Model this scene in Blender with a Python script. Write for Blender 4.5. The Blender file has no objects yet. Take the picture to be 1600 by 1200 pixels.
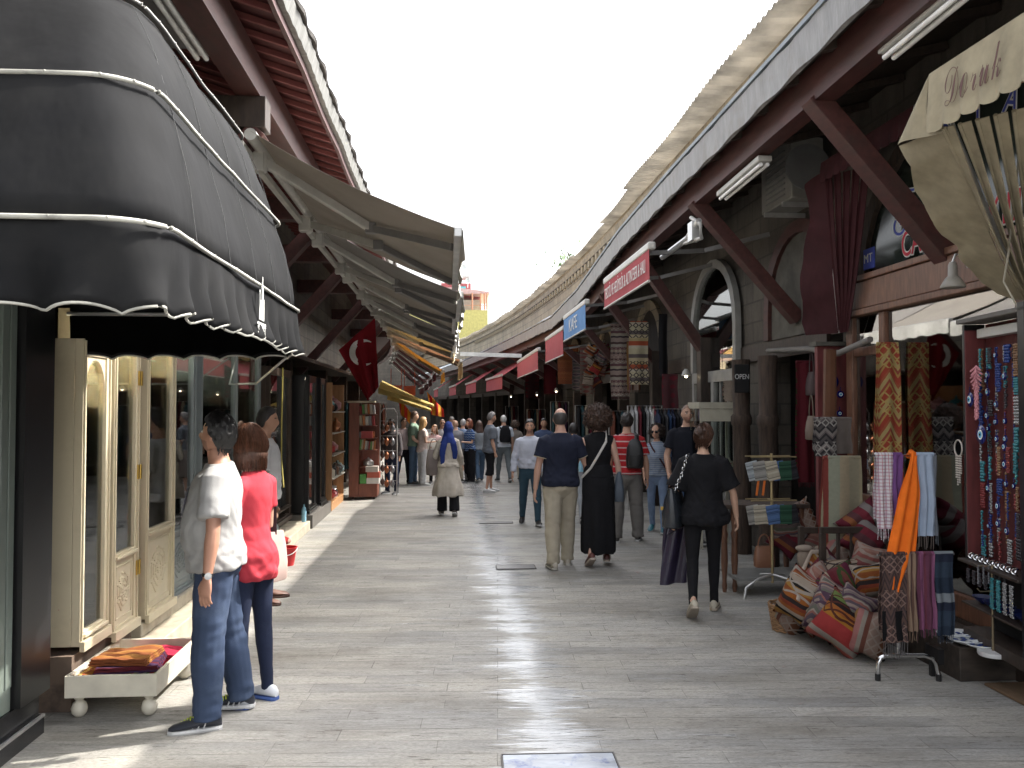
import bpy, math, random
from mathutils import Vector as V, Matrix, noise
R = math.radians
rnd = random.Random(7)
SC = bpy.context.scene
COL = SC.collection

# ---------------------------------------------------------------- camera
F, HC = 1300.0, 1.78
cam = bpy.data.cameras.new('camera')
camo = bpy.data.objects.new('camera', cam)
COL.objects.link(camo)
cam.sensor_width = 36.0
cam.lens = 36.0 * F / 1600
cam.clip_start = 0.05
cam.clip_end = 2000
camo.location = (0, 0, HC)
YAW, PITCH = math.atan(100 / F), math.atan(36 / F)
camo.rotation_euler = (math.pi / 2 + PITCH, 0, -YAW)
SC.camera = camo
SC.render.resolution_x, SC.render.resolution_y = 1024, 768
ROT = camo.rotation_euler.to_matrix()

# ---------------------------------------------------------------- sky and sun
SUN = V((1.0, 0.36, 1.22)).normalized()
w = bpy.data.worlds.new('World')
SC.world = w
w.use_nodes = True
nt = w.node_tree
nt.nodes.clear()
sky = nt.nodes.new('ShaderNodeTexSky')
sky.sky_type = 'NISHITA'
sky.sun_disc = False
sky.sun_elevation = math.asin(SUN.z)
sky.sun_rotation = math.atan2(SUN.x, SUN.y)
sky.air_density = 1.0
sky.dust_density = 7.0
sky.ozone_density = 0.6
hs = nt.nodes.new('ShaderNodeHueSaturation')
hs.inputs['Saturation'].default_value = 0.22
hs.inputs['Value'].default_value = 1.15
bg = nt.nodes.new('ShaderNodeBackground')
bg.inputs['Strength'].default_value = 0.15
wo = nt.nodes.new('ShaderNodeOutputWorld')
nt.links.new(sky.outputs[0], hs.inputs['Color'])
nt.links.new(hs.outputs[0], bg.inputs['Color'])
nt.links.new(bg.outputs[0], wo.inputs['Surface'])
sl = bpy.data.lights.new('sun', 'SUN')
sl.energy = 2.0
sl.angle = R(0.6)
sl.color = (1.0, 0.95, 0.86)
so = bpy.data.objects.new('sun', sl)
COL.objects.link(so)
so.location = (20, 5, 25)
so.rotation_euler = SUN.to_track_quat('Z', 'Y').to_euler()
SC.view_settings.view_transform = 'Standard'
SC.view_settings.look = 'None'
SC.view_settings.gamma = 1.0
SC.view_settings.exposure = 2.15
SC.cycles.max_bounces = 8
SC.cycles.diffuse_bounces = 4
SC.cycles.glossy_bounces = 4
SC.cycles.transparent_max_bounces = 16
SC.cycles.use_denoising = True

# ---------------------------------------------------------------- picture -> place
def ray(px, py):
    return ROT @ V(((px - 800) / F, (600 - py) / F, -1.0))
def AY(px, py, Y):
    d = ray(px, py); t = Y / d.y
    return V((d.x * t, Y, HC + d.z * t))
def AX(px, py, X):
    d = ray(px, py); t = X / d.x
    return V((X, d.y * t, HC + d.z * t))
def AG(px, py, Z=0.0):
    d = ray(px, py); t = (Z - HC) / d.z
    return V((d.x * t, d.y * t, Z))

# ---------------------------------------------------------------- materials
MC = {}
def nodes(name):
    m = bpy.data.materials.new(name)
    m.use_nodes = True
    n = m.node_tree
    n.nodes.clear()
    out = n.nodes.new('ShaderNodeOutputMaterial')
    b = n.nodes.new('ShaderNodeBsdfPrincipled')
    n.links.new(b.outputs[0], out.inputs[0])
    return m, n, b, out
class NB:
    """tiny node builder"""
    def __init__(s, n): s.n = n
    def val(s, node, i, x):
        if isinstance(x, bpy.types.NodeSocket): s.n.links.new(x, node.inputs[i])
        elif x is not None: node.inputs[i].default_value = x
    def math(s, op, a, b=None, c=None):
        k = s.n.nodes.new('ShaderNodeMath'); k.operation = op
        for i, x in enumerate((a, b, c)):
            if x is not None: s.val(k, i, x)
        return k.outputs[0]
    def coord(s, kind='Object'):
        return s.n.nodes.new('ShaderNodeTexCoord').outputs[kind]
    def sep(s, v):
        k = s.n.nodes.new('ShaderNodeSeparateXYZ'); s.n.links.new(v, k.inputs[0]); return k.outputs
    def comb(s, x, y, z):
        k = s.n.nodes.new('ShaderNodeCombineXYZ')
        for i, a in enumerate((x, y, z)): s.val(k, i, a)
        return k.outputs[0]
    def map(s, v, sc=(1, 1, 1), loc=(0, 0, 0), rot=(0, 0, 0)):
        k = s.n.nodes.new('ShaderNodeMapping'); s.n.links.new(v, k.inputs[0])
        k.inputs['Scale'].default_value = sc; k.inputs['Location'].default_value = loc; k.inputs['Rotation'].default_value = rot
        return k.outputs[0]
    def noise(s, v, scale, detail=3, rough=0.55, dist=0.0):
        k = s.n.nodes.new('ShaderNodeTexNoise'); s.n.links.new(v, k.inputs['Vector'])
        k.inputs['Scale'].default_value = scale; k.inputs['Detail'].default_value = detail
        k.inputs['Roughness'].default_value = rough; k.inputs['Distortion'].default_value = dist
        return k.outputs['Fac']
    def ramp(s, f, stops, interp='LINEAR'):
        k = s.n.nodes.new('ShaderNodeValToRGB'); s.n.links.new(f, k.inputs[0])
        r = k.color_ramp; r.interpolation = interp
        while len(r.elements) < len(stops): r.elements.new(0.5)
        while len(r.elements) > len(stops): r.elements.remove(r.elements[-1])
        for e, (p, c) in zip(r.elements, stops):
            e.position = p
            e.color = (c, c, c, 1) if isinstance(c, (int, float)) else (*c, 1)
        return k.outputs[0]
    def mix(s, f, a, b, mode='MIX'):
        k = s.n.nodes.new('ShaderNodeMix'); k.data_type = 'RGBA'; k.blend_type = mode
        s.val(k, 0, f)
        for i, x in ((6, a), (7, b)):
            if isinstance(x, bpy.types.NodeSocket): s.n.links.new(x, k.inputs[i])
            else: k.inputs[i].default_value = (*x, 1)
        return k.outputs[2]
    def bump(s, h, strength, dist, b):
        k = s.n.nodes.new('ShaderNodeBump'); s.n.links.new(h, k.inputs['Height'])
        k.inputs['Strength'].default_value = strength; k.inputs['Distance'].default_value = dist
        s.n.links.new(k.outputs[0], b.inputs['Normal'])

def mat(name, col, rough=0.7, metal=0.0, var=0.12, vs=6.0, bump=0.15, bs=60.0, bd=0.003, stretch=(1, 1, 1), dirt=None, spec=0.5, sheen=0.0):
    if name in MC: return MC[name]
    m, n, b, o = nodes(name); k = NB(n)
    c = k.map(k.coord(), stretch)
    f = k.noise(c, vs, 4)
    lo = tuple(max(0, x * (1 - var * 1.6)) for x in col); hi = tuple(min(1, x * (1 + var * 1.6)) for x in col)
    cc = k.mix(k.ramp(f, [(0.25, 0.0), (0.75, 1.0)]), lo, hi)
    if dirt:
        g = k.noise(k.coord(), dirt[1], 5, 0.65)
        cc = k.mix(k.ramp(g, [(0.52, 0.0), (0.68, dirt[2])]), cc, dirt[0])
    n.links.new(cc, b.inputs['Base Color'])
    b.inputs['Roughness'].default_value = rough
    b.inputs['Metallic'].default_value = metal
    b.inputs['Specular IOR Level'].default_value = spec
    if sheen: b.inputs['Sheen Weight'].default_value = sheen
    if bump: k.bump(k.noise(c, bs, 3), bump, bd, b)
    MC[name] = m
    return m
def fabric(name, col, var=0.08, **kw):
    kw.setdefault('rough', 0.9); kw.setdefault('bs', 260.0); kw.setdefault('bump', 0.3); kw.setdefault('spec', 0.2)
    return mat(name, col, var=var, vs=9.0, **kw)
def translucent(name, col, amount=0.35, var=0.08, stripes=None, dirtc=None):
    if name in MC: return MC[name]
    m, n, b, o = nodes(name); k = NB(n)
    f = k.noise(k.map(k.coord(), (1, 1, 1)), 2.2, 5)
    cc = k.mix(k.ramp(f, [(0.3, 0.0), (0.7, 1.0)]), tuple(x * (1 - var * 1.8) for x in col), tuple(min(1, x * (1 + var)) for x in col))
    if stripes:
        s = k.sep(k.coord())[1]
        g = k.math('GREATER_THAN', k.math('FRACT', k.math('MULTIPLY', s, stripes[0])), 0.5)
        cc = k.mix(g, cc, stripes[1])
    n.links.new(cc, b.inputs['Base Color']); b.inputs['Roughness'].default_value = 0.85
    b.inputs['Specular IOR Level'].default_value = 0.2
    t = n.nodes.new('ShaderNodeBsdfTranslucent'); n.links.new(cc, t.inputs[0])
    x = n.nodes.new('ShaderNodeMixShader'); x.inputs[0].default_value = amount
    n.links.new(b.outputs[0], x.inputs[1]); n.links.new(t.outputs[0], x.inputs[2]); n.links.new(x.outputs[0], o.inputs[0])
    k.bump(k.noise(k.coord(), 5.0, 3), 0.25, 0.02, b)
    MC[name] = m
    return m
def glass(name='window_glass', tint=(0.9, 0.95, 0.93), refl=1.5):
    if name in MC: return MC[name]
    m = bpy.data.materials.new(name); m.use_nodes = True; n = m.node_tree; n.nodes.clear()
    o = n.nodes.new('ShaderNodeOutputMaterial'); g = n.nodes.new('ShaderNodeBsdfGlossy'); t = n.nodes.new('ShaderNodeBsdfTransparent')
    t.inputs[0].default_value = (*tint, 1); g.inputs['Roughness'].default_value = 0.02
    fr = n.nodes.new('ShaderNodeFresnel'); fr.inputs[0].default_value = refl
    k = NB(n)
    f = k.math('MINIMUM', k.math('MULTIPLY', fr.outputs[0], 1.7), 0.95)
    x = n.nodes.new('ShaderNodeMixShader'); n.links.new(f, x.inputs[0])
    n.links.new(t.outputs[0], x.inputs[1]); n.links.new(g.outputs[0], x.inputs[2]); n.links.new(x.outputs[0], o.inputs[0])
    MC[name] = m
    return m
def emit(name, col, s):
    if name in MC: return MC[name]
    m, n, b, o = nodes(name)
    b.inputs['Base Color'].default_value = (*col, 1)
    b.inputs['Emission Color'].default_value = (*col, 1); b.inputs['Emission Strength'].default_value = s
    MC[name] = m
    return m
def stripes_mat(name, cols, freq, axis=0, zig=0.0, zk=8.0, motif=None, rough=0.9, off=0.0, seed=0):
    """woven cloth: bands of colour along one local axis, optional zigzag and diamond motifs"""
    if name in MC: return MC[name]
    m, n, b, o = nodes(name); k = NB(n)
    s = k.sep(k.coord()); a = s[axis]; c = s[(axis + 1) % 3] if axis != 2 else s[0]
    pp = k.math('PINGPONG', k.math('MULTIPLY', c, zk), 0.5)
    t = k.math('ADD', k.math('MULTIPLY', a, freq), off)
    if zig: t = k.math('ADD', t, k.math('MULTIPLY', pp, zig))
    t = k.math('ADD', t, k.math('MULTIPLY', k.noise(k.coord(), 14, 2), 0.02))
    t = k.math('FRACT', t)
    q = random.Random(seed); ps = sorted(q.random() for _ in range(len(cols) - 1))
    ps = [0.0] + [0.35 * p + 0.65 * (i + 1) / len(cols) for i, p in enumerate(ps)]
    cc = k.ramp(t, list(zip(ps, cols)), 'CONSTANT')
    if motif:
        mc, mk, mth = motif
        d1 = k.math('PINGPONG', k.math('MULTIPLY', a, mk), 0.5); d2 = k.math('PINGPONG', k.math('MULTIPLY', c, mk), 0.5)
        dd = k.math('ADD', d1, d2)
        ring = k.math('MULTIPLY', k.math('GREATER_THAN', dd, mth), k.math('LESS_THAN', dd, mth + 0.22))
        ban = k.math('LESS_THAN', k.math('FRACT', k.math('MULTIPLY', a, freq * 0.5)), 0.5)
        cc = k.mix(k.math('MULTIPLY', ring, ban), cc, mc)
    f = k.noise(k.coord(), 40, 3)
    cc = k.mix(0.35, cc, k.mix(f, (0.25, 0.25, 0.25), (1, 1, 1)), 'MULTIPLY')
    n.links.new(cc, b.inputs['Base Color']); b.inputs['Roughness'].default_value = rough
    b.inputs['Specular IOR Level'].default_value = 0.2
    k.bump(k.noise(k.map(k.coord(), (1, 1, 1)), 220, 2), 0.4, 0.003, b)
    MC[name] = m
    return m

# ---------------------------------------------------------------- mesh builder
class MB:
    def __init__(s): s.v = []; s.f = []; s.m = []; s.cur = 0
    def add(s, vs, fs):
        o = len(s.v); s.v += [V(p) for p in vs]; s.f += [tuple(o + i for i in f) for f in fs]; s.m += [s.cur] * len(fs); return s
    def box(s, c, d, M=None):
        x, y, z = d[0] / 2, d[1] / 2, d[2] / 2
        vs = [V((a * x, b_ * y, e * z)) for a in (-1, 1) for b_ in (-1, 1) for e in (-1, 1)]
        if M is not None: vs = [M @ p for p in vs]
        vs = [p + V(c) for p in vs]
        return s.add(vs, [(0, 1, 3, 2), (4, 6, 7, 5), (0, 4, 5, 1), (2, 3, 7, 6), (0, 2, 6, 4), (1, 5, 7, 3)])
    def bbox(s, a, b_):
        a, b_ = V(a), V(b_); return s.box((a + b_) / 2, [abs(q) for q in (b_ - a)])
    def bar(s, a, b_, wd, ht, up=(0, 0, 1)):
        a, b_ = V(a), V(b_); d = (b_ - a); L = d.length; d.normalize(); u = V(up)
        if abs(d.dot(u)) > 0.98: u = V((0, 1, 0))
        r = d.cross(u).normalized(); u = r.cross(d)
        M = Matrix((r, d, u)).transposed()
        return s.box((a + b_) / 2, (wd, L, ht), M)
    def tube(s, pts, rad, n=12, ref=(0, 1, 0), cap=True):
        pts = [V(p) for p in pts]; N = len(pts); rings = []
        ref = V(ref)
        for i, p in enumerate(pts):
            d = (pts[min(i + 1, N - 1)] - pts[max(i - 1, 0)])
            d = d.normalized() if d.length > 1e-9 else V((0, 0, 1))
            rf = ref if abs(d.dot(ref)) < 0.95 else V((1, 0, 0.01)).normalized()
            a = d.cross(rf).normalized(); b_ = a.cross(d)
            r = rad[i] if isinstance(rad, (list, tuple)) else rad
            rx, ry = r if isinstance(r, (list, tuple)) else (r, r)
            rings.append([p + a * (rx * math.cos(t * 2 * math.pi / n)) + b_ * (ry * math.sin(t * 2 * math.pi / n)) for t in range(n)])
        return s.loft(rings, cap)
    def loft(s, rings, cap=True, close=True):
        n = len(rings[0]); vs = [p for r in rings for p in r]; fs = []
        for i in range(len(rings) - 1):
            for j in range(n if close else n - 1):
                a, b_ = i * n + j, i * n + (j + 1) % n
                fs.append((a, b_, b_ + n, a + n))
        if cap and close:
            fs.append(tuple(range(n))[::-1]); fs.append(tuple((len(rings) - 1) * n + j for j in range(n)))
        return s.add(vs, fs)
    def sphere(s, c, r, n=14, m=9, fn=None, M=None):
        c = V(c); r = V(r) if isinstance(r, (tuple, list, V)) else V((r, r, r)); rings = []
        for i in range(1, m):
            th = math.pi * i / m; ring = []
            for j in range(n):
                ph = 2 * math.pi * j / n
                d = V((math.sin(th) * math.cos(ph), math.sin(th) * math.sin(ph), -math.cos(th)))
                p = fn(d) if fn else V((d.x * r.x, d.y * r.y, d.z * r.z))
                if M is not None: p = M @ p
                ring.append(c + p)
            rings.append(ring)
        o = len(s.v); s.loft(rings, False)
        e = []
        for d in (V((0, 0, -1)), V((0, 0, 1))):
            p = fn(d) if fn else V((0, 0, d.z * r.z))
            if M is not None: p = M @ p
            e.append(c + p)
        q = len(s.v); s.v += e
        for j in range(n):
            s.f.append((q, o + (j + 1) % n, o + j)); s.m.append(s.cur)
            b_ = o + (m - 2) * n; s.f.append((q + 1, b_ + j, b_ + (j + 1) % n)); s.m.append(s.cur)
        return s
    def lathe(s, prof, c=(0, 0, 0), n=20, M=None):
        rings = []
        for r, z in prof:
            ring = [V((r * math.cos(2 * math.pi * j / n), r * math.sin(2 * math.pi * j / n), z)) for j in range(n)]
            if M is not None: ring = [M @ p for p in ring]
            rings.append([p + V(c) for p in ring])
        return s.loft(rings, True)
    def prism(s, poly, d):
        """closed polygon (3D points) pushed along vector d"""
        n = len(poly); poly = [V(p) for p in poly]; d = V(d)
        return s.add(poly + [p + d for p in poly], [tuple(range(n))[::-1], tuple(range(n, 2 * n))] + [(i, (i + 1) % n, n + (i + 1) % n, n + i) for i in range(n)])
    def sheet(s, fn, nu, nv, th=0.004):
        """thick sheet from fn(u,v)->point"""
        g = [[V(fn(i / nu, j / nv)) for j in range(nv + 1)] for i in range(nu + 1)]
        nn = [[None] * (nv + 1) for _ in range(nu + 1)]
        for i in range(nu + 1):
            for j in range(nv + 1):
                a = g[min(i + 1, nu)][j] - g[max(i - 1, 0)][j]; b_ = g[i][min(j + 1, nv)] - g[i][max(j - 1, 0)]
                q = a.cross(b_); nn[i][j] = q.normalized() if q.length > 1e-12 else V((0, 0, 1))
        W = nv + 1; T = (nu + 1) * W
        vs = [g[i][j] + nn[i][j] * th / 2 for i in range(nu + 1) for j in range(W)] + [g[i][j] - nn[i][j] * th / 2 for i in range(nu + 1) for j in range(W)]
        fs = []
        for i in range(nu):
            for j in range(nv):
                a = i * W + j; q = (a, a + W, a + W + 1, a + 1)
                fs.append(q); fs.append(tuple(T + x for x in q[::-1]))
        for i in range(nu):
            a = i * W; fs.append((a + W, a, T + a, T + a + W)); a = i * W + nv; fs.append((a, a + W, T + a + W, T + a))
        for j in range(nv):
            a = j; fs.append((a, a + 1, T + a + 1, T + a)); a = nu * W + j; fs.append((a + 1, a, T + a, T + a + 1))
        return s.add(vs, fs)
    def mesh(s, name, off=V((0, 0, 0))):
        me = bpy.data.meshes.new(name); me.from_pydata([tuple(p - off) for p in s.v], [], s.f)
        me.polygons.foreach_set('material_index', s.m)
        return me
    def build(s, name, mats, parent=None, smooth=False, M=None, bevel=0.0, fixn=True):
        mats = mats if isinstance(mats, (list, tuple)) else [mats]
        if M is not None: off = V((0, 0, 0))
        elif parent is not None: off = worldloc(parent)
        else:
            xs = [p.x for p in s.v]; ys = [p.y for p in s.v]; zs = [p.z for p in s.v]
            off = V(((min(xs) + max(xs)) / 2, (min(ys) + max(ys)) / 2, min(zs)))
        me = s.mesh(name, off)
        for m in mats: me.materials.append(m)
        if fixn: fix_normals(me)
        if smooth:
            me.polygons.foreach_set('use_smooth', [True] * len(me.polygons))
            me.set_sharp_from_angle(angle=R(50))
        o = bpy.data.objects.new(name, me); COL.objects.link(o)
        if parent is not None: o.parent = parent
        if M is not None: o.matrix_basis = M if parent is None else Matrix.Translation(-worldloc(parent)) @ M
        elif parent is None: o.location = off
        if bevel:
            md = o.modifiers.new('bevel', 'BEVEL'); md.width = bevel; md.segments = 2; md.limit_method = 'ANGLE'; md.angle_limit = R(40)
        return o
import bmesh
def fix_normals(me):
    bm = bmesh.new(); bm.from_mesh(me); bmesh.ops.recalc_face_normals(bm, faces=bm.faces); bm.to_mesh(me); bm.free()
def worldloc(o):
    p = V((0, 0, 0))
    while o is not None: p = p + o.location; o = o.parent
    return p
def tag(o, label=None, cat=None, group=None, kind=None):
    if label: o['label'] = label
    if cat: o['category'] = cat
    if group: o['group'] = group
    if kind: o['kind'] = kind
    return o
def empty(name, loc, label=None, cat=None, group=None, rz=0.0):
    o = bpy.data.objects.new(name, None); COL.objects.link(o); o.location = loc; o.rotation_euler = (0, 0, rz)
    o.empty_display_size = 0.1
    return tag(o, label, cat, group)
KIDS = {}
def copy_tree(o, parent=None):
    c = o.copy(); COL.objects.link(c); c.parent = parent
    for ch in [x for x in COL.objects if x.parent == o]: copy_tree(ch, c)
    return c
def remeshed(mb, name, voxel, smooth=2, disp=None, mats=()):
    me = mb.mesh(name); o = bpy.data.objects.new('tmp', me); COL.objects.link(o)
    md = o.modifiers.new('r', 'REMESH'); md.mode = 'VOXEL'; md.voxel_size = voxel; md.adaptivity = 0
    dg = bpy.context.evaluated_depsgraph_get(); dg.update()
    out = bpy.data.meshes.new_from_object(o.evaluated_get(dg))
    bpy.data.objects.remove(o); out.name = name
    bm = bmesh.new(); bm.from_mesh(out)
    for _ in range(smooth): bmesh.ops.smooth_vert(bm, verts=bm.verts, factor=0.5, use_axis_x=True, use_axis_y=True, use_axis_z=True)
    if disp:
        bm.normal_update()
        for v in bm.verts:
            v.co += v.normal * disp(v.co, v.normal)
    bm.to_mesh(out); bm.free()
    out.materials.clear()
    for m in mats: out.materials.append(m)
    out.polygons.foreach_set('use_smooth', [True] * len(out.polygons))
    return out
def textmesh(body, size, extr=0.002, shear=0.0, spacing=1.0, bevel=0.0):
    c = bpy.data.curves.new('t', 'FONT'); c.body = body; c.size = size; c.extrude = extr; c.shear = shear; c.space_character = spacing
    c.offset = bevel
    c.align_x = 'CENTER'; c.align_y = 'CENTER'
    o = bpy.data.objects.new('t', c); COL.objects.link(o)
    dg = bpy.context.evaluated_depsgraph_get(); dg.update()
    me = bpy.data.meshes.new_from_object(o.evaluated_get(dg)); bpy.data.objects.remove(o)
    return me
def basis(o, x, y):
    x = V(x).normalized(); y = V(y).normalized(); z = x.cross(y).normalized(); y = z.cross(x)
    M = Matrix((x, y, z)).transposed().to_4x4(); M.translation = V(o); return M
def lettering(body, size, o, x, y, m, parent, sx=1.0, name='lettering', **kw):
    me = textmesh(body, size, **kw); me.materials.clear(); me.materials.append(m)
    M = basis(o, x, y) @ Matrix.Diagonal((sx, 1, 1, 1))
    ob = bpy.data.objects.new(name, me); COL.objects.link(ob)
    if parent is not None: ob.parent = parent; M = Matrix.Translation(-worldloc(parent)) @ M
    ob.matrix_basis = M
    return ob
def fbm(p, s=1.0): return noise.noise(V(p) * s)

# ================================================================ PEOPLE
def smst(a, b_, x):
    t = max(0.0, min(1.0, (x - a) / (b_ - a))); return t * t * (3 - 2 * t)
def gs(x, s_): return math.exp(-(x / s_) ** 2)
MAN = [(0.80, .120, .095, -.005), (0.87, .160, .112, -.008), (0.95, .168, .115, -.008), (1.03, .156, .112, .004), (1.12, .156, .114, .012), (1.24, .172, .120, .008), (1.34, .180, .116, .0), (1.40, .172, .098, -.006), (1.44, .134, .084, -.012), (1.475, .094, .070, -.012), (1.505, .066, .063, -.006), (1.56, .057, .060, .004)]
WOM = [(0.80, .125, .100, -.008), (0.87, .168, .118, -.014), (0.95, .172, .116, -.010), (1.03, .142, .100, .002), (1.12, .130, .096, .010), (1.24, .146, .122, .022), (1.34, .156, .108, .006), (1.40, .150, .088, -.006), (1.44, .114, .074, -.012), (1.475, .078, .060, -.012), (1.505, .054, .054, -.006), (1.56, .047, .051, .004)]
def prof(tab, z):
    if z <= tab[0][0]: return tab[0][1:]
    for a, b_ in zip(tab, tab[1:]):
        if z <= b_[0]:
            t = (z - a[0]) / (b_[0] - a[0]); return tuple(a[i] + (b_[i] - a[i]) * t for i in (1, 2, 3))
    return tab[-1][1:]
def headfn(d):
    x, y, z = d.x * .075, d.y * .094, d.z * .118
    t = max(0, -d.z)
    x *= 1 - .34 * t ** 2.0
    if d.y < 0: y *= 1 - .42 * t ** 1.5
    if d.y > 0:
        y *= .93 + .04 * t
        fr = d.y ** 2
        y += fr * (.029 * gs(x, .013) * smst(.022, -.022, z) * smst(-.052, -.034, z))
        y += fr * .005 * gs(z - .028, .012) * gs(x, .05)
        y -= fr * .013 * (gs(x - .031, .017) + gs(x + .031, .017)) * gs(z - .006, .014)
        y += fr * .006 * gs(z + .058, .011) * gs(x, .022)
        y -= fr * .004 * gs(z + .076, .008) * gs(x, .022)
        y += fr * .010 * gs(z + .100, .018) * gs(x, .03)
    return V((x, y, z))
SKINS = {}
def skin(col):
    return mat('skin_%d' % int(col[0] * 1000 + col[2] * 97), col, rough=.55, var=.07, bump=.12, bs=140, bd=.001)
HAIRS = {}
def hairmat(col):
    nm = 'hair_%d_%d' % (int(col[0] * 900), int(col[2] * 900))
    return mat(nm, col, rough=.5, var=.35, vs=30, bump=.9, bs=110, bd=.006, stretch=(1, 1, .18), spec=.5)

def person(label, fx, fy, top, rz, sex='m', legs=((14, 4, 3, 0), (-12, 14, 3, 12)), arms=None, hands=(.5, .5), palms=(None, None), head=(0, 0), lean=0, build=1.0, belly=0.0,
           sk=(.50, .29, .20), hair=('short', (.015, .011, .009)), tops=None, bottom=None, shoes=(.03, .03, .03), sole=(.5, .5, .5), vox=.013, face=False, glasses=False, H=None, belt=None, X0=None, group=None, pos=None, dz=0.0, floor_off=0.0):
    g = AG(fx, fy) if pos is None else V(pos)
    d = g.y
    if H is None:
        H = (fy - top) * (HC / (fy - 636.0))
        tp = AY(fx, top, d); H = tp.z
    s_ = H / 1.765
    rt = empty('person', (g.x, g.y, floor_off), label, 'person', group, R(rz))
    rt.scale = (s_, s_, s_)
    tab = MAN if sex == 'm' else WOM
    sk_m = skin(sk); hr_m = hairmat(hair[1]); bl = build
    def tr(z):
        rx, ry, y = prof(tab, z)
        bz = gs(z - 1.08, .13)
        k = bl if z < 1.44 else 1 + (bl - 1) * .3
        return rx * k + belly * .25 * bz, ry * k + belly * bz * .6, y + belly * bz * .6
    LN = Matrix.Rotation(-R(lean), 3, 'X'); PV = V((0, 0, .95))
    def T(p):
        p = V(p); q = LN @ (p - PV) + PV
        return p.lerp(q, smst(.9, 1.1, p.z))
    # --- legs
    hipx = .088 if sex == 'm' else .092
    L = []
    for i, (hf, kn, ab, fp) in enumerate(legs):
        sx = -1 if i == 0 else 1
        hip = V((sx * hipx, 0, .92))
        u = V((sx * math.sin(R(ab)), math.sin(R(hf)), -math.cos(R(hf)))).normalized()
        kne = hip + u * .43
        w_ = V((sx * math.sin(R(ab)) * .4, math.sin(R(hf - kn)), -math.cos(R(hf - kn)))).normalized()
        ank = kne + w_ * .41
        L.append([hip, kne, ank, fp, sx])
    def toe_low(l):
        an, fp = l[2], R(l[3]); return min(an.z - .085 * math.cos(fp) - .16 * math.sin(fp), an.z - .085 * math.cos(fp) + .06 * math.sin(fp))
    dzz = -min(toe_low(l) for l in L)
    for l in L:
        for j in (0, 1, 2): l[j] = l[j] + V((0, 0, dzz))
    drop = dzz
    def D(p): return T(p) + V((0, 0, drop))
    # --- arms
    if arms is None: arms = (((-.2, .02, -1), (-.05, .2, -1)), ((.2, .02, -1), (.05, .2, -1)))
    shx = (.178 if sex == 'm' else .155) * (1 + (bl - 1) * .6)
    A = []
    for i, (ud, fd) in enumerate(arms):
        sx = -1 if i == 0 else 1
        sh = D((sx * shx, -.006, 1.388)); el = sh + V(ud).normalized() * .285; wr = el + V(fd).normalized() * .25
        A.append([sh, el, wr, V(fd).normalized(), sx])
    # --- the body, one continuous skin
    b = MB()
    zs = [.875, .95, 1.03, 1.12, 1.24, 1.34, 1.40, 1.44, 1.475, 1.505, 1.56]
    b.tube([D((0, tr(z)[2], z)) for z in zs], [(tr(z)[0] * (.93 if z > .9 else .8), tr(z)[1] * (.93 if z > .9 else .8)) for z in zs], 20)
    HM = Matrix.Rotation(R(head[0]), 3, 'Z') @ Matrix.Rotation(R(head[1]), 3, 'X')
    hp = D((0, .004, 1.53)); hc = hp + HM @ V((0, .022, .115))
    near = vox < .011
    b.sphere(hc, 1, 44 if near else 26, 36 if near else 20, fn=lambda q: HM @ headfn(q))
    b.tube([D((0, -.008, 1.46)), hc + HM @ V((0, -.018, -.06))], [.056 if sex == 'm' else .046, .050 if sex == 'm' else .043], 14)
    for sx in (-1, 1):
        b.sphere(hc + HM @ V((sx * .076, -.006, -.006)), (.010, .019, .031), 10, 7, M=HM)
    fk = 1.0 if sex == 'm' else .86
    for (sh, el, wr, fd, sx) in A:
        b.tube([sh + V((-sx * .05, 0, .016)), sh, sh.lerp(el, .35), sh.lerp(el, .75), el, el.lerp(wr, .25), el.lerp(wr, .7), wr], [.050 * fk, .056 * fk, .050 * fk, .041 * fk, .039 * fk, .041 * fk, .031 * fk, .025 * fk], 12)
    for i, (sh, el, wr, fd, sx) in enumerate(A):
        pn = V(palms[i]) if palms[i] is not None else V((-sx, 0, 0))
        pn = (pn - fd * pn.dot(fd)).normalized(); lat = fd.cross(pn)
        if lat.dot(V((0, 1, .7))) < 0: lat = -lat
        hk = 1.0 if sex == 'm' else .9
        b.tube([wr, wr + fd * .03 * hk, wr + fd * .065 * hk, wr + fd * .095 * hk], [(.026 * hk, .019 * hk), (.036 * hk, .017 * hk), (.042 * hk, .015 * hk), (.039 * hk, .012 * hk)], 12, ref=pn)
        if vox < .015:
            cu = hands[i]
            for q, (o_, ln) in enumerate(((.030, .072), (.010, .080), (-.010, .074), (-.029, .058))):
                p = wr + fd * .088 * hk + lat * o_ * hk; an = 0; pts = [p - fd * .02, p]
                for sg, (fr, aa) in enumerate(((.45, 22), (.32, 38), (.25, 30))):
                    an += R(aa * cu * (1 + .12 * q)); dr = fd * math.cos(an) + pn * math.sin(an) + lat * (o_ * 1.5)
                    p = p + dr.normalized() * ln * fr * hk; pts.append(p)
                b.tube(pts, [.009 * hk, .0092 * hk, .0085 * hk, .008 * hk, .0065 * hk], 8)
            p = wr + fd * .02 * hk + lat * .024 * hk
            t1 = p + (fd * .7 + lat * .55 + pn * .25).normalized() * .045 * hk; t2 = t1 + (fd * .95 + lat * .12 + pn * .35).normalized() * .045 * hk
            b.tube([p, t1, t2], [.014 * hk, .0115 * hk, .008 * hk], 8)
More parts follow.
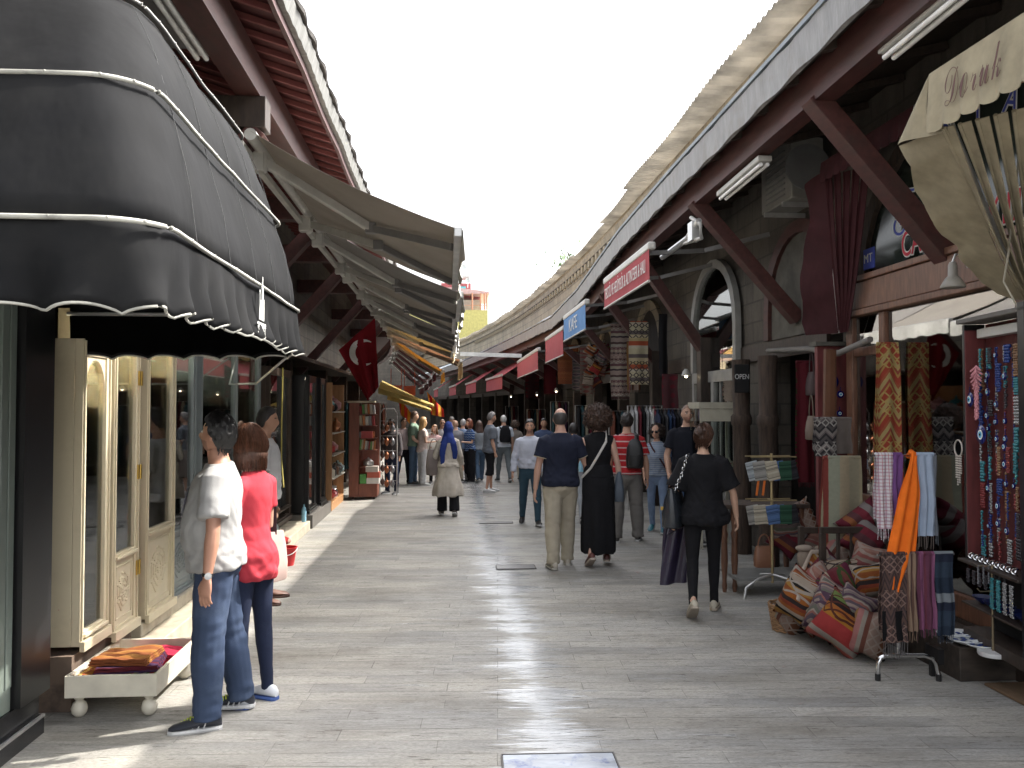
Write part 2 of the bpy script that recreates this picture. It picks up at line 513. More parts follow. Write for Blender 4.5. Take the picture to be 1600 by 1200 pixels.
    for (hip, kne, ank, fp, sx) in L:
        b.tube([hip + V((0, 0, .03)), hip.lerp(kne, .3), hip.lerp(kne, .75), kne, kne.lerp(ank, .3), kne.lerp(ank, .7), ank], [.080 * bl, .076 * bl, .058, .050, .050, .036, .033], 12)
        fd_ = V((sx * .12, math.cos(R(fp)), -math.sin(R(fp)))).normalized()
        b.tube([ank, ank + V((0, 0, -.05))], [.034, .036], 10)
        b.tube([ank - fd_ * .03 + V((0, 0, -.045)), ank + fd_ * .08 + V((0, 0, -.05)), ank + fd_ * .14 + V((0, 0, -.055))], [(.024, .018), (.028, .012), (.02, .008)], 10)
    body = remeshed(b, 'body', vox if vox >= .011 else vox * .62, 2, None, [sk_m, hr_m, mat('lips', (.42, .17, .14), rough=.5, bump=0), mat('brow_dark', (.03, .018, .012), bump=0), mat('dark_stubble', tuple(.55 * a + .45 * c for a, c in zip(sk, (.07, .05, .045))), rough=.7, bump=0)])
    HI = HM.inverted()
    for p in body.polygons:
        q = HI @ (p.center - hc)
        if abs(q.x) < .09 and abs(q.y) < .15 and -.12 < q.z < .13 and q.y > .02:
            if gs(q.x, .024) > .5 and -.068 < q.z < -.052 and q.y > .06: p.material_index = 2
            elif .020 < q.z < .030 and .012 < abs(q.x) < .048 and q.y > .05: p.material_index = 3
            elif sex == 'm' and face and q.z < -.04 and not (abs(q.x) < .02 and q.z > -.07): p.material_index = 4
    bo = bpy.data.objects.new('body', body); COL.objects.link(bo); bo.parent = rt
    # --- eyes
    if face and not glasses:
        for sx in (-1, 1):
            e = MB(); e.sphere(hc + HM @ V((sx * .031, .0745, .006)), (.0135, .008, .0068), 12, 8, M=HM)
            e.cur = 1; e.sphere(hc + HM @ V((sx * .031, .0805, .006)), (.0068, .004, .0066), 10, 6, M=HM)
            e.build('eye', [mat('eye_white', (.7, .68, .64), rough=.3, bump=0), mat('iris_dark', (.03, .018, .012), rough=.2, bump=0)], rt_fix(rt), smooth=True)
    if glasses:
        e = MB()
        for sx in (-1, 1):
            e.sphere(hc + HM @ V((sx * .033, .083, .006)), (.029, .006, .021), 14, 8, M=HM)
            e.tube([hc + HM @ V((sx * .062, .08, .01)), hc + HM @ V((sx * .082, .0, .008))], .003, 6)
        e.tube([hc + HM @ V((-.02, .088, .012)), hc + HM @ V((.02, .088, .012))], .003, 6)
        e.build('sunglasses', mat('black_lens', (.008, .008, .01), rough=.12, bump=0), rt_fix(rt), smooth=True)
    # --- hair
    ht = hair[0]; hb = MB(); nz = rnd.random() * 50
    if ht in ('short', 'bob', 'long', 'bun', 'bald', 'shaved', 'crop', 'ponytail'):
        th = {'short': .016, 'bob': .022, 'long': .020, 'bun': .014, 'bald': .008, 'shaved': .003, 'crop': .009, 'ponytail': .016}[ht]
        def hfn(q):
            p = headfn(q); yy = q.y
            if yy > .35: thr = .40 + .22 * smst(.35, .9, yy)
            elif yy > 0: thr = -.02 + .42 * smst(.0, .35, yy)
            else: thr = -.02 - .52 * smst(0.05, -.55, yy)
            if ht in ('bob', 'long') and yy < .45: thr = min(thr, -.45 - .4 * smst(.3, -.2, yy))
            k = smst(thr - .07, thr + .07, q.z)
            if ht == 'bald': k *= smst(.62, .35, q.z + .25 * q.y)
            n_ = noise.noise(V((q.x * 9 + nz, q.y * 9, q.z * 2.2))) * .35 + noise.noise(V((q.x * 26 + nz, q.y * 26, q.z * 4))) * .18
            return HM @ (p.normalized() * (p.length + (-.014 + (th + .014) * k) * (1 + n_ * .5 * k)) + V((0, -.002, .0)))
        hb.sphere(hc, 1, 40, 32, fn=hfn)
        if ht in ('short', 'crop', 'bun') and vox < .012:
            for k in range(150):
                q_ = V((rnd.gauss(0, 1), rnd.gauss(-.25, 1), abs(rnd.gauss(.2, .8)))).normalized(); p_ = hfn(q_)
                if p_.length < headfn(q_).length * 1.02: continue
                dn = (V((0, 0, -1)) - q_ * (-q_.z)); dn = (dn.normalized() if dn.length > .05 else V((0, -1, 0))) * .03
                hb.tube([hc + p_ * .97, hc + p_ * 1.03 + HM @ dn * .5, hc + p_ * .99 + HM @ dn * 1.1], [(.009, .005), (.009, .005), (.003, .002)], 6)
        if ht == 'bob':
            for k in range(26):
                a = R(-58 - 244 * k / 25.0 + 0) ; a = math.pi / 2 + R(55 + 250 * k / 25.0)
                dx, dy = math.cos(a), math.sin(a)
                p0 = hc + HM @ V((dx * .078, dy * .098 - .004, .01)); p1 = hc + HM @ V((dx * .092, dy * .108 - .004, -.06)); p2 = hc + HM @ V((dx * (.086 + .006 * math.sin(k * 1.7)), dy * .094 - .002, -.128 - .012 * math.sin(k * 2.3)))
                hb.tube([p0, p1, p2], [(.017, .012), (.017, .012), (.008, .006)], 8)
        if ht == 'long':
            for k in range(26):
                a = math.pi / 2 + R(60 + 240 * k / 25.0); dx, dy = math.cos(a), math.sin(a); ln = .27 + .04 * math.sin(k * 1.9)
                hb.tube([hc + HM @ V((dx * .078, dy * .096, .01)), hc + HM @ V((dx * .088, dy * .104, -.08)), hc + HM @ V((dx * .1, -.05 + dy * .07, -.17)), hc + V((dx * .09, -.09 + dy * .03, -ln))], [(.017, .012), (.018, .012), (.016, .010), (.006, .004)], 8)
        if ht == 'bun':
            c = hc + HM @ V((.0, -.11, .045))
            hb.sphere(c, .036, 14, 10)
            for k in range(14):
                a = k * 2.4; v0 = V((math.cos(a), -.3 * math.sin(a * 2), math.sin(a))) * .032
                hb.tube([c + v0, c + v0 * 1.25 + V((.012 * math.sin(k), -.014, .01)), c + v0 * .9 + V((0, -.02, -.012))], .006, 6)
            for k in range(10):
                a = R(200 + 14 * k); hb.tube([hc + HM @ V((math.cos(a) * .07, -.07, -.03 + .01 * k)), c], .010, 6)
        if ht == 'ponytail':
            hb.tube([hc + HM @ V((0, -.09, .03)), hc + HM @ V((0, -.14, -.02)), hc + HM @ V((0, -.13, -.14)), hc + HM @ V((.01, -.11, -.2))], [.02, .03, .026, .008], 10)
        if vox < .0098 and ht in ('short', 'bob', 'bun'):
            sb_ = MB(); 
            for k in range(1500):
                q_ = V((rnd.gauss(0, 1), rnd.gauss(-.2, 1), rnd.gauss(.45, .7))).normalized()
                if hfn(q_).length < headfn(q_).length * 1.03: continue
                pts = []; ln = {'short': .045, 'bob': .17, 'bun': .06}[ht]; st_ = 6; a_ = math.atan2(q_.y, q_.x) ; el_ = math.asin(q_.z); sw = rnd.uniform(-.5, .5) * .5
                for j in range(st_ + 1):
                    e2 = el_ - j * ln / st_ / .11; a2 = a_ + sw * j * ln / st_ / .11 * .5
                    if e2 < -.55:
                        pts.append((pts[-1] if pts else hc + hfn(q_) * 1.05) + V((0, 0, -ln / st_ * .9)) + V((rnd.uniform(-.002, .002), rnd.uniform(-.002, .002), 0))); 
                        if pts[-1].z < hc.z - .145: break
                        continue
                    d_ = V((math.cos(a2) * math.cos(e2), math.sin(a2) * math.cos(e2), math.sin(e2))); pp_ = hfn(d_)
                    if ht != 'bob' and pp_.length < headfn(d_).length * 1.01: break
                    kk = 1.05 + (.05 if ht == 'bob' and e2 < .2 else 0); pts.append(hc + pp_ * (kk + .012 * math.sin(k)))
                if len(pts) > 2:
                    sb_.cur = k % 3; sb_.tube(pts, [.0022] * (len(pts) - 1) + [.0006], 3)
            hv = [mat('strand_%d_%d' % (j, int(hair[1][0] * 900)), tuple(c * (.7, 1.3, 2.0)[j] for c in hair[1]), rough=.4, bump=0) for j in range(3)]
            sb_.build('hair_strands', hv, rt_fix(rt))
        vs_ = .007 if near else .011
        hm = remeshed(hb, 'hair', vs_, 1, None, [hr_m])
    elif ht == 'curly':
        big = hair[2] if len(hair) > 2 else 1.0
        c = hc + HM @ V((0, -.045, .0))
        def cf(q):
            n_ = noise.noise(q * 3.2 + V((nz, 0, 0))) * .12 + noise.noise(q * 8 + V((nz, 0, 0))) * .16
            r = V((q.x * .128, q.y * .115, q.z * .135)) * big; r = r * (1 + n_)
            if q.z < -.3: r = r * (1 - .18 * smst(-.3, -1, q.z))
            return r
        hb.sphere(c, 1, 40, 30, fn=cf)
        for k in range(1300 if near else 200):
            q = V((rnd.gauss(0, 1), rnd.gauss(0, 1), rnd.gauss(0, 1))).normalized()
            if (HI @ q).y > .62: continue
            p0 = cf(q) * .96; t1 = q.orthogonal().normalized(); t1 = Matrix.Rotation(rnd.random() * 6.3, 3, q) @ t1; t2 = q.cross(t1); rr = rnd.uniform(.007, .018); lift_ = rnd.uniform(.93, 1.12); pts = []
            for m_ in range(6):
                a = m_ * 1.15; pts.append(c + p0 * lift_ + t1 * rr * math.cos(a) + q * (rr * math.sin(a) * .9 + m_ * .0015) + t2 * m_ * .002)
            hb.tube(pts, [.003 if near else .0045] * 5 + [.001], 4)
        hm = hb.mesh('hair'); hm.materials.append(hr_m); fix_normals(hm); hm.polygons.foreach_set('use_smooth', [True] * len(hm.polygons))
    elif ht == 'hijab':
        def hj(q):
            p = headfn(q); k = smst(.93, .80, q.y) if q.z > -.55 else 1
            if q.z < 0: p.x *= 1.12
            return HM @ (p * (1 + (.20 * k - .05 * (1 - k))))
        hb.sphere(hc, 1, 32, 26, fn=hj)
        hb.tube([hc + V((0, -.01, .02)), hc + V((0, -.02, -.09)), D((0, -.01, 1.44)), D((0, -.01, 1.37))], [(.09, .1), (.085, .09), (.13, .105), (.19, .125)], 20)
        for sx, ln, yy in ((-1, .40, -.115), (1, .30, -.09)):
            hb.tube([D((sx * .05, -.085, 1.46)), D((sx * .09, -.13, 1.34)), D((sx * .10 + .02 * sx, yy - .03, 1.2)), D((sx * .115, yy - .02, 1.36 - ln))], [(.05, .02), (.065, .018), (.06, .015), (.045, .01)], 12)
        fz = lambda co, no: .006 * noise.noise(V((co.x * 22, co.y * 22, co.z * 6)))
        hm = remeshed(hb, 'headscarf', .009, 2, fz, [fabric('scarf_blue', hair[1])])
    elif ht == 'cap':
        def cf2(q):
            p = headfn(q); return HM @ (p * (1.08 if q.z > .2 else .9))
        hb.sphere(hc, 1, 24, 18, fn=cf2); hb.sphere(hc + HM @ V((0, .115, .03)), (.06, .06, .008), 14, 7, M=HM)
        hm = remeshed(hb, 'cap', .01, 1, None, [fabric('cap_grey', hair[1])])
    ho = bpy.data.objects.new('headscarf' if ht == 'hijab' else ('cap' if ht == 'cap' else 'hair'), hm); COL.objects.link(ho); ho.parent = rt
    # --- lower clothes
    bk = bottom
    cv = max(vox, .009)
    if bk:
        c = MB(); kd = bk.get('kind', 'trousers'); es = bk.get('ease', .012); sd = rnd.random() * 30
        wz = bk.get('waist', 1.03)
        if tops and kd in ('trousers', 'shorts') and not belt: wz = min(wz, max(tops.get('hem', .93) + .035, .93))
        if kd in ('trousers', 'shorts'):
            zz = sorted(set([.775, .82, .87, min(.95, wz - .03), wz]))
            c.tube([D((0, tr(z)[2], z)) for z in zz], [((tr(z)[0]) * (.5 if z < .8 else (.86 if z < .85 else 1)) + es, tr(z)[1] * (.5 if z < .8 else (.8 if z < .85 else 1)) + es) for z in zz], 22)
            end = bk.get('length', 1.0); lw = bk.get('leg', .0)
            for (hip, kne, ank, fp, sx) in L:
                pts = [hip + V((0, 0, .02)), hip.lerp(kne, .3), hip.lerp(kne, .75), kne, kne.lerp(ank, .3), kne.lerp(ank, .7), ank + V((0, 0, -.03))]
                rr = [.084 * bl + es, .080 * bl + es + lw * .3, .062 * bl + es + lw * .6, .056 + es + lw * .8, .056 + es + lw * .9, .044 + es * .8 + lw, .041 + es * .8 + lw * 1.05]
                if end < 1:
                    cnt = 7 if end > .95 else (5 if end > .55 else 4)
                    pts, rr = pts[:cnt], rr[:cnt]
                c.tube(pts, rr, 14)
            tight = bk.get('tight', False); am = .35 if tight else 1.0; kz = [l[1].z for l in L]
            def fz(co, no):
                f = .0045 * noise.noise(V((co.x * 9 + sd, co.y * 9, co.z * 5)))
                w1 = .12 + .8 * gs(co.z - kz[0], .10) + .9 * smst(.30, .1, co.z) + .5 * gs(co.z - .8, .08)
                f += .006 * w1 * noise.noise(V((co.x * 13 + sd + co.z * 7, co.y * 13 + co.z * 9, co.z * 17)))
                f += .003 * noise.noise(V((co.x * 18, co.y * 14, co.z * 14 + sd))) * gs(co.z - .85, .1) * 2
                return f * am * 1.7
            nm = 'trousers' if kd == 'trousers' else 'shorts'
        else:
            hz = bk.get('hem', .1); rh = bk.get('flare', (.2, .17)); cz = bk.get('cy', 0)
            zz = [hz + (wz - hz) * i / 9 for i in range(10)]
            pts, rr = [], []
            for z in zz:
                t = smst(.92, hz, z); base = tr(max(z, .87))
                pts.append(D((0, base[2] * (1 - t) + cz * t, z)) if z > .6 else V((0, base[2] * (1 - t) + cz * t, z + drop)))
                rr.append(((base[0] + es) * (1 - t) + rh[0] * t, (base[1] + es) * (1 - t) + rh[1] * t))
            c.tube(pts, rr, 40)
            def fz(co, no):
                a = math.atan2(co.y, co.x); k = smst(1.0, .3, co.z)
                return k * (.014 * math.sin(a * 7 + sd + 1.2 * math.sin(a * 2)) + .012 * noise.noise(V((math.cos(a) * 4 + sd, math.sin(a) * 4, co.z * 1.2)))) + .004 * noise.noise(V((co.x * 14, co.y * 14 + sd, co.z * 9)))
            nm = 'skirt' if kd == 'skirt' else 'long_coat_skirt'
        bm_ = remeshed(c, nm, cv, 2, fz, [bk['mat']])
        x = bpy.data.objects.new(nm, bm_); COL.objects.link(x); x.parent = rt
    if tops:
        c = MB(); es = tops.get('ease', .016); hem = tops.get('hem', .93); nk = tops.get('neck', 1.488); sd = rnd.random() * 30; hf = tops.get('flare', .0)
        zz = [z for z in (hem, hem + .03, .95, 1.03, 1.12, 1.24, 1.34, 1.40, 1.44) if z >= hem] + [nk]
        zz = sorted(set(round(z, 3) for z in zz if z <= nk))
        def rr_(z):
            t = tr(z); k = smst(1.12, hem, z)
            mn = .035 if tops.get('loose', True) else 0
            rx = max(t[0] + es, (tr(1.3)[0] * .92 + es) if (mn and z < 1.3 and z >= .84) else 0); ry = max(t[1] + es, tr(1.3)[1] * .95 + es if mn and z < 1.3 else 0)
            if z > 1.43: rx, ry = t[0] + es * .5, t[1] + es * .5
            hx = (.014 if mn else 0) * smst(hem + .12, hem, z); return rx + hf * k + hx, ry + hf * k + hx
        c.tube([D((0, tr(z)[2], z)) for z in zz], [rr_(z) for z in zz], 28)
        sl_ = tops.get('sleeve', .6); se = tops.get('sease', .012)
        for (sh, el, wr, fd, sx) in A:
            if sl_ <= 0: 
                c.tube([sh + V((-sx * .06, 0, .01)), sh + V((sx * .012, 0, -.005))], [.056 * fk + se, .058 * fk + se], 12); continue
            pts = [sh + V((-sx * .06, 0, .022)), sh + V((0, 0, .0)), sh.lerp(el, .35)]; rr = [.054 * fk + se, .060 * fk + se, .056 * fk + se]
            if sl_ <= 1:
                pts = pts[:2] + [sh.lerp(el, sl_ * .5), sh.lerp(el, sl_)]; rr = rr[:2] + [.057 * fk + se, (.052 + .006 * (1 - sl_)) * fk + se * 1.3]
            else:
                pts += [sh.lerp(el, .8), el, el.lerp(wr, .35 * (sl_ - 1) + .05), el.lerp(wr, sl_ - 1)]; rr += [.047 * fk + se, .045 * fk + se, .045 * fk + se, .036 * fk + se * .9]
            c.tube(pts, rr, 14)
        amp = tops.get('folds', 1.0)
        def fz(co, no):
            f = .0065 * noise.noise(V((co.x * 7 + sd, co.y * 7, co.z * 4.5)))
            f += .006 * abs(noise.noise(V((co.x * 11 + co.z * 7, co.y * 8 + sd, co.z * 9 - abs(co.x) * 12)))) * smst(1.45, 1.2, co.z - drop)
            f += .004 * noise.noise(V((co.x * 16, co.y * 16, co.z * 22 + sd))) * gs(co.z - drop - hem - .08, .09) * 1.6
            return f * amp * 1.7
        nm = tops.get('name', 'shirt')
        tm = remeshed(c, nm, cv, 2, fz, [tops['mat']] + ([tops['mat2']] if 'mat2' in tops else []))
        if 'mat2' in tops:
            for p in tm.polygons:
                if tops['m2'](p.center, p.normal): p.material_index = 1
        x = bpy.data.objects.new(nm, tm); COL.objects.link(x); x.parent = rt
        if tops.get('collar'):
            q = MB(); z0 = 1.462
            pts = [D((math.cos(a) * .066, -.012 + math.sin(a) * .066, z0 + .012 * math.sin(-a))) for a in [R(100 + 340 * i / 20) for i in range(21)]]
            q.tube(pts, [(.011, .016)] * 21, 8); q.build('collar', tops['collar'], rt_fix(rt), smooth=True)
        if tops.get('cuff') and sl_ < 1:
            for (sh, el, wr, fd, sx) in A:
                q = MB(); p = sh.lerp(el, sl_); dd = (el - sh).normalized(); q.tube([p - dd * .003, p + dd * .003], [.056 * fk + se * 1.3 + .001] * 2, 16); q.build('cuff', tops['cuff'], rt_fix(rt), smooth=True)
    if belt:
        q = MB(); z = 1.0; q.tube([D((0, tr(z)[2], z - .018)), D((0, tr(z)[2], z + .018))], [(tr(z)[0] + .02, tr(z)[1] + .02)] * 2, 24); q.build('belt', belt, rt_fix(rt), smooth=True)
    # --- shoes
    if shoes:
        up = shoes if not isinstance(shoes, tuple) else mat('shoe_%d_%d_%d' % tuple(int(c * 100) for c in shoes), shoes, rough=.5)
        sm = mat('sole_%d_%d_%d' % tuple(int(c * 100) for c in sole), sole, rough=.7)
        for (hip, kne, ank, fp, sx) in L:
            a = R(fp); M3 = Matrix.Rotation(-a, 3, 'X'); M3 = Matrix.Rotation(-sx * R(8), 3, 'Z') @ M3
            q = MB()
            secs = [(-.078, .020, .030, .060), (-.060, .036, .040, .088), (-.01, .040, .042, .098), (.04, .043, .036, .090), (.09, .047, .026, .070), (.14, .046, .020, .056), (.180, .038, .015, .046), (.203, .018, .010, .032)]
            rings = []
            for y, wx, hz_, tz in secs:
                ring = []
                for j in range(16):
                    t = 2 * math.pi * j / 16; x_ = math.cos(t) * wx; z_ = -.085 + .016 + (tz - .016) * (.5 + .5 * math.sin(t)) if True else 0
                    ring.append(ank + M3 @ V((x_ * (1 if math.sin(t) < .3 else .82), y, z_)))
                rings.append(ring)
            q.loft(rings); so_ = q.build('shoe', up, rt_fix(rt), smooth=True)
            q = MB(); rings = []
            for y, wx, hz_, tz in secs:
                ring = []
                for j in range(14):
                    t = 2 * math.pi * j / 14; ring.append(ank + M3 @ V((math.cos(t) * (wx + .003), y * 1.02, -.085 + .010 + .011 * (1 if math.sin(t) > 0 else -1) * min(1, abs(math.sin(t)) * 3))))
                rings.append(ring)
            q.loft(rings); q.build('sole', sm, so_, smooth=False)
    info = dict(root=rt, s=s_, L=L, A=A, D=D, hc=hc, HM=HM, tr=tr, drop=drop)
    def W(p):
        p = V(p) * s_; c_, s2 = math.cos(R(rz)), math.sin(R(rz))
        return V((g.x + p.x * c_ - p.y * s2, g.y + p.x * s2 + p.y * c_, floor_off + p.z))
    info['W'] = W
    return info
class _F:  # parent whose children meshes are in person-local space
    pass
def rt_fix(rt): return LocalParent(rt)
class LocalParent:
    def __init__(s, o): s.o = o
_old_build = MB.build
def _build(s, name, mats, parent=None, **kw):
    if isinstance(parent, LocalParent) or (parent is not None and not isinstance(parent, LocalParent) and parent.get('_lp')):
        p = parent.o if isinstance(parent, LocalParent) else parent
        o = _old_build(s, name, mats, None, M=Matrix.Identity(4), **kw); o.parent = p; o['_lp'] = 1
        return o
    return _old_build(s, name, mats, parent, **kw)
MB.build = _build

# ================================================================ SETTING
def bend(Y): return 0.0 if Y < 18 else -.0022 * (Y - 18) ** 2
def bl(Y): return 0.0 if Y < 18 else -.0030 * (Y - 18) ** 2
TM = lambda a: a  # marker
# ---- paving
def paving():
    m, n, b, o = nodes('marble_paving'); k = NB(n)
    c = k.coord()
    cr = k.map(c, rot=(0, 0, R(3.4)))
    # long slabs laid across the street
    wob = k.noise(k.map(cr, (.5, 1.2, 1)), 1.5, 2)
    s = k.sep(cr)
    yy = k.math('ADD', s[1], k.math('MULTIPLY', k.math('SUBTRACT', wob, .5), .07))
    br = n.nodes.new('ShaderNodeTexBrick'); n.links.new(k.comb(s[0], yy, 0), br.inputs['Vector'])
    br.inputs['Scale'].default_value = 1; br.inputs['Brick Width'].default_value = .86; br.inputs['Row Height'].default_value = .155
    br.inputs['Mortar Size'].default_value = .0035; br.inputs['Mortar Smooth'].default_value = .3; br.offset = .37; br.squash = 1.35; br.squash_frequency = 3
    br.inputs['Color1'].default_value = (0, 0, 0, 1); br.inputs['Color2'].default_value = (1, 1, 1, 1); br.inputs['Mortar'].default_value = (.5, .5, .5, 1)
    base = k.ramp(br.outputs['Color'], [(0, (.27, .268, .26)), (.35, (.335, .33, .318)), (.7, (.385, .376, .355)), (1, (.45, .435, .40))])
    vein = k.noise(k.map(cr, (1.2, 14, 1)), 2.6, 6, .65, .6)
    base = k.mix(k.ramp(vein, [(.3, 0), (.48, .25), (.6, .6), (.68, .1)]), base, (.19, .188, .18))
    clean = k.noise(k.map(cr, (.8, 2.5, 1), (3, 3, 3)), 1.1, 5, .6)
    base = k.mix(k.ramp(clean, [(.4, 0), (.66, .7)]), base, (.43, .405, .355))
    dirt = k.noise(k.map(c, (.7, 1.6, 1), (9, 1, 0)), .9, 6, .7)
    base = k.mix(k.ramp(dirt, [(.46, 0), (.7, .75)]), base, (.155, .142, .12))
    chip = k.noise(k.map(cr, (1.6, 16, 1), (4, 2, 0)), 3.4, 6, .7)
    chipm = k.ramp(chip, [(.60, 0), (.64, .9)])
    base = k.mix(chipm, base, (.10, .085, .07))
    base = k.mix(k.math('MULTIPLY', br.outputs['Fac'], k.ramp(k.noise(c, 2.3, 4), [(.42, .05), (.62, .85)])), base, (.12, .112, .10))
    base = k.mix(k.ramp(k.noise(k.map(cr, (1, 2.5, 1)), 38, 4, .75), [(.42, .0), (.62, .45)]), base, (.12, .115, .105))
    base = k.mix(k.ramp(k.noise(k.map(c, (1, 1.6, 1), (5, 5, 5)), 7, 5, .8), [(.60, 0), (.66, .5)]), base, (.13, .12, .105))
    # worn wet gutter line down the middle, with sky sheen painted into its colour
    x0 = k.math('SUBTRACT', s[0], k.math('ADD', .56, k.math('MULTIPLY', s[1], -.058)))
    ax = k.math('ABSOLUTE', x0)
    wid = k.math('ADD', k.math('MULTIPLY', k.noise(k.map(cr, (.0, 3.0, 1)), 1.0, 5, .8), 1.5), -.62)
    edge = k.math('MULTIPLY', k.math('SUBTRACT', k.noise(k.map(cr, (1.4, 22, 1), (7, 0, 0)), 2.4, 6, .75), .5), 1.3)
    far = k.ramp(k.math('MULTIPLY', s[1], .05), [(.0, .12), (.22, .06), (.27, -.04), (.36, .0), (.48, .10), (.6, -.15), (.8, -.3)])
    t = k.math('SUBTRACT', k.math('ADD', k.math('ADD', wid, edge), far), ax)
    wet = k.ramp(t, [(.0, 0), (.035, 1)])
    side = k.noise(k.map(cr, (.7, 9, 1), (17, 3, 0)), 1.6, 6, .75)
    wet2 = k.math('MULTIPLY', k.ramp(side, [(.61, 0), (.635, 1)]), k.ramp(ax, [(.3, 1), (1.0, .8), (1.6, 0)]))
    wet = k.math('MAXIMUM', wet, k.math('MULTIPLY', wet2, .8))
    base = k.mix(k.math('MULTIPLY', wet, .35), base, (.40, .43, .47))  # pale sky reflection painted into the wet stone's colour, brighter flecks next
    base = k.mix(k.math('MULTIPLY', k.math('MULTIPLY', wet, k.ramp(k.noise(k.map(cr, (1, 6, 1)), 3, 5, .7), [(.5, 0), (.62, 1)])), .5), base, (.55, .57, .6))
    n.links.new(base, b.inputs['Base Color'])
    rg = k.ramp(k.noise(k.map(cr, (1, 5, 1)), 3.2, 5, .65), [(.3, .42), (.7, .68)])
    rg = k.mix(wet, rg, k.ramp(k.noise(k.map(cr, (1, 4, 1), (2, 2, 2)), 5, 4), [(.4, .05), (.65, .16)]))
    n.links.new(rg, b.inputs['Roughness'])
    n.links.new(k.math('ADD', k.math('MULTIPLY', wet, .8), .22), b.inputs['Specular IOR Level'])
    h = k.math('SUBTRACT', k.math('MULTIPLY', k.noise(k.map(cr, (1, 3, 1)), 5, 6, .7), .5), k.math('MULTIPLY', br.outputs['Fac'], .7))
    h = k.math('SUBTRACT', h, k.math('MULTIPLY', chipm, .5))
    h = k.math('ADD', h, k.math('MULTIPLY', br.outputs['Color'], .25))
    k.bump(h, .6, .008, b)
    return m
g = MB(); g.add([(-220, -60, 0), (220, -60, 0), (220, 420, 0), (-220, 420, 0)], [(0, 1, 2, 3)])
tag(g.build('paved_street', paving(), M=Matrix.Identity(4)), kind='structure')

# ---- material set
def stonewall(name, c1, c2, mortar, bw=.55, rh=.26, soot=.5):
    m, n, b, o = nodes(name); k = NB(n); s = k.sep(k.coord())
    u = k.math('ADD', s[1], k.math('MULTIPLY', s[0], .9)); v = k.comb(u, s[2], 0)
    br = n.nodes.new('ShaderNodeTexBrick'); n.links.new(v, br.inputs['Vector']); br.inputs['Scale'].default_value = 1
    br.inputs['Brick Width'].default_value = bw; br.inputs['Row Height'].default_value = rh; br.inputs['Mortar Size'].default_value = .012
    br.inputs['Color1'].default_value = (*c1, 1); br.inputs['Color2'].default_value = (*c2, 1); br.inputs['Mortar'].default_value = (*mortar, 1)
    st = k.noise(k.map(k.coord(), (1, 1, .35)), 1.8, 6, .7)
    c = k.mix(k.ramp(st, [(.42, 0), (.62, soot)]), br.outputs['Color'], (.045, .04, .035))
    c = k.mix(k.ramp(k.noise(k.coord(), 22, 4), [(.3, .3), (.7, 0)]), c, (.1, .09, .08))
    n.links.new(c, b.inputs['Base Color']); b.inputs['Roughness'].default_value = .9
    h = k.math('SUBTRACT', k.math('MULTIPLY', k.noise(k.coord(), 18, 5, .7), .6), br.outputs['Fac'])
    k.bump(h, .7, .02, b); return m
M_STONE = stonewall('soot_shade_stone', (.088, .077, .063), (.125, .108, .086), (.06, .054, .045), soot=.85)  # soot made heavier so the colour carries the deep shade under the eaves
M_STONE_B = stonewall('pale_stone', (.33, .28, .20), (.42, .35, .24), (.2, .17, .13), bw=.5, rh=.24, soot=.35)
M_RED = mat('red_brown_timber', (.060, .019, .016), rough=.55, var=.25, vs=5, stretch=(4, 1, 4), dirt=((.05, .03, .025), 3, .5), bs=30, bump=.3)
M_REDD = mat('maroon_soffit', (.060, .014, .013), rough=.6, var=.2, stretch=(1, 4, 1), bs=30)
M_DARKW = mat('dark_stained_wood', (.035, .024, .018), rough=.55, var=.3, stretch=(4, 4, 1), bs=40, bump=.3)
M_WOOD = mat('brown_door_wood', (.13, .060, .035), rough=.45, var=.3, vs=8, stretch=(5, 5, .7), bs=60, bump=.25)
M_OLDW = mat('weathered_log', (.048, .031, .022), rough=.8, var=.4, vs=7, stretch=(5, 5, .6), bs=24, bump=.7, bd=.01)
M_BLACK = mat('black_paint', (.012, .012, .013), rough=.3, bump=.05)
M_BLACKR = mat('black_matte', (.010, .010, .011), rough=.9, bump=.1)
M_TIN = mat('weathered_tin', (.20, .195, .19), rough=.5, var=.18, vs=3, stretch=(1, 3, 1), dirt=((.16, .14, .12), 4, .6), bs=12, bump=.4, bd=.01)
M_LEAD = mat('blue_grey_lead', (.30, .35, .40), rough=.45, var=.15, vs=2, dirt=((.42, .42, .42), 2, .5), bs=9, bump=.4, bd=.01)
M_ALU = mat('brushed_aluminium', (.55, .55, .54), rough=.35, metal=.7, bump=.05)
M_WHITE = mat('white_enamel', (.42, .41, .38), rough=.4, var=.05, dirt=((.35, .33, .3), 5, .4))
M_DIM = mat('dim_plaster', (.10, .094, .08), rough=.95, var=.2, dirt=((.06, .055, .05), 2, .7))
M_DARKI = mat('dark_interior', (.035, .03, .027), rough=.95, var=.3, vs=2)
M_CREAM = mat('cream_paint', (.60, .53, .38), rough=.45, var=.05, vs=3, dirt=((.38, .32, .22), 3, .35), bs=40, bump=.1)
M_BRASS = mat('brass', (.60, .40, .10), rough=.3, metal=.9, bump=.05)
M_CHROME = mat('chrome_tube', (.6, .6, .6), rough=.15, metal=1, bump=0)
G = glass()
G_DARK = glass('shop_glass_dark', (.75, .8, .78), 1.7)

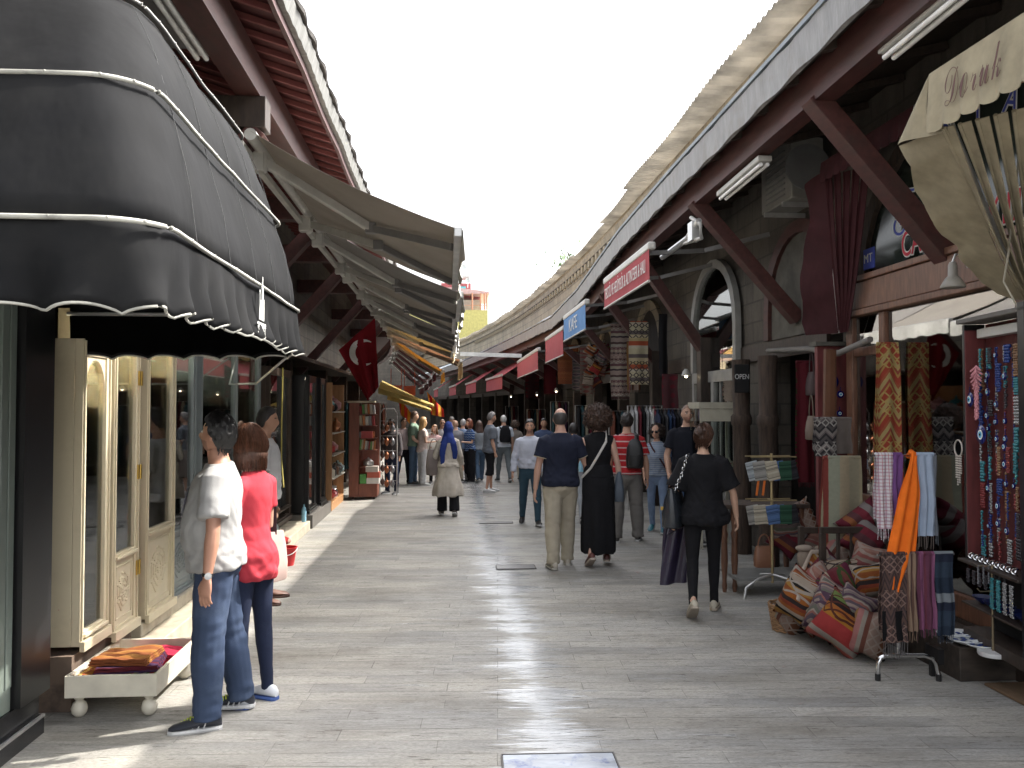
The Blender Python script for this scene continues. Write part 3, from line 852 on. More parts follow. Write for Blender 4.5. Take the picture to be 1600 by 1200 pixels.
# ---------------------------------------------------------------- right-hand bazaar range
rb = empty('bazaar_building', (3.9, 20, 0), 'long stone bazaar range with dark eave, timber braces and pale cornice on the right', 'building')
YS = [2.0 + .8 * i for i in range(12)] + [12 + 2.0 * i for i in range(34)]
WX = 3.9
def strip_right(name, m, sec, parent=rb, y0=1.0, y1=90, path=None, step=.6, smooth=False):
    """loft a cross-section (list of (x,z) functions of Y) along the street"""
    q = MB(); n = max(2, int((y1 - y0) / step)); rings = []
    for i in range(n + 1):
        Y = y0 + (y1 - y0) * i / n
        rings.append([V((x, Y, z)) for x, z in sec(Y)])
    q.loft(rings); return q.build(name, m, parent, smooth=smooth)
# upper wall over the shops
strip_right('wall', M_STONE, lambda Y: [(WX + bend(Y), 2.52), (WX + .4 + bend(Y), 2.52), (WX + .4 + bend(Y), 4.9), (WX + bend(Y), 4.9)], y1=90, step=2)
strip_right('upper_wall', M_STONE_B, lambda Y: [(WX + .02 + bend(Y), 4.903), (WX + .38 + bend(Y), 4.903), (WX + .38 + bend(Y), 6.12), (WX + .02 + bend(Y), 6.12)], y1=90, step=2)
# cornice with corbels
strip_right('cornice', M_STONE_B, lambda Y: [(WX - .07 + bend(Y), 5.76), (WX + .015 + bend(Y), 5.76), (WX + .015 + bend(Y), 5.90), (WX - .11 + bend(Y), 5.90 + .012 * math.sin(Y * 3))], y1=90, step=2)
Y = 1.5; cb = None
while Y < 50:
    if cb is None:
        q = MB(); q.box((WX - .025, 1.5, 5.68), (.085, .24, .155)); q.box((WX - .04, 1.5, 5.59), (.05, .18, .03)); cb = q.build('corbel', M_STONE_B, rb); x0_ = cb.location.copy()
        me_ = cb.data
    else:
        c2 = cb.copy(); COL.objects.link(c2); c2.location = V((bend(Y), Y - 1.5, rnd.uniform(-.008, .008))); c2.rotation_euler = (rnd.uniform(-.0, .0), 0, 0)
    Y += .52
# corrugated roof sheets
def roofsec(e):
    def f(Y):
        wv = .022 * math.sin(Y * 2 * math.pi / .16)
        x = e + bend(Y)
        return [(x, 6.17 + wv + .03 * math.sin(Y * 1.3)), (x, 6.185 + wv + .03 * math.sin(Y * 1.3)), (WX + .5 + bend(Y), 6.30 + wv), (WX + 2.5 + bend(Y), 7.1 + wv), (WX + 2.5 + bend(Y), 7.0), (WX + .5 + bend(Y), 6.18 + wv)]
    return f
M_CORR = translucent('corrugated_sheet', (.50, .47, .42), .45, var=.2)
for a, b_, e in ((1, 16.5, 3.52), (16.52, 19.6, 3.62), (19.62, 24, 3.74), (24.02, 75, 3.66)):
    strip_right('roof_sheet', M_CORR, roofsec(e), y0=a, y1=b_, step=.04 if b_ < 25 else .2)
# eave
EAVE = [(0, 2.5, 4.26), (9, 2.5, 4.16), (12.2, 2.55, 4.13), (16.6, 2.6, 3.86), (20, 2.5, 3.68), (27, 1.75, 3.60), (38, .62, 3.58), (60, -2.6, 3.55), (92, -9, 3.5)]
def eave(Y):
    for a, b_ in zip(EAVE, EAVE[1:]):
        if Y <= b_[0]:
            t = (Y - a[0]) / (b_[0] - a[0]); w_ = noise.noise(V((Y * .7, 3.3, 0))) * .025
            return a[1] + (b_[1] - a[1]) * t + w_ * .6, a[2] + (b_[2] - a[2]) * t + w_
    return EAVE[-1][1:]
def wallx(Y): return WX + bend(Y)
strip_right('fascia', M_TIN, lambda Y: [(eave(Y)[0], eave(Y)[1] + .012 * math.sin(Y * 9)), (eave(Y)[0] + .03, eave(Y)[1]), (eave(Y)[0] + .03, eave(Y)[1] + .24), (eave(Y)[0] - .015, eave(Y)[1] + .25 + .02 * noise.noise(V((Y * 4, 0, 0))))], step=.11, y1=60)
strip_right('soffit', M_DARKW, lambda Y: [(eave(Y)[0] + .05, eave(Y)[1] + .10), (wallx(Y) - .01, max(4.3, eave(Y)[1] + .45)), (wallx(Y) - .01, max(4.33, eave(Y)[1] + .48)), (eave(Y)[0] + .05, eave(Y)[1] + .13)], step=.5, y1=60)
strip_right('lean_to_roof', M_LEAD, lambda Y: [(eave(Y)[0] - .03, eave(Y)[1] + .26), (wallx(Y) + .1, 4.87), (wallx(Y) + .1, 4.90), (eave(Y)[0] - .04, eave(Y)[1] + .285)], step=.5, y1=60)
strip_right('purlin', M_RED, lambda Y: [(eave(Y)[0] + .18, eave(Y)[1] - .16), (eave(Y)[0] + .34, eave(Y)[1] - .16), (eave(Y)[0] + .34, eave(Y)[1] + .12), (eave(Y)[0] + .18, eave(Y)[1] + .12)], step=.8, y1=60)
q = MB(); Y = 1.2
while Y < 30:
    ex, ez = eave(Y); q.bar((ex + .06, Y, ez + .07), (wallx(Y) - .02, Y, max(4.3, ez + .45) - .04), .07, .06); Y += .62
q.build('rafters', M_DARKW, rb)
# batten strips on the lead roof, tin patches
for Yb in (3.1, 5.95, 8.95, 12.0, 14.9, 17.8, 20.8, 23.8, 27.0, 30.5, 34, 38):
    ex, ez = eave(Yb); xw = wallx(Yb)
    q = MB(); bot = 2.75 if Yb < 11 else 2.45
    q.bar((ex + .2, Yb, ez - .1), (xw - .03, Yb, bot), .14, .17, up=(0, 1, 0)); q.build('brace', M_RED, rb, bevel=.006)
    if Yb > 10: q = MB(); q.bbox((xw - .22, Yb - .1, 0), (xw - .003, Yb + .1, bot + .35)); q.build('post', M_DARKW if Yb > 4 else M_OLDW, rb, bevel=.01)
# ground-floor piers, shop interiors
for a, b_ in [(-1, 4.1), (7.45, 7.95), (10.15, 10.75), (13.0, 14.0), (17.2, 17.9), (22, 23)] + [(26 + 4.2 * i, 27 + 4.2 * i) for i in range(12)]:
    q = MB(); q.bbox((wallx(b_) + .003, a, 0), (wallx(b_) + .39, b_, 2.517)); q.build('pier', M_STONE, rb)
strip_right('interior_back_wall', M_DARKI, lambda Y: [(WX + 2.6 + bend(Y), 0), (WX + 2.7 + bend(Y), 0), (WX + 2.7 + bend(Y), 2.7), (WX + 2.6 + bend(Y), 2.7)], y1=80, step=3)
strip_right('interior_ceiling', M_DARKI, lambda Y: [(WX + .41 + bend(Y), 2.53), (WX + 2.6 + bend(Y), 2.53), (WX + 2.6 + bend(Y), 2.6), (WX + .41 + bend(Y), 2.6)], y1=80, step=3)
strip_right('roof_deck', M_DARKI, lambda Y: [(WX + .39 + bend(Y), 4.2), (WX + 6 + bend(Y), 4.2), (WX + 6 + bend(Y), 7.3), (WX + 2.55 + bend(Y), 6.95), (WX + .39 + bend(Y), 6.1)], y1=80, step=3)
# partitions between shops
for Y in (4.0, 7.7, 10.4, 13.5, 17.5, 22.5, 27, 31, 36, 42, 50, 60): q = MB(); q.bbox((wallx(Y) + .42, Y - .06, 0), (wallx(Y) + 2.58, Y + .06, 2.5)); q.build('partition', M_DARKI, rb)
# a beam across the shop openings
strip_right('lintel', M_DARKW, lambda Y: [(WX - .05 + bend(Y), 2.36), (WX - .004 + bend(Y), 2.36), (WX - .004 + bend(Y), 2.56), (WX - .05 + bend(Y), 2.56)], y0=8.2, y1=80, step=2)

def arch_pts(yc, hw, z0, zs, rise, n=14, pointed=.0):
    pts = [(yc - hw, z0)]
    for i in range(n + 1):
        a = math.pi * (1 - i / n); y = yc + hw * math.cos(a); z = zs + rise * (math.sin(a) ** (1.0 if not pointed else .85))
        pts.append((y, z))
    pts.append((yc + hw, z0)); return pts
def arch(name, yc, hw, z0, zs, rise, X, frame_m, fill_m, fw=.1, depth=.08, parent=None):
    p = arch_pts(yc, hw, z0, zs, rise)
    q = MB()
    inner = [(yc + (y - yc) * (1 - fw / hw), z if z <= z0 + 1e-6 else z0 + (z - z0) * (1 - fw / (zs + rise - z0))) for y, z in p]
    n = len(p); vs = []
    for y, z in p: vs.append((X, y, z)); 
    for y, z in inner: vs.append((X, y, z))
    for y, z in p: vs.append((X + depth, y, z))
    for y, z in inner: vs.append((X + depth, y, z))
    fs = []
    for i in range(n - 1):
        fs += [(i, i + 1, n + i + 1, n + i), (2 * n + i, 3 * n + i, 3 * n + i + 1, 2 * n + i + 1), (i, 2 * n + i, 2 * n + i + 1, i + 1), (n + i, n + i + 1, 3 * n + i + 1, 3 * n + i)]
    q.add(vs, fs); f = q.build(name, frame_m, parent)
    q = MB(); q.prism([(X + depth * .6, y, z) for y, z in inner], (depth * .3, 0, 0)); q.build('pane' if 'window' in name else 'infill', fill_m, f)
    return f
# carpet shop arch, plaster arch, white window
arch('arched_window', 5.73, 1.72, 2.98, 3.05, 1.18, WX - .10, M_OLDW, mat('green_black_glass', (.028, .036, .030), rough=.12, bump=0, var=.1), fw=.13, parent=rb)
arch('plaster_arch', 8.9, .95, 2.58, 2.9, .95, WX - .07, M_RED, M_DIM, fw=.14, parent=rb)
wf = arch('arched_window', 11.72, 1.02, 2.30, 2.95, .95, WX - .12, mat('white_window_frame', (.26, .26, .245), rough=.5), G_DARK, fw=.12, parent=rb)
for yc in (15.8, 20, 24.5, 29, 34):
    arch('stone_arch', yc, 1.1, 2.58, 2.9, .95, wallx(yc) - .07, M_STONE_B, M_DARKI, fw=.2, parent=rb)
# white door leaves under the white arch
q = MB()
for a, b_ in ((10.78, 10.86), (11.66, 11.78), (12.6, 12.7)): q.bbox((WX - .11, a, 0), (WX - .03, b_, 2.298))
q.bbox((WX - .112, 10.78, 2.14), (WX - .028, 12.7, 2.297)); q.bbox((WX - .112, 10.78, .0), (WX - .028, 12.7, .32))
for a in (11.1, 11.42, 12.02, 12.34): q.bbox((WX - .09, a, .3), (WX - .05, a + .035, 2.15))
dr = q.build('glazed_door', mat('white_window_frame', (.42, .42, .40)), rb)
q = MB(); q.bbox((WX - .075, 10.86, .3), (WX - .065, 12.6, 2.14)); q.build('pane', G, dr)
# AC units
def ac(c, dims, label, fan=True):
    t = empty('air_conditioner', c, label, 'air conditioner', 'air conditioner units fixed high on the shop walls')
    q = MB(); q.box(V(c) + V((0, 0, dims[2] / 2)), dims); q.build('casing', mat('dusty_casing', (.17, .165, .15), rough=.5, dirt=((.08, .075, .07), 5, .6)), t, bevel=.015)
    q = MB(); s = -1 if c[0] > 0 else 1
    for i in range(9): q.box((c[0] + s * (dims[0] / 2 + .006), c[1], c[2] + dims[2] * (.12 + .09 * i)), (.012, dims[1] * .62, .012))
    q.lathe([(.02, 0), (dims[2] * .38, 0), (dims[2] * .38, .012), (.02, .012)], (c[0], c[1] - dims[1] / 2 - .014, c[2] + dims[2] / 2), 24, M=Matrix.Rotation(R(-90), 3, 'X'))
    q.build('grille', mat('grille_grey', (.12, .12, .12), rough=.6), t)
    for dy in (-.3, .3): q = MB(); q.bbox((c[0] - .2, c[1] + dy * dims[1] - .015, c[2] - .05), (c[0] + .25 * (1 if c[0] > 0 else -1), c[1] + dy * dims[1] + .015, c[2] - .004)); q.build('bracket', M_ALU, t)
ac((3.6, 8.45, 3.88), (.34, .8, .62), 'dusty white air conditioner high on the wall above the plaster arch on the right')
ac((-2.4, 11.6, 2.75), (.32, .6, .52), 'louvred air conditioner between the timber braces above the black showcases')
# fluorescent lamps
def tubelamp(a, b_, label):
    t = empty('fluorescent_lamp', (V(a) + V(b_)) / 2, label, 'lamp', 'fluorescent tube lamps under the eaves')
    q = MB(); q.bar(V(a) + V((0, 0, .05)), V(b_) + V((0, 0, .05)), .13, .05); q.build('lamp_body', M_WHITE, t, bevel=.008)
    q = MB(); q.tube([V(a) * .98 + V(b_) * .02 + V((.03, 0, 0)), V(b_) * .98 + V(a) * .02 + V((.03, 0, 0))], .018, 10, ref=(0, 0, 1)); q.tube([V(a) * .98 + V(b_) * .02 + V((-.03, 0, 0)), V(b_) * .98 + V(a) * .02 + V((-.03, 0, 0))], .018, 10, ref=(0, 0, 1))
    q.build('tube', mat('unlit_tube', (.8, .8, .78), rough=.25, bump=0), t, smooth=True)
tubelamp((2.79, 7.1, 3.93), (2.79, 8.25, 3.90), 'short white fluorescent lamp under the right-hand purlin beside the bracket')
tubelamp((2.79, 3.9, 4.02), (2.79, 5.05, 4.00), 'white fluorescent lamp under the eave above the cream folded awning')
tubelamp((-1.64, 4.3, 4.12), (-1.64, 5.65, 4.10), 'long white fluorescent lamp under the left eave above the black awning')

# ---------------------------------------------------------------- left-hand range
lb = empty('bazaar_building', (-2.9, 18, 0), 'left-hand bazaar range with maroon boarded eave over the black awning and show windows', 'building')
LX = -2.75
strip_left = lambda name, m, sec, y0=1.0, y1=80, step=2.0: strip_right(name, m, sec, parent=lb, y0=y0, y1=y1, step=step)
strip_left('wall', M_STONE, lambda Y: [(LX + bl(Y), 2.6), (LX - .4 + bl(Y), 2.6), (LX - .4 + bl(Y), 5.0), (LX + bl(Y), 5.0)])
def le(Y): return -1.12 + bl(Y) + .015 * noise.noise(V((Y, 7, 0))), 4.38 + .02 * noise.noise(V((Y * .9, 1, 0)))
strip_left('fascia', M_REDD, lambda Y: [(le(Y)[0], le(Y)[1]), (le(Y)[0] - .03, le(Y)[1]), (le(Y)[0] - .03, le(Y)[1] + .07), (le(Y)[0], le(Y)[1] + .07)], step=.5)
strip_left('eave_sheet', mat('pale_eave_sheet', (.17, .17, .16), rough=.6, var=.2, stretch=(1, 5, 1)), lambda Y: [(le(Y)[0] + .04 + .004 * math.sin(Y * 31), le(Y)[1] + .075), (le(Y)[0] - .05, le(Y)[1] + .072), (le(Y)[0] - .05, le(Y)[1] + .17), (le(Y)[0] + .07 + .005 * math.sin(Y * 31), le(Y)[1] + .18)], y1=16, step=.07)
strip_left('roof_tiles', mat('dark_roof_tile', (.07, .064, .06), rough=.8, var=.3), lambda Y: [(le(Y)[0] + .085 + .012 * math.sin(Y * 11 + math.sin(Y * 3)), le(Y)[1] + .185 + .012 * abs(math.sin(Y * 7))), (LX - .5 + bl(Y), 5.3), (LX - .5 + bl(Y), 5.36), (le(Y)[0] + .095 + .012 * math.sin(Y * 11 + math.sin(Y * 3)), le(Y)[1] + .21 + .02 * noise.noise(V((Y * 5, 0, 0))))], step=.06, y1=16)
strip_left('roof_tiles', mat('dark_roof_tile', (.07, .064, .06)), lambda Y: [(le(Y)[0] + .10, le(Y)[1] + .185), (LX - .5 + bl(Y), 5.3), (LX - .5 + bl(Y), 5.36), (le(Y)[0] + .11, le(Y)[1] + .21)], step=2, y0=16.01)
strip_left('soffit', M_REDD, lambda Y: [(le(Y)[0] - .03, le(Y)[1] + .045), (LX + .01 + bl(Y), 4.90), (LX + .01 + bl(Y), 4.93), (le(Y)[0] - .03, le(Y)[1] + .07)], step=1)
q = MB(); Y = 1.2
while Y < 16: q.bar((le(Y)[0] - .035, Y, le(Y)[1] + .02), (LX + .02, Y, 4.865), .03, .04); Y += .27
q.build('soffit_battens', mat('maroon_batten', (.16, .045, .04), rough=.6), lb)
strip_left('purlin', M_RED, lambda Y: [(-1.58 + bl(Y), 4.10), (-1.40 + bl(Y), 4.10), (-1.40 + bl(Y), 4.38), (-1.58 + bl(Y), 4.38)], y1=60, step=3)
for Y in (3.3, 6.35, 9.4, 12.1, 15.4, 20, 25):
    q = MB(); q.bbox((LX + .01 + bl(Y), Y - .09, 3.86), (-1.36 + bl(Y), Y + .09, 4.098)); q.build('cross_beam', M_RED if Y != 6.35 else M_DARKW, lb, bevel=.006)
    q = MB(); q.bar((-1.42 + bl(Y), Y, 3.86), (LX + .05 + bl(Y), Y, 2.42), .14, .17, up=(0, 1, 0)); q.build('brace', M_RED, lb, bevel=.006)
# vent duct and pipes under the left eave
q = MB(); q.bbox((-2.1, 2.5, 4.28), (-1.82, 5.9, 4.42)); q.build('perforated_duct', mat('grey_duct', (.14, .14, .14), rough=.6, bs=90, bump=.6), lb)
for Y in [1.0, 7.4, 10.2, 12.9, 16.6] + [20 + 3.6 * i for i in range(12)]:
    q = MB(); q.bbox((-2.74 + bl(Y), Y, 0), (-2.40 + bl(Y), Y + .22, 2.597)); q.build('pier', M_OLDW, lb)
strip_left('interior_back_wall', mat('shop_back_wall', (.20, .18, .15), rough=.9, var=.2), lambda Y: [(LX - 2.0 + bl(Y), 0), (LX - 2.1 + bl(Y), 0), (LX - 2.1 + bl(Y), 2.7), (LX - 2.0 + bl(Y), 2.7)])
strip_left('interior_ceiling', M_DARKI, lambda Y: [(LX - .01 + bl(Y), 2.602), (LX - 2.0 + bl(Y), 2.602), (LX - 2.0 + bl(Y), 2.66), (LX - .01 + bl(Y), 2.66)])
strip_left('front_ceiling', M_DARKW, lambda Y: [(-2.2 + bl(Y), 2.50), (LX + .0 + bl(Y), 2.50), (LX + .0 + bl(Y), 2.56), (-2.2 + bl(Y), 2.56)])
for Y in (5.0, 7.5, 10.3, 13, 16.7, 21, 25, 30, 36, 44, 54): q = MB(); q.bbox((LX - .02 + bl(Y), Y - .05, 0), (LX - 1.98 + bl(Y), Y + .05, 2.6)); q.build('partition', M_DIM, lb)

# ---------------------------------------------------------------- buildings beyond the end of the street
yb = empty('town_house', (-1, 72, 0), 'yellow house with red upper block, open terrace and satellite dishes beyond the street end', 'building')
def yy(px, py): return AY(px, py, 70)
q = MB(); a = yy(690, 484); b_ = yy(762, 484); q.bbox((a.x - 8, 70.1, 0), (b_.x - .1, 78, 7.4)); q.build('lower_wall', M_STONE, yb); q = MB(); q.bbox((a.x - 3, 70, 7.4), (b_.x, 78, a.z)); q.build('wall', mat('yellow_render', (.50, .46, .17), rough=.9), yb)
M_BUR = mat('burgundy_render', (.30, .085, .09), rough=.8)
q = MB(); q.bbox((yy(690, 0).x, 70.5, yy(0, 484).z), (yy(752, 0).x, 78, yy(0, 460).z)); q.build('terrace_wall', mat('terrace_beige', (.42, .36, .30), rough=.9), yb)
q = MB()
for px in (722, 738, 751, 757, 761): q.tube([yy(px, 484), yy(px, 458)], .07, 8)
q.bar(yy(716, 477), yy(761, 477), .05, .05); q.build('terrace_post', mat('orange_post', (.5, .25, .15), rough=.6), yb)
q = MB(); q.prism([yy(690, 459), yy(765, 459), yy(764, 456), yy(752, 454), yy(712, 449), yy(690, 449)], (0, 7, 0)); q.build('roof', mat('pink_tin', (.5, .34, .32), rough=.6), yb)
q = MB(); q.bbox((yy(690, 0).x, 71.5, yy(0, 453).z), (yy(737, 0).x, 77, yy(0, 430).z)); q.bbox((yy(738, 0).x, 72, yy(0, 453).z), (yy(752, 0).x, 77, yy(0, 441).z)); q.build('upper_block', M_BUR, yb)
q = MB(); q.bbox((yy(718, 0).x, 71.3, yy(0, 443).z), (yy(729, 0).x, 71.49, yy(0, 436).z)); q.build('tile_panel', mat('teal_tile', (.08, .38, .42), rough=.4), yb)
q = MB(); q.bbox((yy(711, 0).x, 71.25, yy(0, 443).z), (yy(716, 0).x, 71.49, yy(0, 432).z)); w_ = q.build('window', M_WHITE, yb)
q = MB(); q.bbox((yy(712, 0).x, 71.2, yy(0, 438).z), (yy(715, 0).x, 71.24, yy(0, 434).z)); q.build('pane', M_BLACK, w_)
for px, py, r in ((731, 439, .25), (719, 424, .32), (724, 416, .30), (713, 423, .22)):
    c = yy(px, py) + V((0, .8 if py < 430 else .2, 0))
    t = tag(MB().lathe([(.01, .0), (r * .6, .05), (r, .16), (r * .98, .18), (.01, .03)], c, 18, M=Matrix.Rotation(R(75 + px % 7 * 4), 3, 'X')).tube([c, c + V((0, .25, -.5))], .03, 6).build('satellite_dish', mat('dish_white', (.62, .66, .66), rough=.5)),
            {731: 'white satellite dish beside the teal tiles on the red block', 719: 'pale satellite dish low on the roof of the red block', 724: 'topmost satellite dish over the red block', 713: 'small satellite dish at the awning edge on the red roof'}[px], 'satellite dish', 'satellite dishes on the far house')
q = MB(); c = yy(718, 430); q.tube([c + V((0, 2, 0)), c + V((.0, 2, .9))], .3, 14); q.tube([c + V((-.3, 2.4, .2)), c + V((.9, 2.4, .2))], .25, 12, ref=(0, 0, 1)); tag(q.build('water_tank', mat('tank_grey', (.35, .37, .36), rough=.5)), 'grey rooftop water tank among the satellite dishes', 'water tank')
# low grey block closing the bend
q = MB(); q.bbox((-30, 96, 0), (-6, 104, 5.5)); hb_ = q.build('street_end_wall', M_STONE_B)
tag(hb_, 'plain stone building closing the far bend of the street', 'building')
# rooftop shrub on the right
def leafy(name, c, r, n, label, cat, cols=((.05, .10, .03), (.09, .15, .05))):
    q = MB(); rr = random.Random(3)
    for i in range(n):
        d = V((rr.gauss(0, 1), rr.gauss(0, 1), rr.gauss(0, .8))) * .5; p = V(c) + V((d.x * r[0], d.y * r[1], abs(d.z) * r[2])); s = rr.uniform(.04, .1)
        a = V((rr.gauss(0, 1), rr.gauss(0, 1), rr.gauss(0, 1))).normalized(); b2 = a.orthogonal().normalized(); q.cur = i % 2
        q.add([p - a * s, p + b2 * s * .5, p + a * s, p - b2 * s * .5], [(0, 1, 2, 3)])
    t = empty(name, c, label, cat)
    q.build('foliage', [mat('leaf_dark', cols[0], bump=0), mat('leaf_light', cols[1], bump=0)], t, fixn=False)
    s = MB(); [s.tube([V(c), V(c) + V((math.cos(k) * r[0] * .5, math.sin(k) * .2, r[2] * .7))], .015, 5) for k in range(5)]; s.build('stem', M_OLDW, t)
leafy('roof_shrub', (4.15, 27, 6.45), (.9, .8, .6), 260, 'small green shrub growing on the roof edge of the right-hand range', 'shrub')

# ================================================================ LEFT SIDE THINGS
# ---- black dome canopy
def canopy_path(xo, yn, yf, xw=-2.28, r=.2, nn=16, na=8, ns=26):
    pts = [(xw + (xo - r - xw) * i / nn, yn) for i in range(nn + 1)]
    pts += [(xo - r + r * math.sin(a), yn + r - r * math.cos(a)) for a in [math.pi / 2 * (i + 1) / na for i in range(na)]]
    pts += [(xo, yn + r + (yf - r - yn - r) * (i + 1) / ns) for i in range(ns)]
    pts += [(xo - r + r * math.cos(a), yf - r + r * math.sin(a)) for a in [math.pi / 2 * (i + 1) / na for i in range(na)]]
    pts += [(xo - r + (xw - xo + r) * (i + 1) / nn, yf) for i in range(nn)]
    return pts
ca = empty('canopy', (-1.5, 3.9, 2.07), 'big black fabric dome canopy with pale piping and scalloped skirt over the cream show windows', 'awning')
M_CANV = mat('black_canvas', (.0085, .0088, .0098), rough=.85, var=.3, vs=2.2, stretch=(1, 1, .5), bs=6, bump=.5, bd=.012, dirt=((.02, .02, .02), 2.0, .5), spec=.12)
M_PIPE = mat('pale_piping', (.36, .355, .32), rough=.75, var=.25, dirt=((.12, .12, .11), 9, .6))
LV = [(2.35, -.90, 2.60, 5.20), (2.60, -.94, 2.69, 5.18), (2.86, -1.02, 2.80, 5.17), (3.12, -1.10, 2.98, 5.15), (3.36, -1.22, 3.20, 5.10), (3.42, -1.42, 3.34, 5.06), (3.45, -1.75, 3.5, 5.0), (3.46, -2.1, 3.6, 4.9), (3.465, -2.2, 3.7, 4.8)]
q = MB()
def lift(ring, z, k=1.0): return [V((x, y, z)) for x, y in ring]
rings = []
for i in range(len(LV) - 1):
    a, b_ = LV[i], LV[i + 1]
    for j in range(3):
        t = j / 3; z, xo, yn, yf = [a[k] + (b_[k] - a[k]) * t for k in range(4)]
        bulge = .015 * math.sin(math.pi * t) * (1 if i in (0, 2, 4) else .6)
        rings.append([p + V((0, 0, 0)) for p in lift(canopy_path(xo - .012 + bulge, yn - bulge * .5, yf), z)])
rings.append(lift(canopy_path(*[LV[-1][k] for k in (1, 2, 3)]), LV[-1][0]))
for ri, rg_ in enumerate(rings):
    for p in rg_:
        nzv = noise.noise(V((p.x * 3.1 + 5, p.y * 3.1, p.z * 1.6))) * .020 + abs(noise.noise(V((p.x * 7, p.y * 7, p.z * 1.8 + 3)))) * .012
        p.x += nzv * (1 if p.x > -1.3 else .3); p.y -= nzv * (1 if p.y < 4.4 else -1)
q.loft(rings, cap=False, close=False)
cv = q.build('cover', M_CANV, ca, smooth=True, fixn=False)
md = cv.modifiers.new('thick', 'SOLIDIFY'); md.thickness = .004
# scalloped skirt
path = canopy_path(-.90, 2.60, 5.20, nn=60, na=20, ns=130)
cum = [0.0]
for a, b_ in zip(path, path[1:]): cum.append(cum[-1] + math.hypot(b_[0] - a[0], b_[1] - a[1]))
def skirt_pt(i, v):
    x, y = path[i]; d = cum[i]
    a, b_ = path[max(i - 1, 0)], path[min(i + 1, len(path) - 1)]
    tx, ty = b_[0] - a[0], b_[1] - a[1]; L_ = math.hypot(tx, ty); nx, ny = ty / L_, -tx / L_
    zb = 2.075 + .028 * abs(math.sin(d * math.pi / .215)) ** .7 * 1.0 - .01 * math.sin(d * 1.7)
    fl = .028 * math.sin(d * 2 * math.pi / .215 + .8 * math.sin(d * 3)) * v ** 1.6 + .02 * noise.noise(V((d * 2.2, v * 1.5, 4))) * (.3 + v)
    return V((x + nx * (fl + .012 * v), y + ny * (fl + .012 * v), 2.352 + (zb - 2.352) * v))
q = MB(); N_ = len(path)
g = [[skirt_pt(i, j / 10) for i in range(N_)] for j in range(11)]
q.loft(g, cap=False, close=False)
sk_o = q.build('skirt', M_CANV, ca, smooth=True, fixn=False)
md = sk_o.modifiers.new('thick', 'SOLIDIFY'); md.thickness = .004
q = MB(); inw = [V((x + (.012 if x < -1.3 else -.012), y + (.012 if y < 4 else -.012), 0)) for x, y in path]
q.loft([[skirt_pt(i, j / 6 * .93).lerp(V((-1.7, 3.9, skirt_pt(i, j / 6 * .93).z)), .022) for i in range(N_)] for j in range(7)], cap=False, close=False)
q.build('shade_sheet', mat('painted_shade_black', (.003, .003, .003), rough=1, bump=0, spec=0), ca, smooth=True, fixn=False)  # added black sheet that paints the deep shade inside the skirt
q = MB(); q.tube([skirt_pt(i, 1.0) for i in range(N_)], .0055, 6); q.build('edge_piping', M_PIPE, ca, smooth=True)
def pipe_ring(z, xo, yn, yf, r):
    pp = [V((x, y, z)) for x, y in canopy_path(xo, yn, yf, nn=20, na=12, ns=30)]
    for p in pp:
        nzv = noise.noise(V((p.x * 3.1 + 5, p.y * 3.1, p.z * 1.6))) * .012; p.x += nzv; p.y -= nzv
        # push outwards a little
        if p.x > -1.25: p.x += .014
        p.y += -.014 if p.y < 3.4 else (.01 if p.y > 5 else 0)
    m = MB(); m.tube(pp, r, 8)
    for k in range(2, len(pp), 4): m.sphere(pp[k] + V((.005, -.004, .002)), r * .7, 8, 6)
    return m
pipe_ring(2.352, -.90, 2.60, 5.20, .0085).build('rail_piping', M_PIPE, ca, smooth=True)
pipe_ring(2.87, -1.015, 2.81, 5.17, .0085).build('rail_piping', M_PIPE, ca, smooth=True)
pipe_ring(3.365, -1.215, 3.20, 5.10, .007).build('rail_piping', mat('grey_piping', (.25, .25, .24), rough=.6), ca, smooth=True)
# seams
q = MB()
for y in (3.05, 3.5, 3.95, 4.4, 4.85):
    pts = []
    for z in [2.37 + .1 * k for k in range(10)]:
        for a, b_ in zip(LV, LV[1:]):
            if a[0] <= z <= b_[0]:
                t = (z - a[0]) / (b_[0] - a[0]); xo = a[1] + (b_[1] - a[1]) * t; pts.append(V((xo + .006 + .012 * noise.noise(V((xo * 3.1 + 5, y * 3.1, z * 1.6))), y + (z - 2.35) * .1, z))); break
    q.tube(pts, .0016, 5, ref=(0, 1, 0))
q.build('seam', mat('seam_thread', (.06, .06, .06), rough=.7), ca, smooth=True)
# castle-shaped emblem and its line, street side and near side
M_PRINT = mat('white_print', (.62, .62, .60), rough=.7, bump=0)
def emblem(o, x, y, s):
    M = basis(o, x, y); q = MB()
    def r(a, b_, c, d): q.add([M @ V((u * s, v * s, w_)) for w_ in (0, .002) for u, v in ((a, b_), (c, b_), (c, d), (a, d))], [(0, 1, 2, 3), (4, 7, 6, 5), (0, 4, 5, 1), (1, 5, 6, 2), (2, 6, 7, 3), (3, 7, 4, 0)])
    r(-.5, 0, .5, .07)
    for a, h in ((-.26, .75), (-.12, .55), (.02, 1.05), (.14, .9), (.24, .6)): r(a - .035, .14, a + .035, .14 + h)
    r(-.3, .5, -.2, .95); r(.05, 1.0, .11, 1.35)
    q.build('emblem', M_PRINT, ca)
emblem((-.868, 3.95, 2.160), (0, 1, 0), (0, 0, 1), .17)
lettering('SAFFET', .055, (-.866, 3.95, 2.135), (0, 1, 0), (0, 0, 1), M_PRINT, ca, sx=.9)
emblem((-1.50, 2.572, 2.137), (1, 0, 0), (0, 0, 1), .30)
lettering('SAFFET', .075, (-1.47, 2.570, 2.10), (1, 0, 0), (0, 0, 1), M_PRINT, ca, sx=1.1)
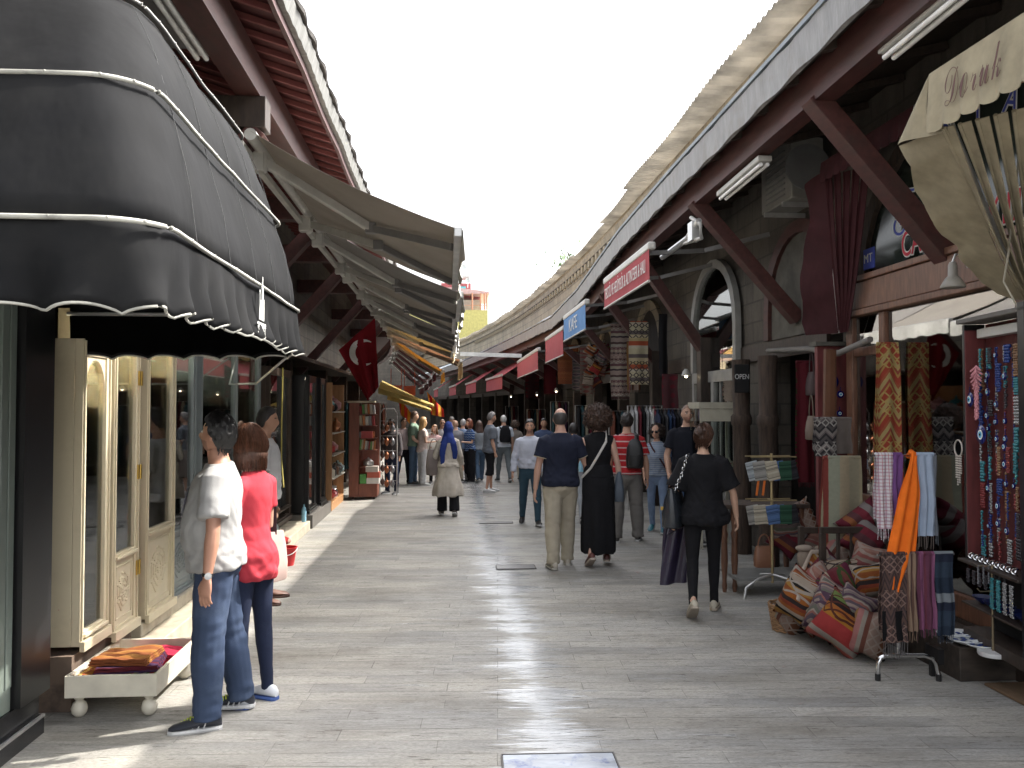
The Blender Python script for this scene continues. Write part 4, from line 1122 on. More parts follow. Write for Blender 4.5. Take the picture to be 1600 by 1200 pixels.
# inner frame of the canopy
q = MB()
for z, xo, yn, yf in (LV[0], LV[2], LV[4]):
    q.tube([V((x + .03 * (-1 if x > -1.3 else 0), y + (.03 if y < 3.5 else -.03), z - .01)) for x, y in canopy_path(xo, yn, yf, nn=2, na=4, ns=2)], .012, 6)
q.build('frame', M_ALU, ca, smooth=True)

# ---- nearest glass shopfront
sf = empty('shop_window', (-2.3, 3.6, 0), 'tall grey-green framed shop window beside the black pillar, half under the black canopy', 'shop window')
M_GG = mat('grey_green_frame', (.16, .19, .17), rough=.35, var=.06)
q = MB()
q.bbox((-2.32, 1.2, .22), (-2.24, 4.42, .34)); q.bbox((-2.32, 1.2, 2.32), (-2.24, 4.42, 2.5))
for a, b_ in ((4.28, 4.345), (4.36, 4.42), (2.6, 2.68)): q.bbox((-2.325, a, .34), (-2.235, b_, 2.32))
q.bbox((-2.30, 1.2, 2.08), (-2.26, 4.28, 2.12))
q.build('frame', M_GG, sf, bevel=.004)
q = MB(); q.bbox((-2.283, 1.2, .34), (-2.275, 4.28, 2.32)); q.build('pane', glass('green_window_glass', (.55, .66, .62), 1.6), sf)
q = MB(); q.bbox((-2.36, 1.0, 0), (-2.20, 4.7, .10)); q.bbox((-2.37, 1.0, .10), (-2.23, 4.7, .218)); q.build('plinth', mat('black_granite', (.02, .02, .022), rough=.2, bump=.05), sf)
q = MB(); q.bbox((-2.21, 1.0, .09), (-2.195, 4.7, .105)); q.build('metal_strip', M_ALU, sf)
q = MB(); q.bbox((-2.45, 4.44, .22), (-2.2, 4.76, 2.6)); q.build('pillar', M_BLACK, sf)
q = MB(); q.bbox((-3.2, 2.2, .3), (-2.6, 2.25, 2.4)); q.bbox((-3.3, 1.2, 0), (-3.2, 4.4, 2.5)); q.build('backing_panel', mat('sage_panel', (.20, .25, .23), rough=.8), sf)
for k, (y, col, nm) in enumerate(((3.7, (.16, .03, .05), 'wine red'), (4.05, (.03, .04, .10), 'dark blue'))):
    q = MB(); q.lathe([(.02, 2.0), (.1, 1.95), (.17, 1.6), (.14, 1.35), (.26, .75), (.24, .72), (.02, .7)], (-2.75, y, 0), 16)
    tag(q.build('garment', fabric('garment_%d' % k, col), smooth=True), nm + ' dress hanging behind the grey-green shop window', 'dress')

# ---- shelf goods
M_SHINY = {}
def good(kind, p, s, col, label, cat, group=None, metal=0, rough=.35):
    nm = 'g_%d_%d_%d_%d' % (int(col[0] * 99), int(col[1] * 99), int(col[2] * 99), int(metal * 9 + rough * 9)); m = mat(nm, col, rough=rough, metal=metal, bump=.05)
    q = MB(); P = {'vase': [(.25, 0), (.32, .05), (.5, .35), (.42, .6), (.16, .8), (.2, 1.0), (.15, .98)], 'bowl': [(.2, 0), (.25, .05), (.7, .4), (.95, .7), (.9, .7), (.2, .1)], 'pot': [(.3, 0), (.6, .2), (.62, .6), (.35, .8), (.38, .85), (.1, .95), (.12, 1.05), (.02, 1.1)],
                   'lamp': [(.1, 0), (.12, .15), (.5, .35), (.6, .55), (.4, .8), (.12, .9), (.03, 1.2)], 'bottle': [(.3, 0), (.32, .6), (.12, .78), (.12, 1.0), (.02, 1.0)], 'box': None, 'plate': [(.3, 0), (.9, .12), (1.0, .16), (.95, .17), (.2, .03)], 'basket': [(.6, 0), (.75, .25), (.8, .5), (.72, .5), (.6, .1)], 'jar': [(.35, 0), (.4, .1), (.4, .6), (.3, .7), (.33, .72), (.33, .85), (.05, .86)]}[kind]
    if P: q.lathe([(r * s, z * s) for r, z in P], p, 18)
    else: q.box(V(p) + V((0, 0, s * .25)), (s * .8, s, s * .5))
    if kind == 'pot':
        q.tube([V(p) + V((.0, s * .55, s * .5)), V(p) + V((0, s * .95, s * .6)), V(p) + V((0, s * 1.05, s * .85))], s * .07, 6); q.tube([V(p) + V((0, -s * .55, s * .65)), V(p) + V((0, -s * .95, s * .6)), V(p) + V((0, -s * .6, s * .25))], s * .05, 6)
    return tag(q.build({'box': 'gift_box', 'lamp': 'glass_lamp', 'pot': 'teapot'}.get(kind, kind), m, smooth=(P is not None)), label, cat, group)
CN = [('cream', (.6, .55, .45)), ('copper', (.45, .2, .1)), ('white', (.7, .7, .68)), ('pale blue', (.4, .52, .55)), ('silver', (.5, .5, .5)), ('amber', (.5, .28, .08)), ('black', (.03, .03, .03)), ('rose pink', (.5, .25, .25)), ('green', (.08, .2, .08)), ('red', (.4, .03, .03)), ('brown', (.15, .08, .05)), ('turquoise', (.08, .35, .38))]
KN = ['vase', 'bowl', 'pot', 'lamp', 'jar', 'bottle', 'plate']
used_lab = set()
def shelf_goods(x0, x1, y0, y1, zs, n, where, rr, smin=.09, smax=.15, group=None):
    ords = ['bottom', 'second', 'third', 'fourth', 'top', 'sixth']
    for zi, z in enumerate(zs):
        for i in range(n):
            for _ in range(30):
                ci = rr.randrange(len(CN)); kn = rr.choice(KN); lab = '%s %s on the %s shelf of %s' % (CN[ci][0], {'pot': 'teapot', 'lamp': 'glass lamp'}.get(kn, kn), ords[zi] if zi < len(zs) - 1 else 'top', where)
                if lab not in used_lab: break
            used_lab.add(lab); s = rr.uniform(smin, smax); 
            if kn in ('plate', 'bowl'): s *= .6
            good(kn, (rr.uniform(x0, x1), y0 + (y1 - y0) * (i + .5) / n, z), s, CN[ci][1], lab, {'pot': 'teapot'}.get(kn, kn), group or 'wares on the shelves of ' + where, metal=1 if CN[ci][0] in ('silver', 'copper') else 0)

# ---- cream show cabinets
def show_bay(y0, y1, zb, zg, zt, X, label, m=M_CREAM, depth=.35, carved=True, hinge=False, side=True, shelves=(.9, 1.3, 1.7), st=.055, archtop=True, back=None):
    t = empty('display_cabinet', (X - depth / 2, (y0 + y1) / 2, zb), label, 'display cabinet', 'glazed display cabinets along the left shopfronts')
    q = MB()
    q.bbox((X - .05, y0, zb), (X, y0 + st, zt)); q.bbox((X - .05, y1 - st, zb), (X, y1, zt)); q.bbox((X - .05, y0 + st, zt - .1), (X, y1 - st, zt)); q.bbox((X - .05, y0 + st, zg - .05), (X, y1 - st, zg))
    q.bbox((X - .05, y0 + st, zb), (X, y1 - st, zb + .05))
    q.bbox((X - depth, y0, zb), (X - .052, y0 + .02, zt)); q.bbox((X - depth, y1 - .02, zb), (X - .052, y1, zt)); q.bbox((X - depth, y0 + .021, zb), (X - .052, y1 - .021, zb + .03)); q.bbox((X - depth, y0 + .021, zt - .03), (X - .052, y1 - .021, zt - .001))
    # mouldings
    q.bbox((X, y0 + .008, zb + .01), (X + .012, y0 + .022, zt - .01)); q.bbox((X, y1 - .022, zb + .01), (X + .012, y1 - .008, zt - .01))
    q.bbox((X, y0 + .03, zg - .035), (X + .022, y1 - .03, zg - .015)); q.bbox((X, y0 - .005, zb - .03), (X + .03, y1 + .005, zb + .03))
    if archtop:
        n = 10
        for i in range(n):
            a0 = math.pi * i / n; a1 = math.pi * (i + 1) / n; c = (y0 + y1) / 2; hw = (y1 - y0) / 2 - st
            ys = [c - hw * math.cos(a0), c - hw * math.cos(a1)]; z_ = [zt - .1 - .22 + .2 * math.sin(a0), zt - .1 - .22 + .2 * math.sin(a1)]
            q.prism([(X - .045, ys[0], z_[0]), (X - .045, ys[1], z_[1]), (X - .045, ys[1], zt - .1), (X - .045, ys[0], zt - .1)], (.035, 0, 0))
    q.build('frame', m, t, bevel=.003)
    q = MB(); q.bbox((X - depth - .01, y0, zb), (X - depth, y1, zt)); q.build('back_panel', back or m, t)
    q = MB(); q.bbox((X - .03, y0 + st, zg), (X - .024, y1 - st, zt - .1)); q.build('pane', G, t)
    if carved:
        q = MB(); q.bbox((X - .03, y0 + st, zb + .05), (X - .012, y1 - st, zg - .05)); c = V((X - .012, (y0 + y1) / 2, (zb + zg) / 2)); rr = random.Random(int(y0 * 10))
        hh = (zg - zb) / 2 - .09; hw = (y1 - y0) / 2 - st - .03
        q.tube([c + V((0, sy * hw, sz * hh)) for sy, sz in ((-1, -1), (1, -1), (1, 1), (-1, 1), (-1, -1))], .008, 6, ref=(1, 0, 0))
        for k in range(26):
            a = k * .9; r_ = k / 26; q.sphere(c + V((.0, math.cos(a) * hw * .8 * r_, math.sin(a) * hh * .8 * r_)), (.012, .018, .010), 8, 6)
            q.tube([c + V((0, math.cos(a) * hw * .8 * r_, math.sin(a) * hh * .8 * r_)), c + V((.004, math.cos(a + .7) * hw * .85 * r_, math.sin(a + .7) * hh * .85 * r_))], .006, 5)
        q.build('carved_panel', m, t, smooth=True)
    if hinge:
        for z in (.62, 1.28, 1.93, 2.1)[:3]:
            q = MB(); q.bbox((X + .001, y1 - .03, z), (X + .012, y1 + .035, z + .1)); q.tube([(X + .012, y1 + .003, z), (X + .012, y1 + .003, z + .1)], .007, 8); q.build('hinge', M_BRASS, t)
    q = MB(); q.lathe([(.001, 0), (.026, 0), (.03, .012), (.001, .012)], (X - depth * .45, (y0 + y1) / 2, zt - .045), 12); q.build('added_cabinet_lamp', emit('added_lamp_glow', (1, .88, .7), 450.0), t)  # glowing lamp added under each cabinet top to brighten the goods
    for z in shelves:
        q = MB(); q.bbox((X - depth + .001, y0 + .022, z - .012), (X - .06, y1 - .022, z)); q.build('shelf', m, t)
    return t
rr = random.Random(5)
show_bay(5.02, 5.42, .36, .44, 2.19, -2.17, 'cream painted cabinet with tall narrow glass door, nearest the black pillar', carved=False, shelves=(1.05, 1.42, 1.78))
shelf_goods(-2.42, -2.26, 5.08, 5.37, (.5, 1.05, 1.42, 1.78), 2, 'the cream cabinet beside the black pillar', rr)
show_bay(5.43, 5.86, .30, .82, 2.42, -2.15, 'cream cabinet door with carved lower panel and brass hinges above the white tray', hinge=True, shelves=(1.1, 1.5, 1.9))
shelf_goods(-2.42, -2.26, 5.5, 5.8, (.85, 1.1, 1.5), 2, 'the cream cabinet with brass hinges', rr)
show_bay(5.95, 6.55, .28, .90, 2.42, -2.13, 'cream cabinet with carved panel and gift ware behind the man in the white t-shirt', shelves=(1.2, 1.6, 2.0))
shelf_goods(-2.42, -2.26, 6.0, 6.5, (.92, 1.2, 1.6, 2.0), 3, 'the cream cabinet behind the man', rr)
M_GREYW = mat('grey_blue_paint', (.24, .27, .27), rough=.4, var=.06)
show_bay(6.62, 7.3, .25, .8, 2.45, -2.2, 'grey-blue cabinet with a dark round mirror beside the last cream one', m=M_GREYW, shelves=(1.2, 1.6, 2.0), archtop=False)
shelf_goods(-2.45, -2.3, 6.7, 7.2, (.82, 1.2, 1.6), 3, 'the grey-blue cabinet with the mirror', rr)
show_bay(7.6, 8.9, .25, .6, 2.5, -2.25, 'wide grey-blue glazed show window behind the two shoppers', m=M_GREYW, shelves=(1.0, 1.4, 1.8), archtop=False, carved=False)
shelf_goods(-2.5, -2.36, 7.7, 8.8, (.62, 1.0, 1.4, 1.8), 4, 'the wide grey-blue window', rr)
show_bay(8.95, 10.1, .2, .5, 2.5, -2.28, 'pale framed show window next to the weathered post', m=M_GREYW, shelves=(1.0, 1.5), archtop=False, carved=False)
M_BRF = mat('dark_brown_frame', (.06, .04, .028), rough=.5, stretch=(4, 4, 1), var=.3)
show_bay(10.45, 11.9, .22, .4, 2.3, -2.25, 'dark brown framed glass case with hanging lights beside the black showcases', m=M_BRF, shelves=(.9, 1.4), archtop=False, carved=False, back=M_DARKI)
shelf_goods(-2.5, -2.36, 10.6, 11.8, (.42, .9, 1.4), 4, 'the brown glass case', rr)
for i, (y0, y1) in enumerate(((12.15, 12.9), (13.25, 13.85))):
    show_bay(y0, y1, .22, .3, 2.25, -2.05, ('black framed showcase with mirror door nearest the brown glass case', 'second black framed showcase just before the gift shelves')[i], m=M_BLACK, shelves=(.8, 1.2, 1.6), archtop=False, carved=False, st=.12, back=mat('mirror_back', (.3, .32, .32), rough=.08, metal=.8, bump=0))
    shelf_goods(-2.3, -2.15, y0 + .1, y1 - .1, (.3, .8, 1.2, 1.6), 3, ('the first black showcase', 'the second black showcase')[i], rr, .07, .11)
# stone steps by the cabinets
q = MB(); q.bbox((-2.45, 5.9, 0), (-1.98, 7.6, .16)); q.bbox((-2.45, 5.9, .161), (-2.14, 7.6, .26)); tag(q.build('stone_step', mat('worn_marble', (.42, .38, .30), rough=.6, dirt=((.25, .2, .15), 5, .5)), bevel=.01), 'worn marble step below the cream cabinets', 'step')
q = MB(); q.bbox((-2.5, 4.96, 0), (-2.19, 5.88, .32)); tag(q.build('plinth_block', mat('rusty_base', (.14, .10, .075), rough=.85, dirt=((.04, .03, .03), 4, .8))), 'stained brown plinth under the cream cabinet behind the white tray', 'plinth')
q = MB(); q.bbox((-2.55, 9.0, 0), (-1.98, 12.0, .14)); tag(q.build('stone_step', mat('worn_marble', (.42, .38, .30)), bevel=.01), 'low marble step below the brown glass case, by the red bucket', 'step')
q = MB(); q.bbox((-2.55, 12.1, 0), (-1.97, 14.0, .2)); tag(q.build('stone_step', mat('dark_step', (.12, .11, .10), rough=.5), bevel=.01), 'dark metal-edged step under the black showcases', 'step')

# ---- white tray on ball feet with folded rugs
tr_ = empty('tray', (-1.93, 5.1, 0), 'low cream wooden tray on four ball feet at the cabinets', 'tray')
q = MB(); x0, x1, y0, y1 = -2.17, -1.66, 4.83, 5.60
q.bbox((x0, y0, .125), (x1, y0 + .02, .25)); q.bbox((x0, y1 - .02, .125), (x1, y1, .25)); q.bbox((x0, y0 + .021, .125), (x0 + .02, y1 - .021, .25)); q.bbox((x1 - .02, y0 + .021, .125), (x1, y1 - .021, .25)); q.bbox((x0 + .021, y0 + .021, .125), (x1 - .021, y1 - .021, .145))
q.build('tray_box', mat('cream_white', (.62, .58, .48), rough=.45), tr_, bevel=.003)
for x in (x0 + .06, x1 - .06):
    for y in (y0 + .06, y1 - .06):
        q = MB(); q.lathe([(.0, .001), (.022, .004), (.04, .025), (.045, .05), (.036, .08), (.02, .092), (.022, .1), (.028, .105), (.028, .124)], (x, y, 0), 16); q.build('ball_foot', mat('cream_white', (.6, .58, .5)), tr_, smooth=True)
RUGC = [((.35, .14, .03), (.5, .3, .08), (.2, .05, .03)), ((.06, .03, .08), (.4, .2, .05), (.12, .02, .03)), ((.45, .3, .05), (.3, .1, .03), (.6, .5, .3)), ((.5, .5, .45), (.25, .3, .12), (.45, .05, .04)), ((.4, .05, .08), (.3, .03, .05), (.5, .1, .1))]
def folded(p, sx, sy, h, m, label, rz=0, sd=0):
    q = MB()
    for l in range(3):
        def fn(u, v, l=l):
            return V(((u - .5) * sx * (1 - .03 * l), (v - .5) * sy * (1 - .02 * l), h * (l + .5) / 3 + .012 * noise.noise(V((u * 4 + sd, v * 4, l))) + .012 * math.sin(u * 5 + sd) * v))
        q.sheet(fn, 14, 12, h / 3 * .9)
    o = q.build('folded_rug', m, M=Matrix.Translation(p) @ Matrix.Rotation(R(rz), 4, 'Z'), smooth=True)
    return tag(o, label, 'rug', 'folded rugs piled on the cream tray')
folded((-1.93, 5.02, .148), .40, .32, .035, stripes_mat('rug_a', [RUGC[3][0], RUGC[3][1], RUGC[3][2], (.5, .45, .2), (.1, .1, .2)], 9, 0, .4, 9, seed=1), 'white and green patterned rug at the front bottom of the tray', 4, 1)
folded((-2.03, 5.03, .184), .28, .30, .03, stripes_mat('rug_b', [RUGC[0][0], RUGC[0][1], (.3, .08, .03)], 14, 0, .5, 12, seed=2), 'orange-brown rug spread low at the left of the tray', -6, 2)
folded((-1.90, 5.10, .216), .36, .28, .035, stripes_mat('rug_c', [RUGC[1][0], RUGC[1][2], (.05, .02, .05)], 20, 1, .3, 9, seed=3), 'dark purple rug with golden fringe in the middle of the pile', 8, 3)
folded((-1.93, 5.12, .254), .34, .27, .04, stripes_mat('rug_d', [(.30, .12, .03), (.36, .17, .05), (.24, .08, .03)], 10, 1, .2, 6, seed=4), 'russet brown rug on top of the pile on the tray', -4, 4)
folded((-1.88, 5.43, .148), .34, .22, .06, fabric('crimson_cloth', (.35, .02, .05)), 'crimson cloth at the back of the tray', 2, 5)

# ---- bucket, bottle, cushion by the step
b0 = AG(447, 883)
t = empty('bucket', b0, 'red plastic bucket with white handle on the paving by the marble step', 'bucket')
q = MB(); q.lathe([(.085, .0), (.12, .19), (.128, .2), (.128, .205), (.114, .205), (.08, .012)], b0, 26); q.build('bucket_body', mat('red_plastic', (.50, .015, .02), rough=.35, bump=0), t, smooth=True)
q = MB(); q.tube([b0 + V((.126 * math.cos(a), -.126 * abs(math.sin(a)) - .0, .195 - .07 * math.sin(a))) for a in [math.pi * i / 12 for i in range(13)]], .004, 6); q.build('handle', mat('white_plastic', (.7, .7, .7), bump=0), t, smooth=True)
q = MB(); c = V((-2.0, 9.75, .21)); q.sphere(c, (.17, .13, .06), 16, 9); tag(q.build('cushion', stripes_mat('red_plaid', [(.35, .03, .03), (.3, .02, .02), (.5, .3, .25)], 12, 0, 0, 8, seed=6), smooth=True), 'red checked cushion on the step behind the bucket', 'cushion')
q = MB(); q.lathe([(.03, 0), (.034, .02), (.034, .15), (.028, .19), (.012, .22), (.012, .245), (.001, .245)], (-2.05, 11.85, .142), 14); tag(q.build('water_bottle', mat('blue_clear_plastic', (.3, .55, .7), rough=.15, bump=0), smooth=True), 'clear water bottle with blue label beside the black showcases', 'bottle')
q = MB(); q.lathe([(.05, 0), (.055, .02), (.055, .18), (.02, .24), (.02, .28), (.001, .28)], (-2.1, 10.1, .142), 14); tag(q.build('glass_bottle', mat('pale_glass_bottle', (.4, .5, .5), rough=.1, bump=0), smooth=True), 'squat clear glass bottle at the end of the marble step', 'bottle')
q = MB(); q.tube([(-2.18, 11.2, 2.3), (-2.2, 11.25, 1.6), (-2.17, 11.1, 1.1), (-2.1, 10.9, .75)], .009, 8); tag(q.build('cable', mat('yellow_cable', (.5, .42, .1), rough=.5), smooth=True), 'yellow cable hanging down the brown glass case', 'cable')
q = MB(); q.tube([(-1.0, 5.35, 2.35), (-1.05, 5.5, 2.1), (-1.4, 6.2, 1.95), (-2.1, 8.2, 2.0), (-2.24, 9.0, 2.3)], .008, 8); tag(q.build('cable', mat('grey_cable', (.35, .35, .35), rough=.5), smooth=True), 'pale cable slung from the far corner of the black canopy', 'cable')

# ---- gift shelves with wares
t = empty('shelf_unit', (-2.2, 15.0, 0), 'open wooden wall shelves of gifts between the showcases and the bookcase', 'shelf')
q = MB(); q.bbox((-2.4, 14.1, .14), (-1.98, 14.14, 2.2)); q.bbox((-2.4, 15.7, .14), (-1.98, 15.74, 2.2)); q.bbox((-2.42, 14.1, .0), (-2.4, 15.74, 2.2)); q.bbox((-2.4, 14.1, 0), (-1.98, 15.74, .138)); q.build('carcass', mat('orange_pine', (.38, .2, .09), rough=.5, stretch=(4, 4, .6)), t)
for z in (.55, .95, 1.33, 1.7):
    q = MB(); q.bbox((-2.4, 14.141, z - .02), (-1.95, 15.7, z)); q.build('shelf', mat('pale_shelf', (.55, .52, .46)), t)
shelf_goods(-2.2, -2.03, 14.2, 15.65, (.14, .55, .95, 1.33, 1.7), 6, 'the open wooden gift shelves', rr, .16, .27)

# ---- bookcase
X0, X1, Yb = -1.90, -1.36, 15.85
t = empty('bookcase', ((X0 + X1) / 2, Yb + .25, 0), 'red-brown wooden bookcase on castors at the edge of the walking crowd', 'bookcase')
M_BK = mat('red_brown_veneer', (.20, .065, .04), rough=.4, var=.15, stretch=(4, 4, .6))
q = MB(); q.bbox((X0, Yb, .05), (X0 + .19, Yb + .5, 1.86)); q.bbox((X0 + .191, Yb, .05), (X1, Yb + .5, .30)); q.bbox((X0 + .191, Yb + .42, .301), (X1, Yb + .5, 1.86)); q.build('carcass', M_BK, t, bevel=.004)
q = MB(); q.bbox((X0 - .03, Yb - .03, 1.862), (X1 - .05, Yb + .52, 1.90)); q.build('top_board', mat('cream_board', (.5, .45, .33)), t)
for z in (.62, .95, 1.18, 1.42, 1.64):
    q = MB(); q.bbox((X0 + .192, Yb + .02, z - .015), (X1 - .03, Yb + .419, z)); q.build('shelf', M_BK, t)
for x in (X0 + .08, X1 - .06):
    q = MB(); q.tube([(x - .015, Yb + .06, .025), (x + .015, Yb + .06, .025)], .0245, 12, ref=(0, 0, 1)); q.build('castor', M_BLACK, t)
BC = [('white', (.65, .63, .58)), ('orange', (.5, .18, .06)), ('cream', (.55, .48, .34)), ('green', (.12, .3, .08)), ('dark red', (.3, .04, .04)), ('grey', (.3, .3, .3))]
for z, n in ((.95, 9), (1.42, 5), (1.64, 6), (1.18, 5)):
    for i in range(n):
        c = BC[(i * 5 + int(z * 10)) % 6]; x = X0 + .215 + i * (.30 / n); hgt = rnd.uniform(.15, .2) if z != 1.18 else .12; wd = .30 / n * .8
        q = MB(); M3 = Matrix.Rotation(R(6 if z == .95 else -4), 3, 'Y'); q.box((x, Yb + .13, z + hgt / 2 + .004), (wd, .14, hgt), M3); tag(q.build('book', mat('book_' + c[0].replace(' ', '_'), c[1], rough=.5, bump=0)), 'thin %s book standing in the red-brown bookcase' % c[0], 'book', c[0] + ' books standing in the bookcase')
for i, (nm, c, dx) in enumerate((('white', (.68, .66, .62), .0), ('red and white', (.5, .12, .08), .01), ('pale', (.55, .5, .45), -.02))):
    q = MB(); q.box((X1 - .08 + dx, Yb - .01 + .1, .305 + .055 + i * .112), (.24, .22, .11)); tag(q.build('gift_box', mat('boxcard_%d' % i, c, rough=.6, bump=0), bevel=.002), '%s cardboard box, %s of the three stacked on the bookcase base' % (nm, ('lowest', 'middle', 'topmost')[i]), 'box')
q = MB(); q.box((X0 + .27, Yb + .1, .305 + .09), (.12, .18, .18)); tag(q.build('gift_box', mat('green_card', (.12, .35, .10), bump=0)), 'green box low in the bookcase beside the stacked boxes', 'box')
good('pot', (X0 + .36, Yb + .14, .622), .17, (.55, .55, .55), 'round silver pot in the bookcase above the boxes', 'pot', metal=1)
good('box', (X0 + .34, Yb + .1, 1.182), .26, (.35, .05, .05), 'red box with pale writing on the middle shelf of the bookcase', 'box')
# wire rack with hanging copper lamps
t = empty('wire_rack', (-1.2, 16.6, 0), 'tall wire rack beside the bookcase hung with dark metal lanterns', 'rack')
q = MB(); a, b_ = V((-1.36, 16.5, 0)), V((-1.02, 16.5, 0))
q.tube([a, a + V((0, 0, 1.65)), a + V((.06, 0, 1.75)), b_ + V((-.06, 0, 1.75)), b_ + V((0, 0, 1.65)), b_], .012, 8)
for z in (.3, .6, .9, 1.2, 1.5): q.tube([a + V((0, 0, z)), b_ + V((0, 0, z))], .006, 6, ref=(0, 0, 1))
q.build('rack_frame', M_ALU, t, smooth=True)
for i in range(15):
    x = -1.3 + .11 * (i % 3); z = 1.3 - .27 * (i // 3); c = [(.12, .09, .08), (.3, .12, .06), (.25, .25, .26)][i % 3]
    q = MB(); q.lathe([(.005, .20), (.01, .14), (.03, .12), (.05, .07), (.04, .03), (.015, .0), (.003, -.01)], (x, 16.44, z), 12); tag(q.build('lantern', mat('lantern_%d' % (i % 3), c, metal=.8, rough=.35), smooth=True), 'small %s metal lantern hanging on the wire rack' % ('dark', 'copper', 'silver')[i % 3], 'lantern', ('dark', 'copper', 'silver')[i % 3] + ' lanterns on the wire rack')

# ---- retractable awnings over the left side
M_ARM = mat('pale_arm', (.50, .49, .45), rough=.4, metal=.1); M_ARMD = mat('dark_arm', (.16, .155, .15), rough=.45)
def awning(y0, y1, m, label, xr=-1.42, zr=3.70, xf=.06, zf=3.04, val=.2, vm=None, arms=2, group='fabric awnings unrolled over the left shops', vm2=None, bar=None, sd=0.0):
    yc = (y0 + y1) / 2; s = bl(yc); t = empty('awning', (xr + s, yc, zf), label, 'awning', group)
    xr += s; xf += s; k1 = bl(y1) - bl(y0)
    def fn(u, v):
        y = y0 + (y1 - y0) * u; sag = -.05 * math.sin(math.pi * v) + .012 * noise.noise(V((u * 3 + sd, v * 4, yc)))
        return V((xr + (xf - xr) * v + k1 * (u - .5), y, zr + .06 + (zf - zr - .02) * v + sag + .01 * math.sin(u * 9) * v))
    q = MB(); q.sheet(fn, 14, 12, .004); q.build('fabric', m, t, smooth=True)
    q = MB(); q.bar((xf + .01 - k1 / 2, y0, zf + .02), (xf + .01 + k1 / 2, y1, zf + .02), .06, .07); q.build('front_bar', bar or M_ALU, t, bevel=.006)
    q = MB(); q.tube([(xr - k1 / 2, y0, zr + .04), (xr + k1 / 2, y1, zr + .04)], .045, 12, ref=(0, 0, 1)); q.build('roller', M_ARM, t, smooth=True)
    q = MB(); q.bar((xr - .07 - k1 / 2, y0 - .02, zr - .04), (xr - .07 + k1 / 2, y1 + .02, zr - .04), .05, .05); q.build('mounting_rail', M_ARM, t)
    def vf(u, v):
        y = y0 + (y1 - y0) * u; return V((xf + .045 + k1 * (u - .5) + .02 * math.sin(u * 17 + sd) * v + .015 * noise.noise(V((u * 6, v, sd))), y, zf + .04 - (val + .012 * math.sin(u * math.pi * (y1 - y0) / .2)) * v))
    q = MB(); q.sheet(vf, 40, 3, .004); q.build('valance', vm or m, t, smooth=True)
    for e, (ya, sg) in enumerate(((y0 + .35, 1), (y1 - .35, -1))[:arms]):
        p0 = V((xr + .02, ya, zr - .06)); p2 = V((xf - .03, ya + sg * .15, zf - .0)); p1 = p0.lerp(p2, .52) + V((0, sg * .62, -.03))
        q = MB(); q.bar(p0, p1, .05, .07); a_ = q.build('arm', M_ARM, t, bevel=.008)
        q = MB(); q.bar(p1, p2, .045, .06); q.box(p1, (.09, .09, .09)); q.build('forearm', M_ARMD, a_, bevel=.006)
        q = MB(); q.box(p0 + V((-.05, 0, 0)), (.12, .1, .16)); q.tube([p0 + V((0, 0, -.08)), p0 + V((0, 0, .08))], .03, 8); q.build('bracket', M_ARM, t, bevel=.01)
    return t
gm = [translucent('taupe_awning', (.27, .245, .215), .20), translucent('grey_awning', (.23, .215, .20), .18)]
VW = fabric('pale_valance', (.55, .54, .5))
awning(6.05, 8.9, gm[0], 'large taupe awning nearest the black canopy, its end edge against the sky', vm=VW, sd=1)
awning(9.0, 11.6, gm[1], 'grey awning directly behind the nearest taupe one', xf=.12, zf=2.98, vm=VW, sd=2)
awning(11.7, 14.2, gm[0], 'third taupe-grey awning along the left rail, above the black showcases', xf=.08, vm=VW, sd=3)
awning(14.3, 16.7, gm[1], 'fourth awning along the left rail, grey with dark folded arms', xf=.14, zf=3.0, vm=VW, sd=4)
awning(16.8, 19.0, gm[0], 'fifth awning along the left rail, last of the grey ones', xf=.12, vm=VW, sd=5)
awning(19.2, 21.2, translucent('straw_awning', (.48, .38, .22), .35), 'narrow straw-coloured awning after the grey ones', xf=.1, vm=fabric('cream_val', (.6, .5, .33)), sd=6)
awning(21.4, 23.8, translucent('peach_awning', (.50, .35, .25), .4), 'peach-coloured awning with a cream dangling valance', xf=.35, zf=2.95, vm=fabric('cream_val', (.6, .5, .33)), val=.45, sd=7)
awning(24.0, 26.6, translucent('ochre_awning', (.48, .30, .10), .4), 'ochre-yellow awning beyond the peach one', xf=-.05, zf=2.8, val=.32, sd=8)
M_MAR = translucent('maroon_awning', (.12, .03, .035), .2)
for i in range(4):
    awning(27 + 2.6 * i, 29.4 + 2.6 * i, M_MAR, ('first', 'second', 'third', 'farthest')[i] + ' dark maroon awning beyond the ochre one', zf=2.9 - .1 * i, xf=-.2, arms=1, val=.3, sd=9 + i)
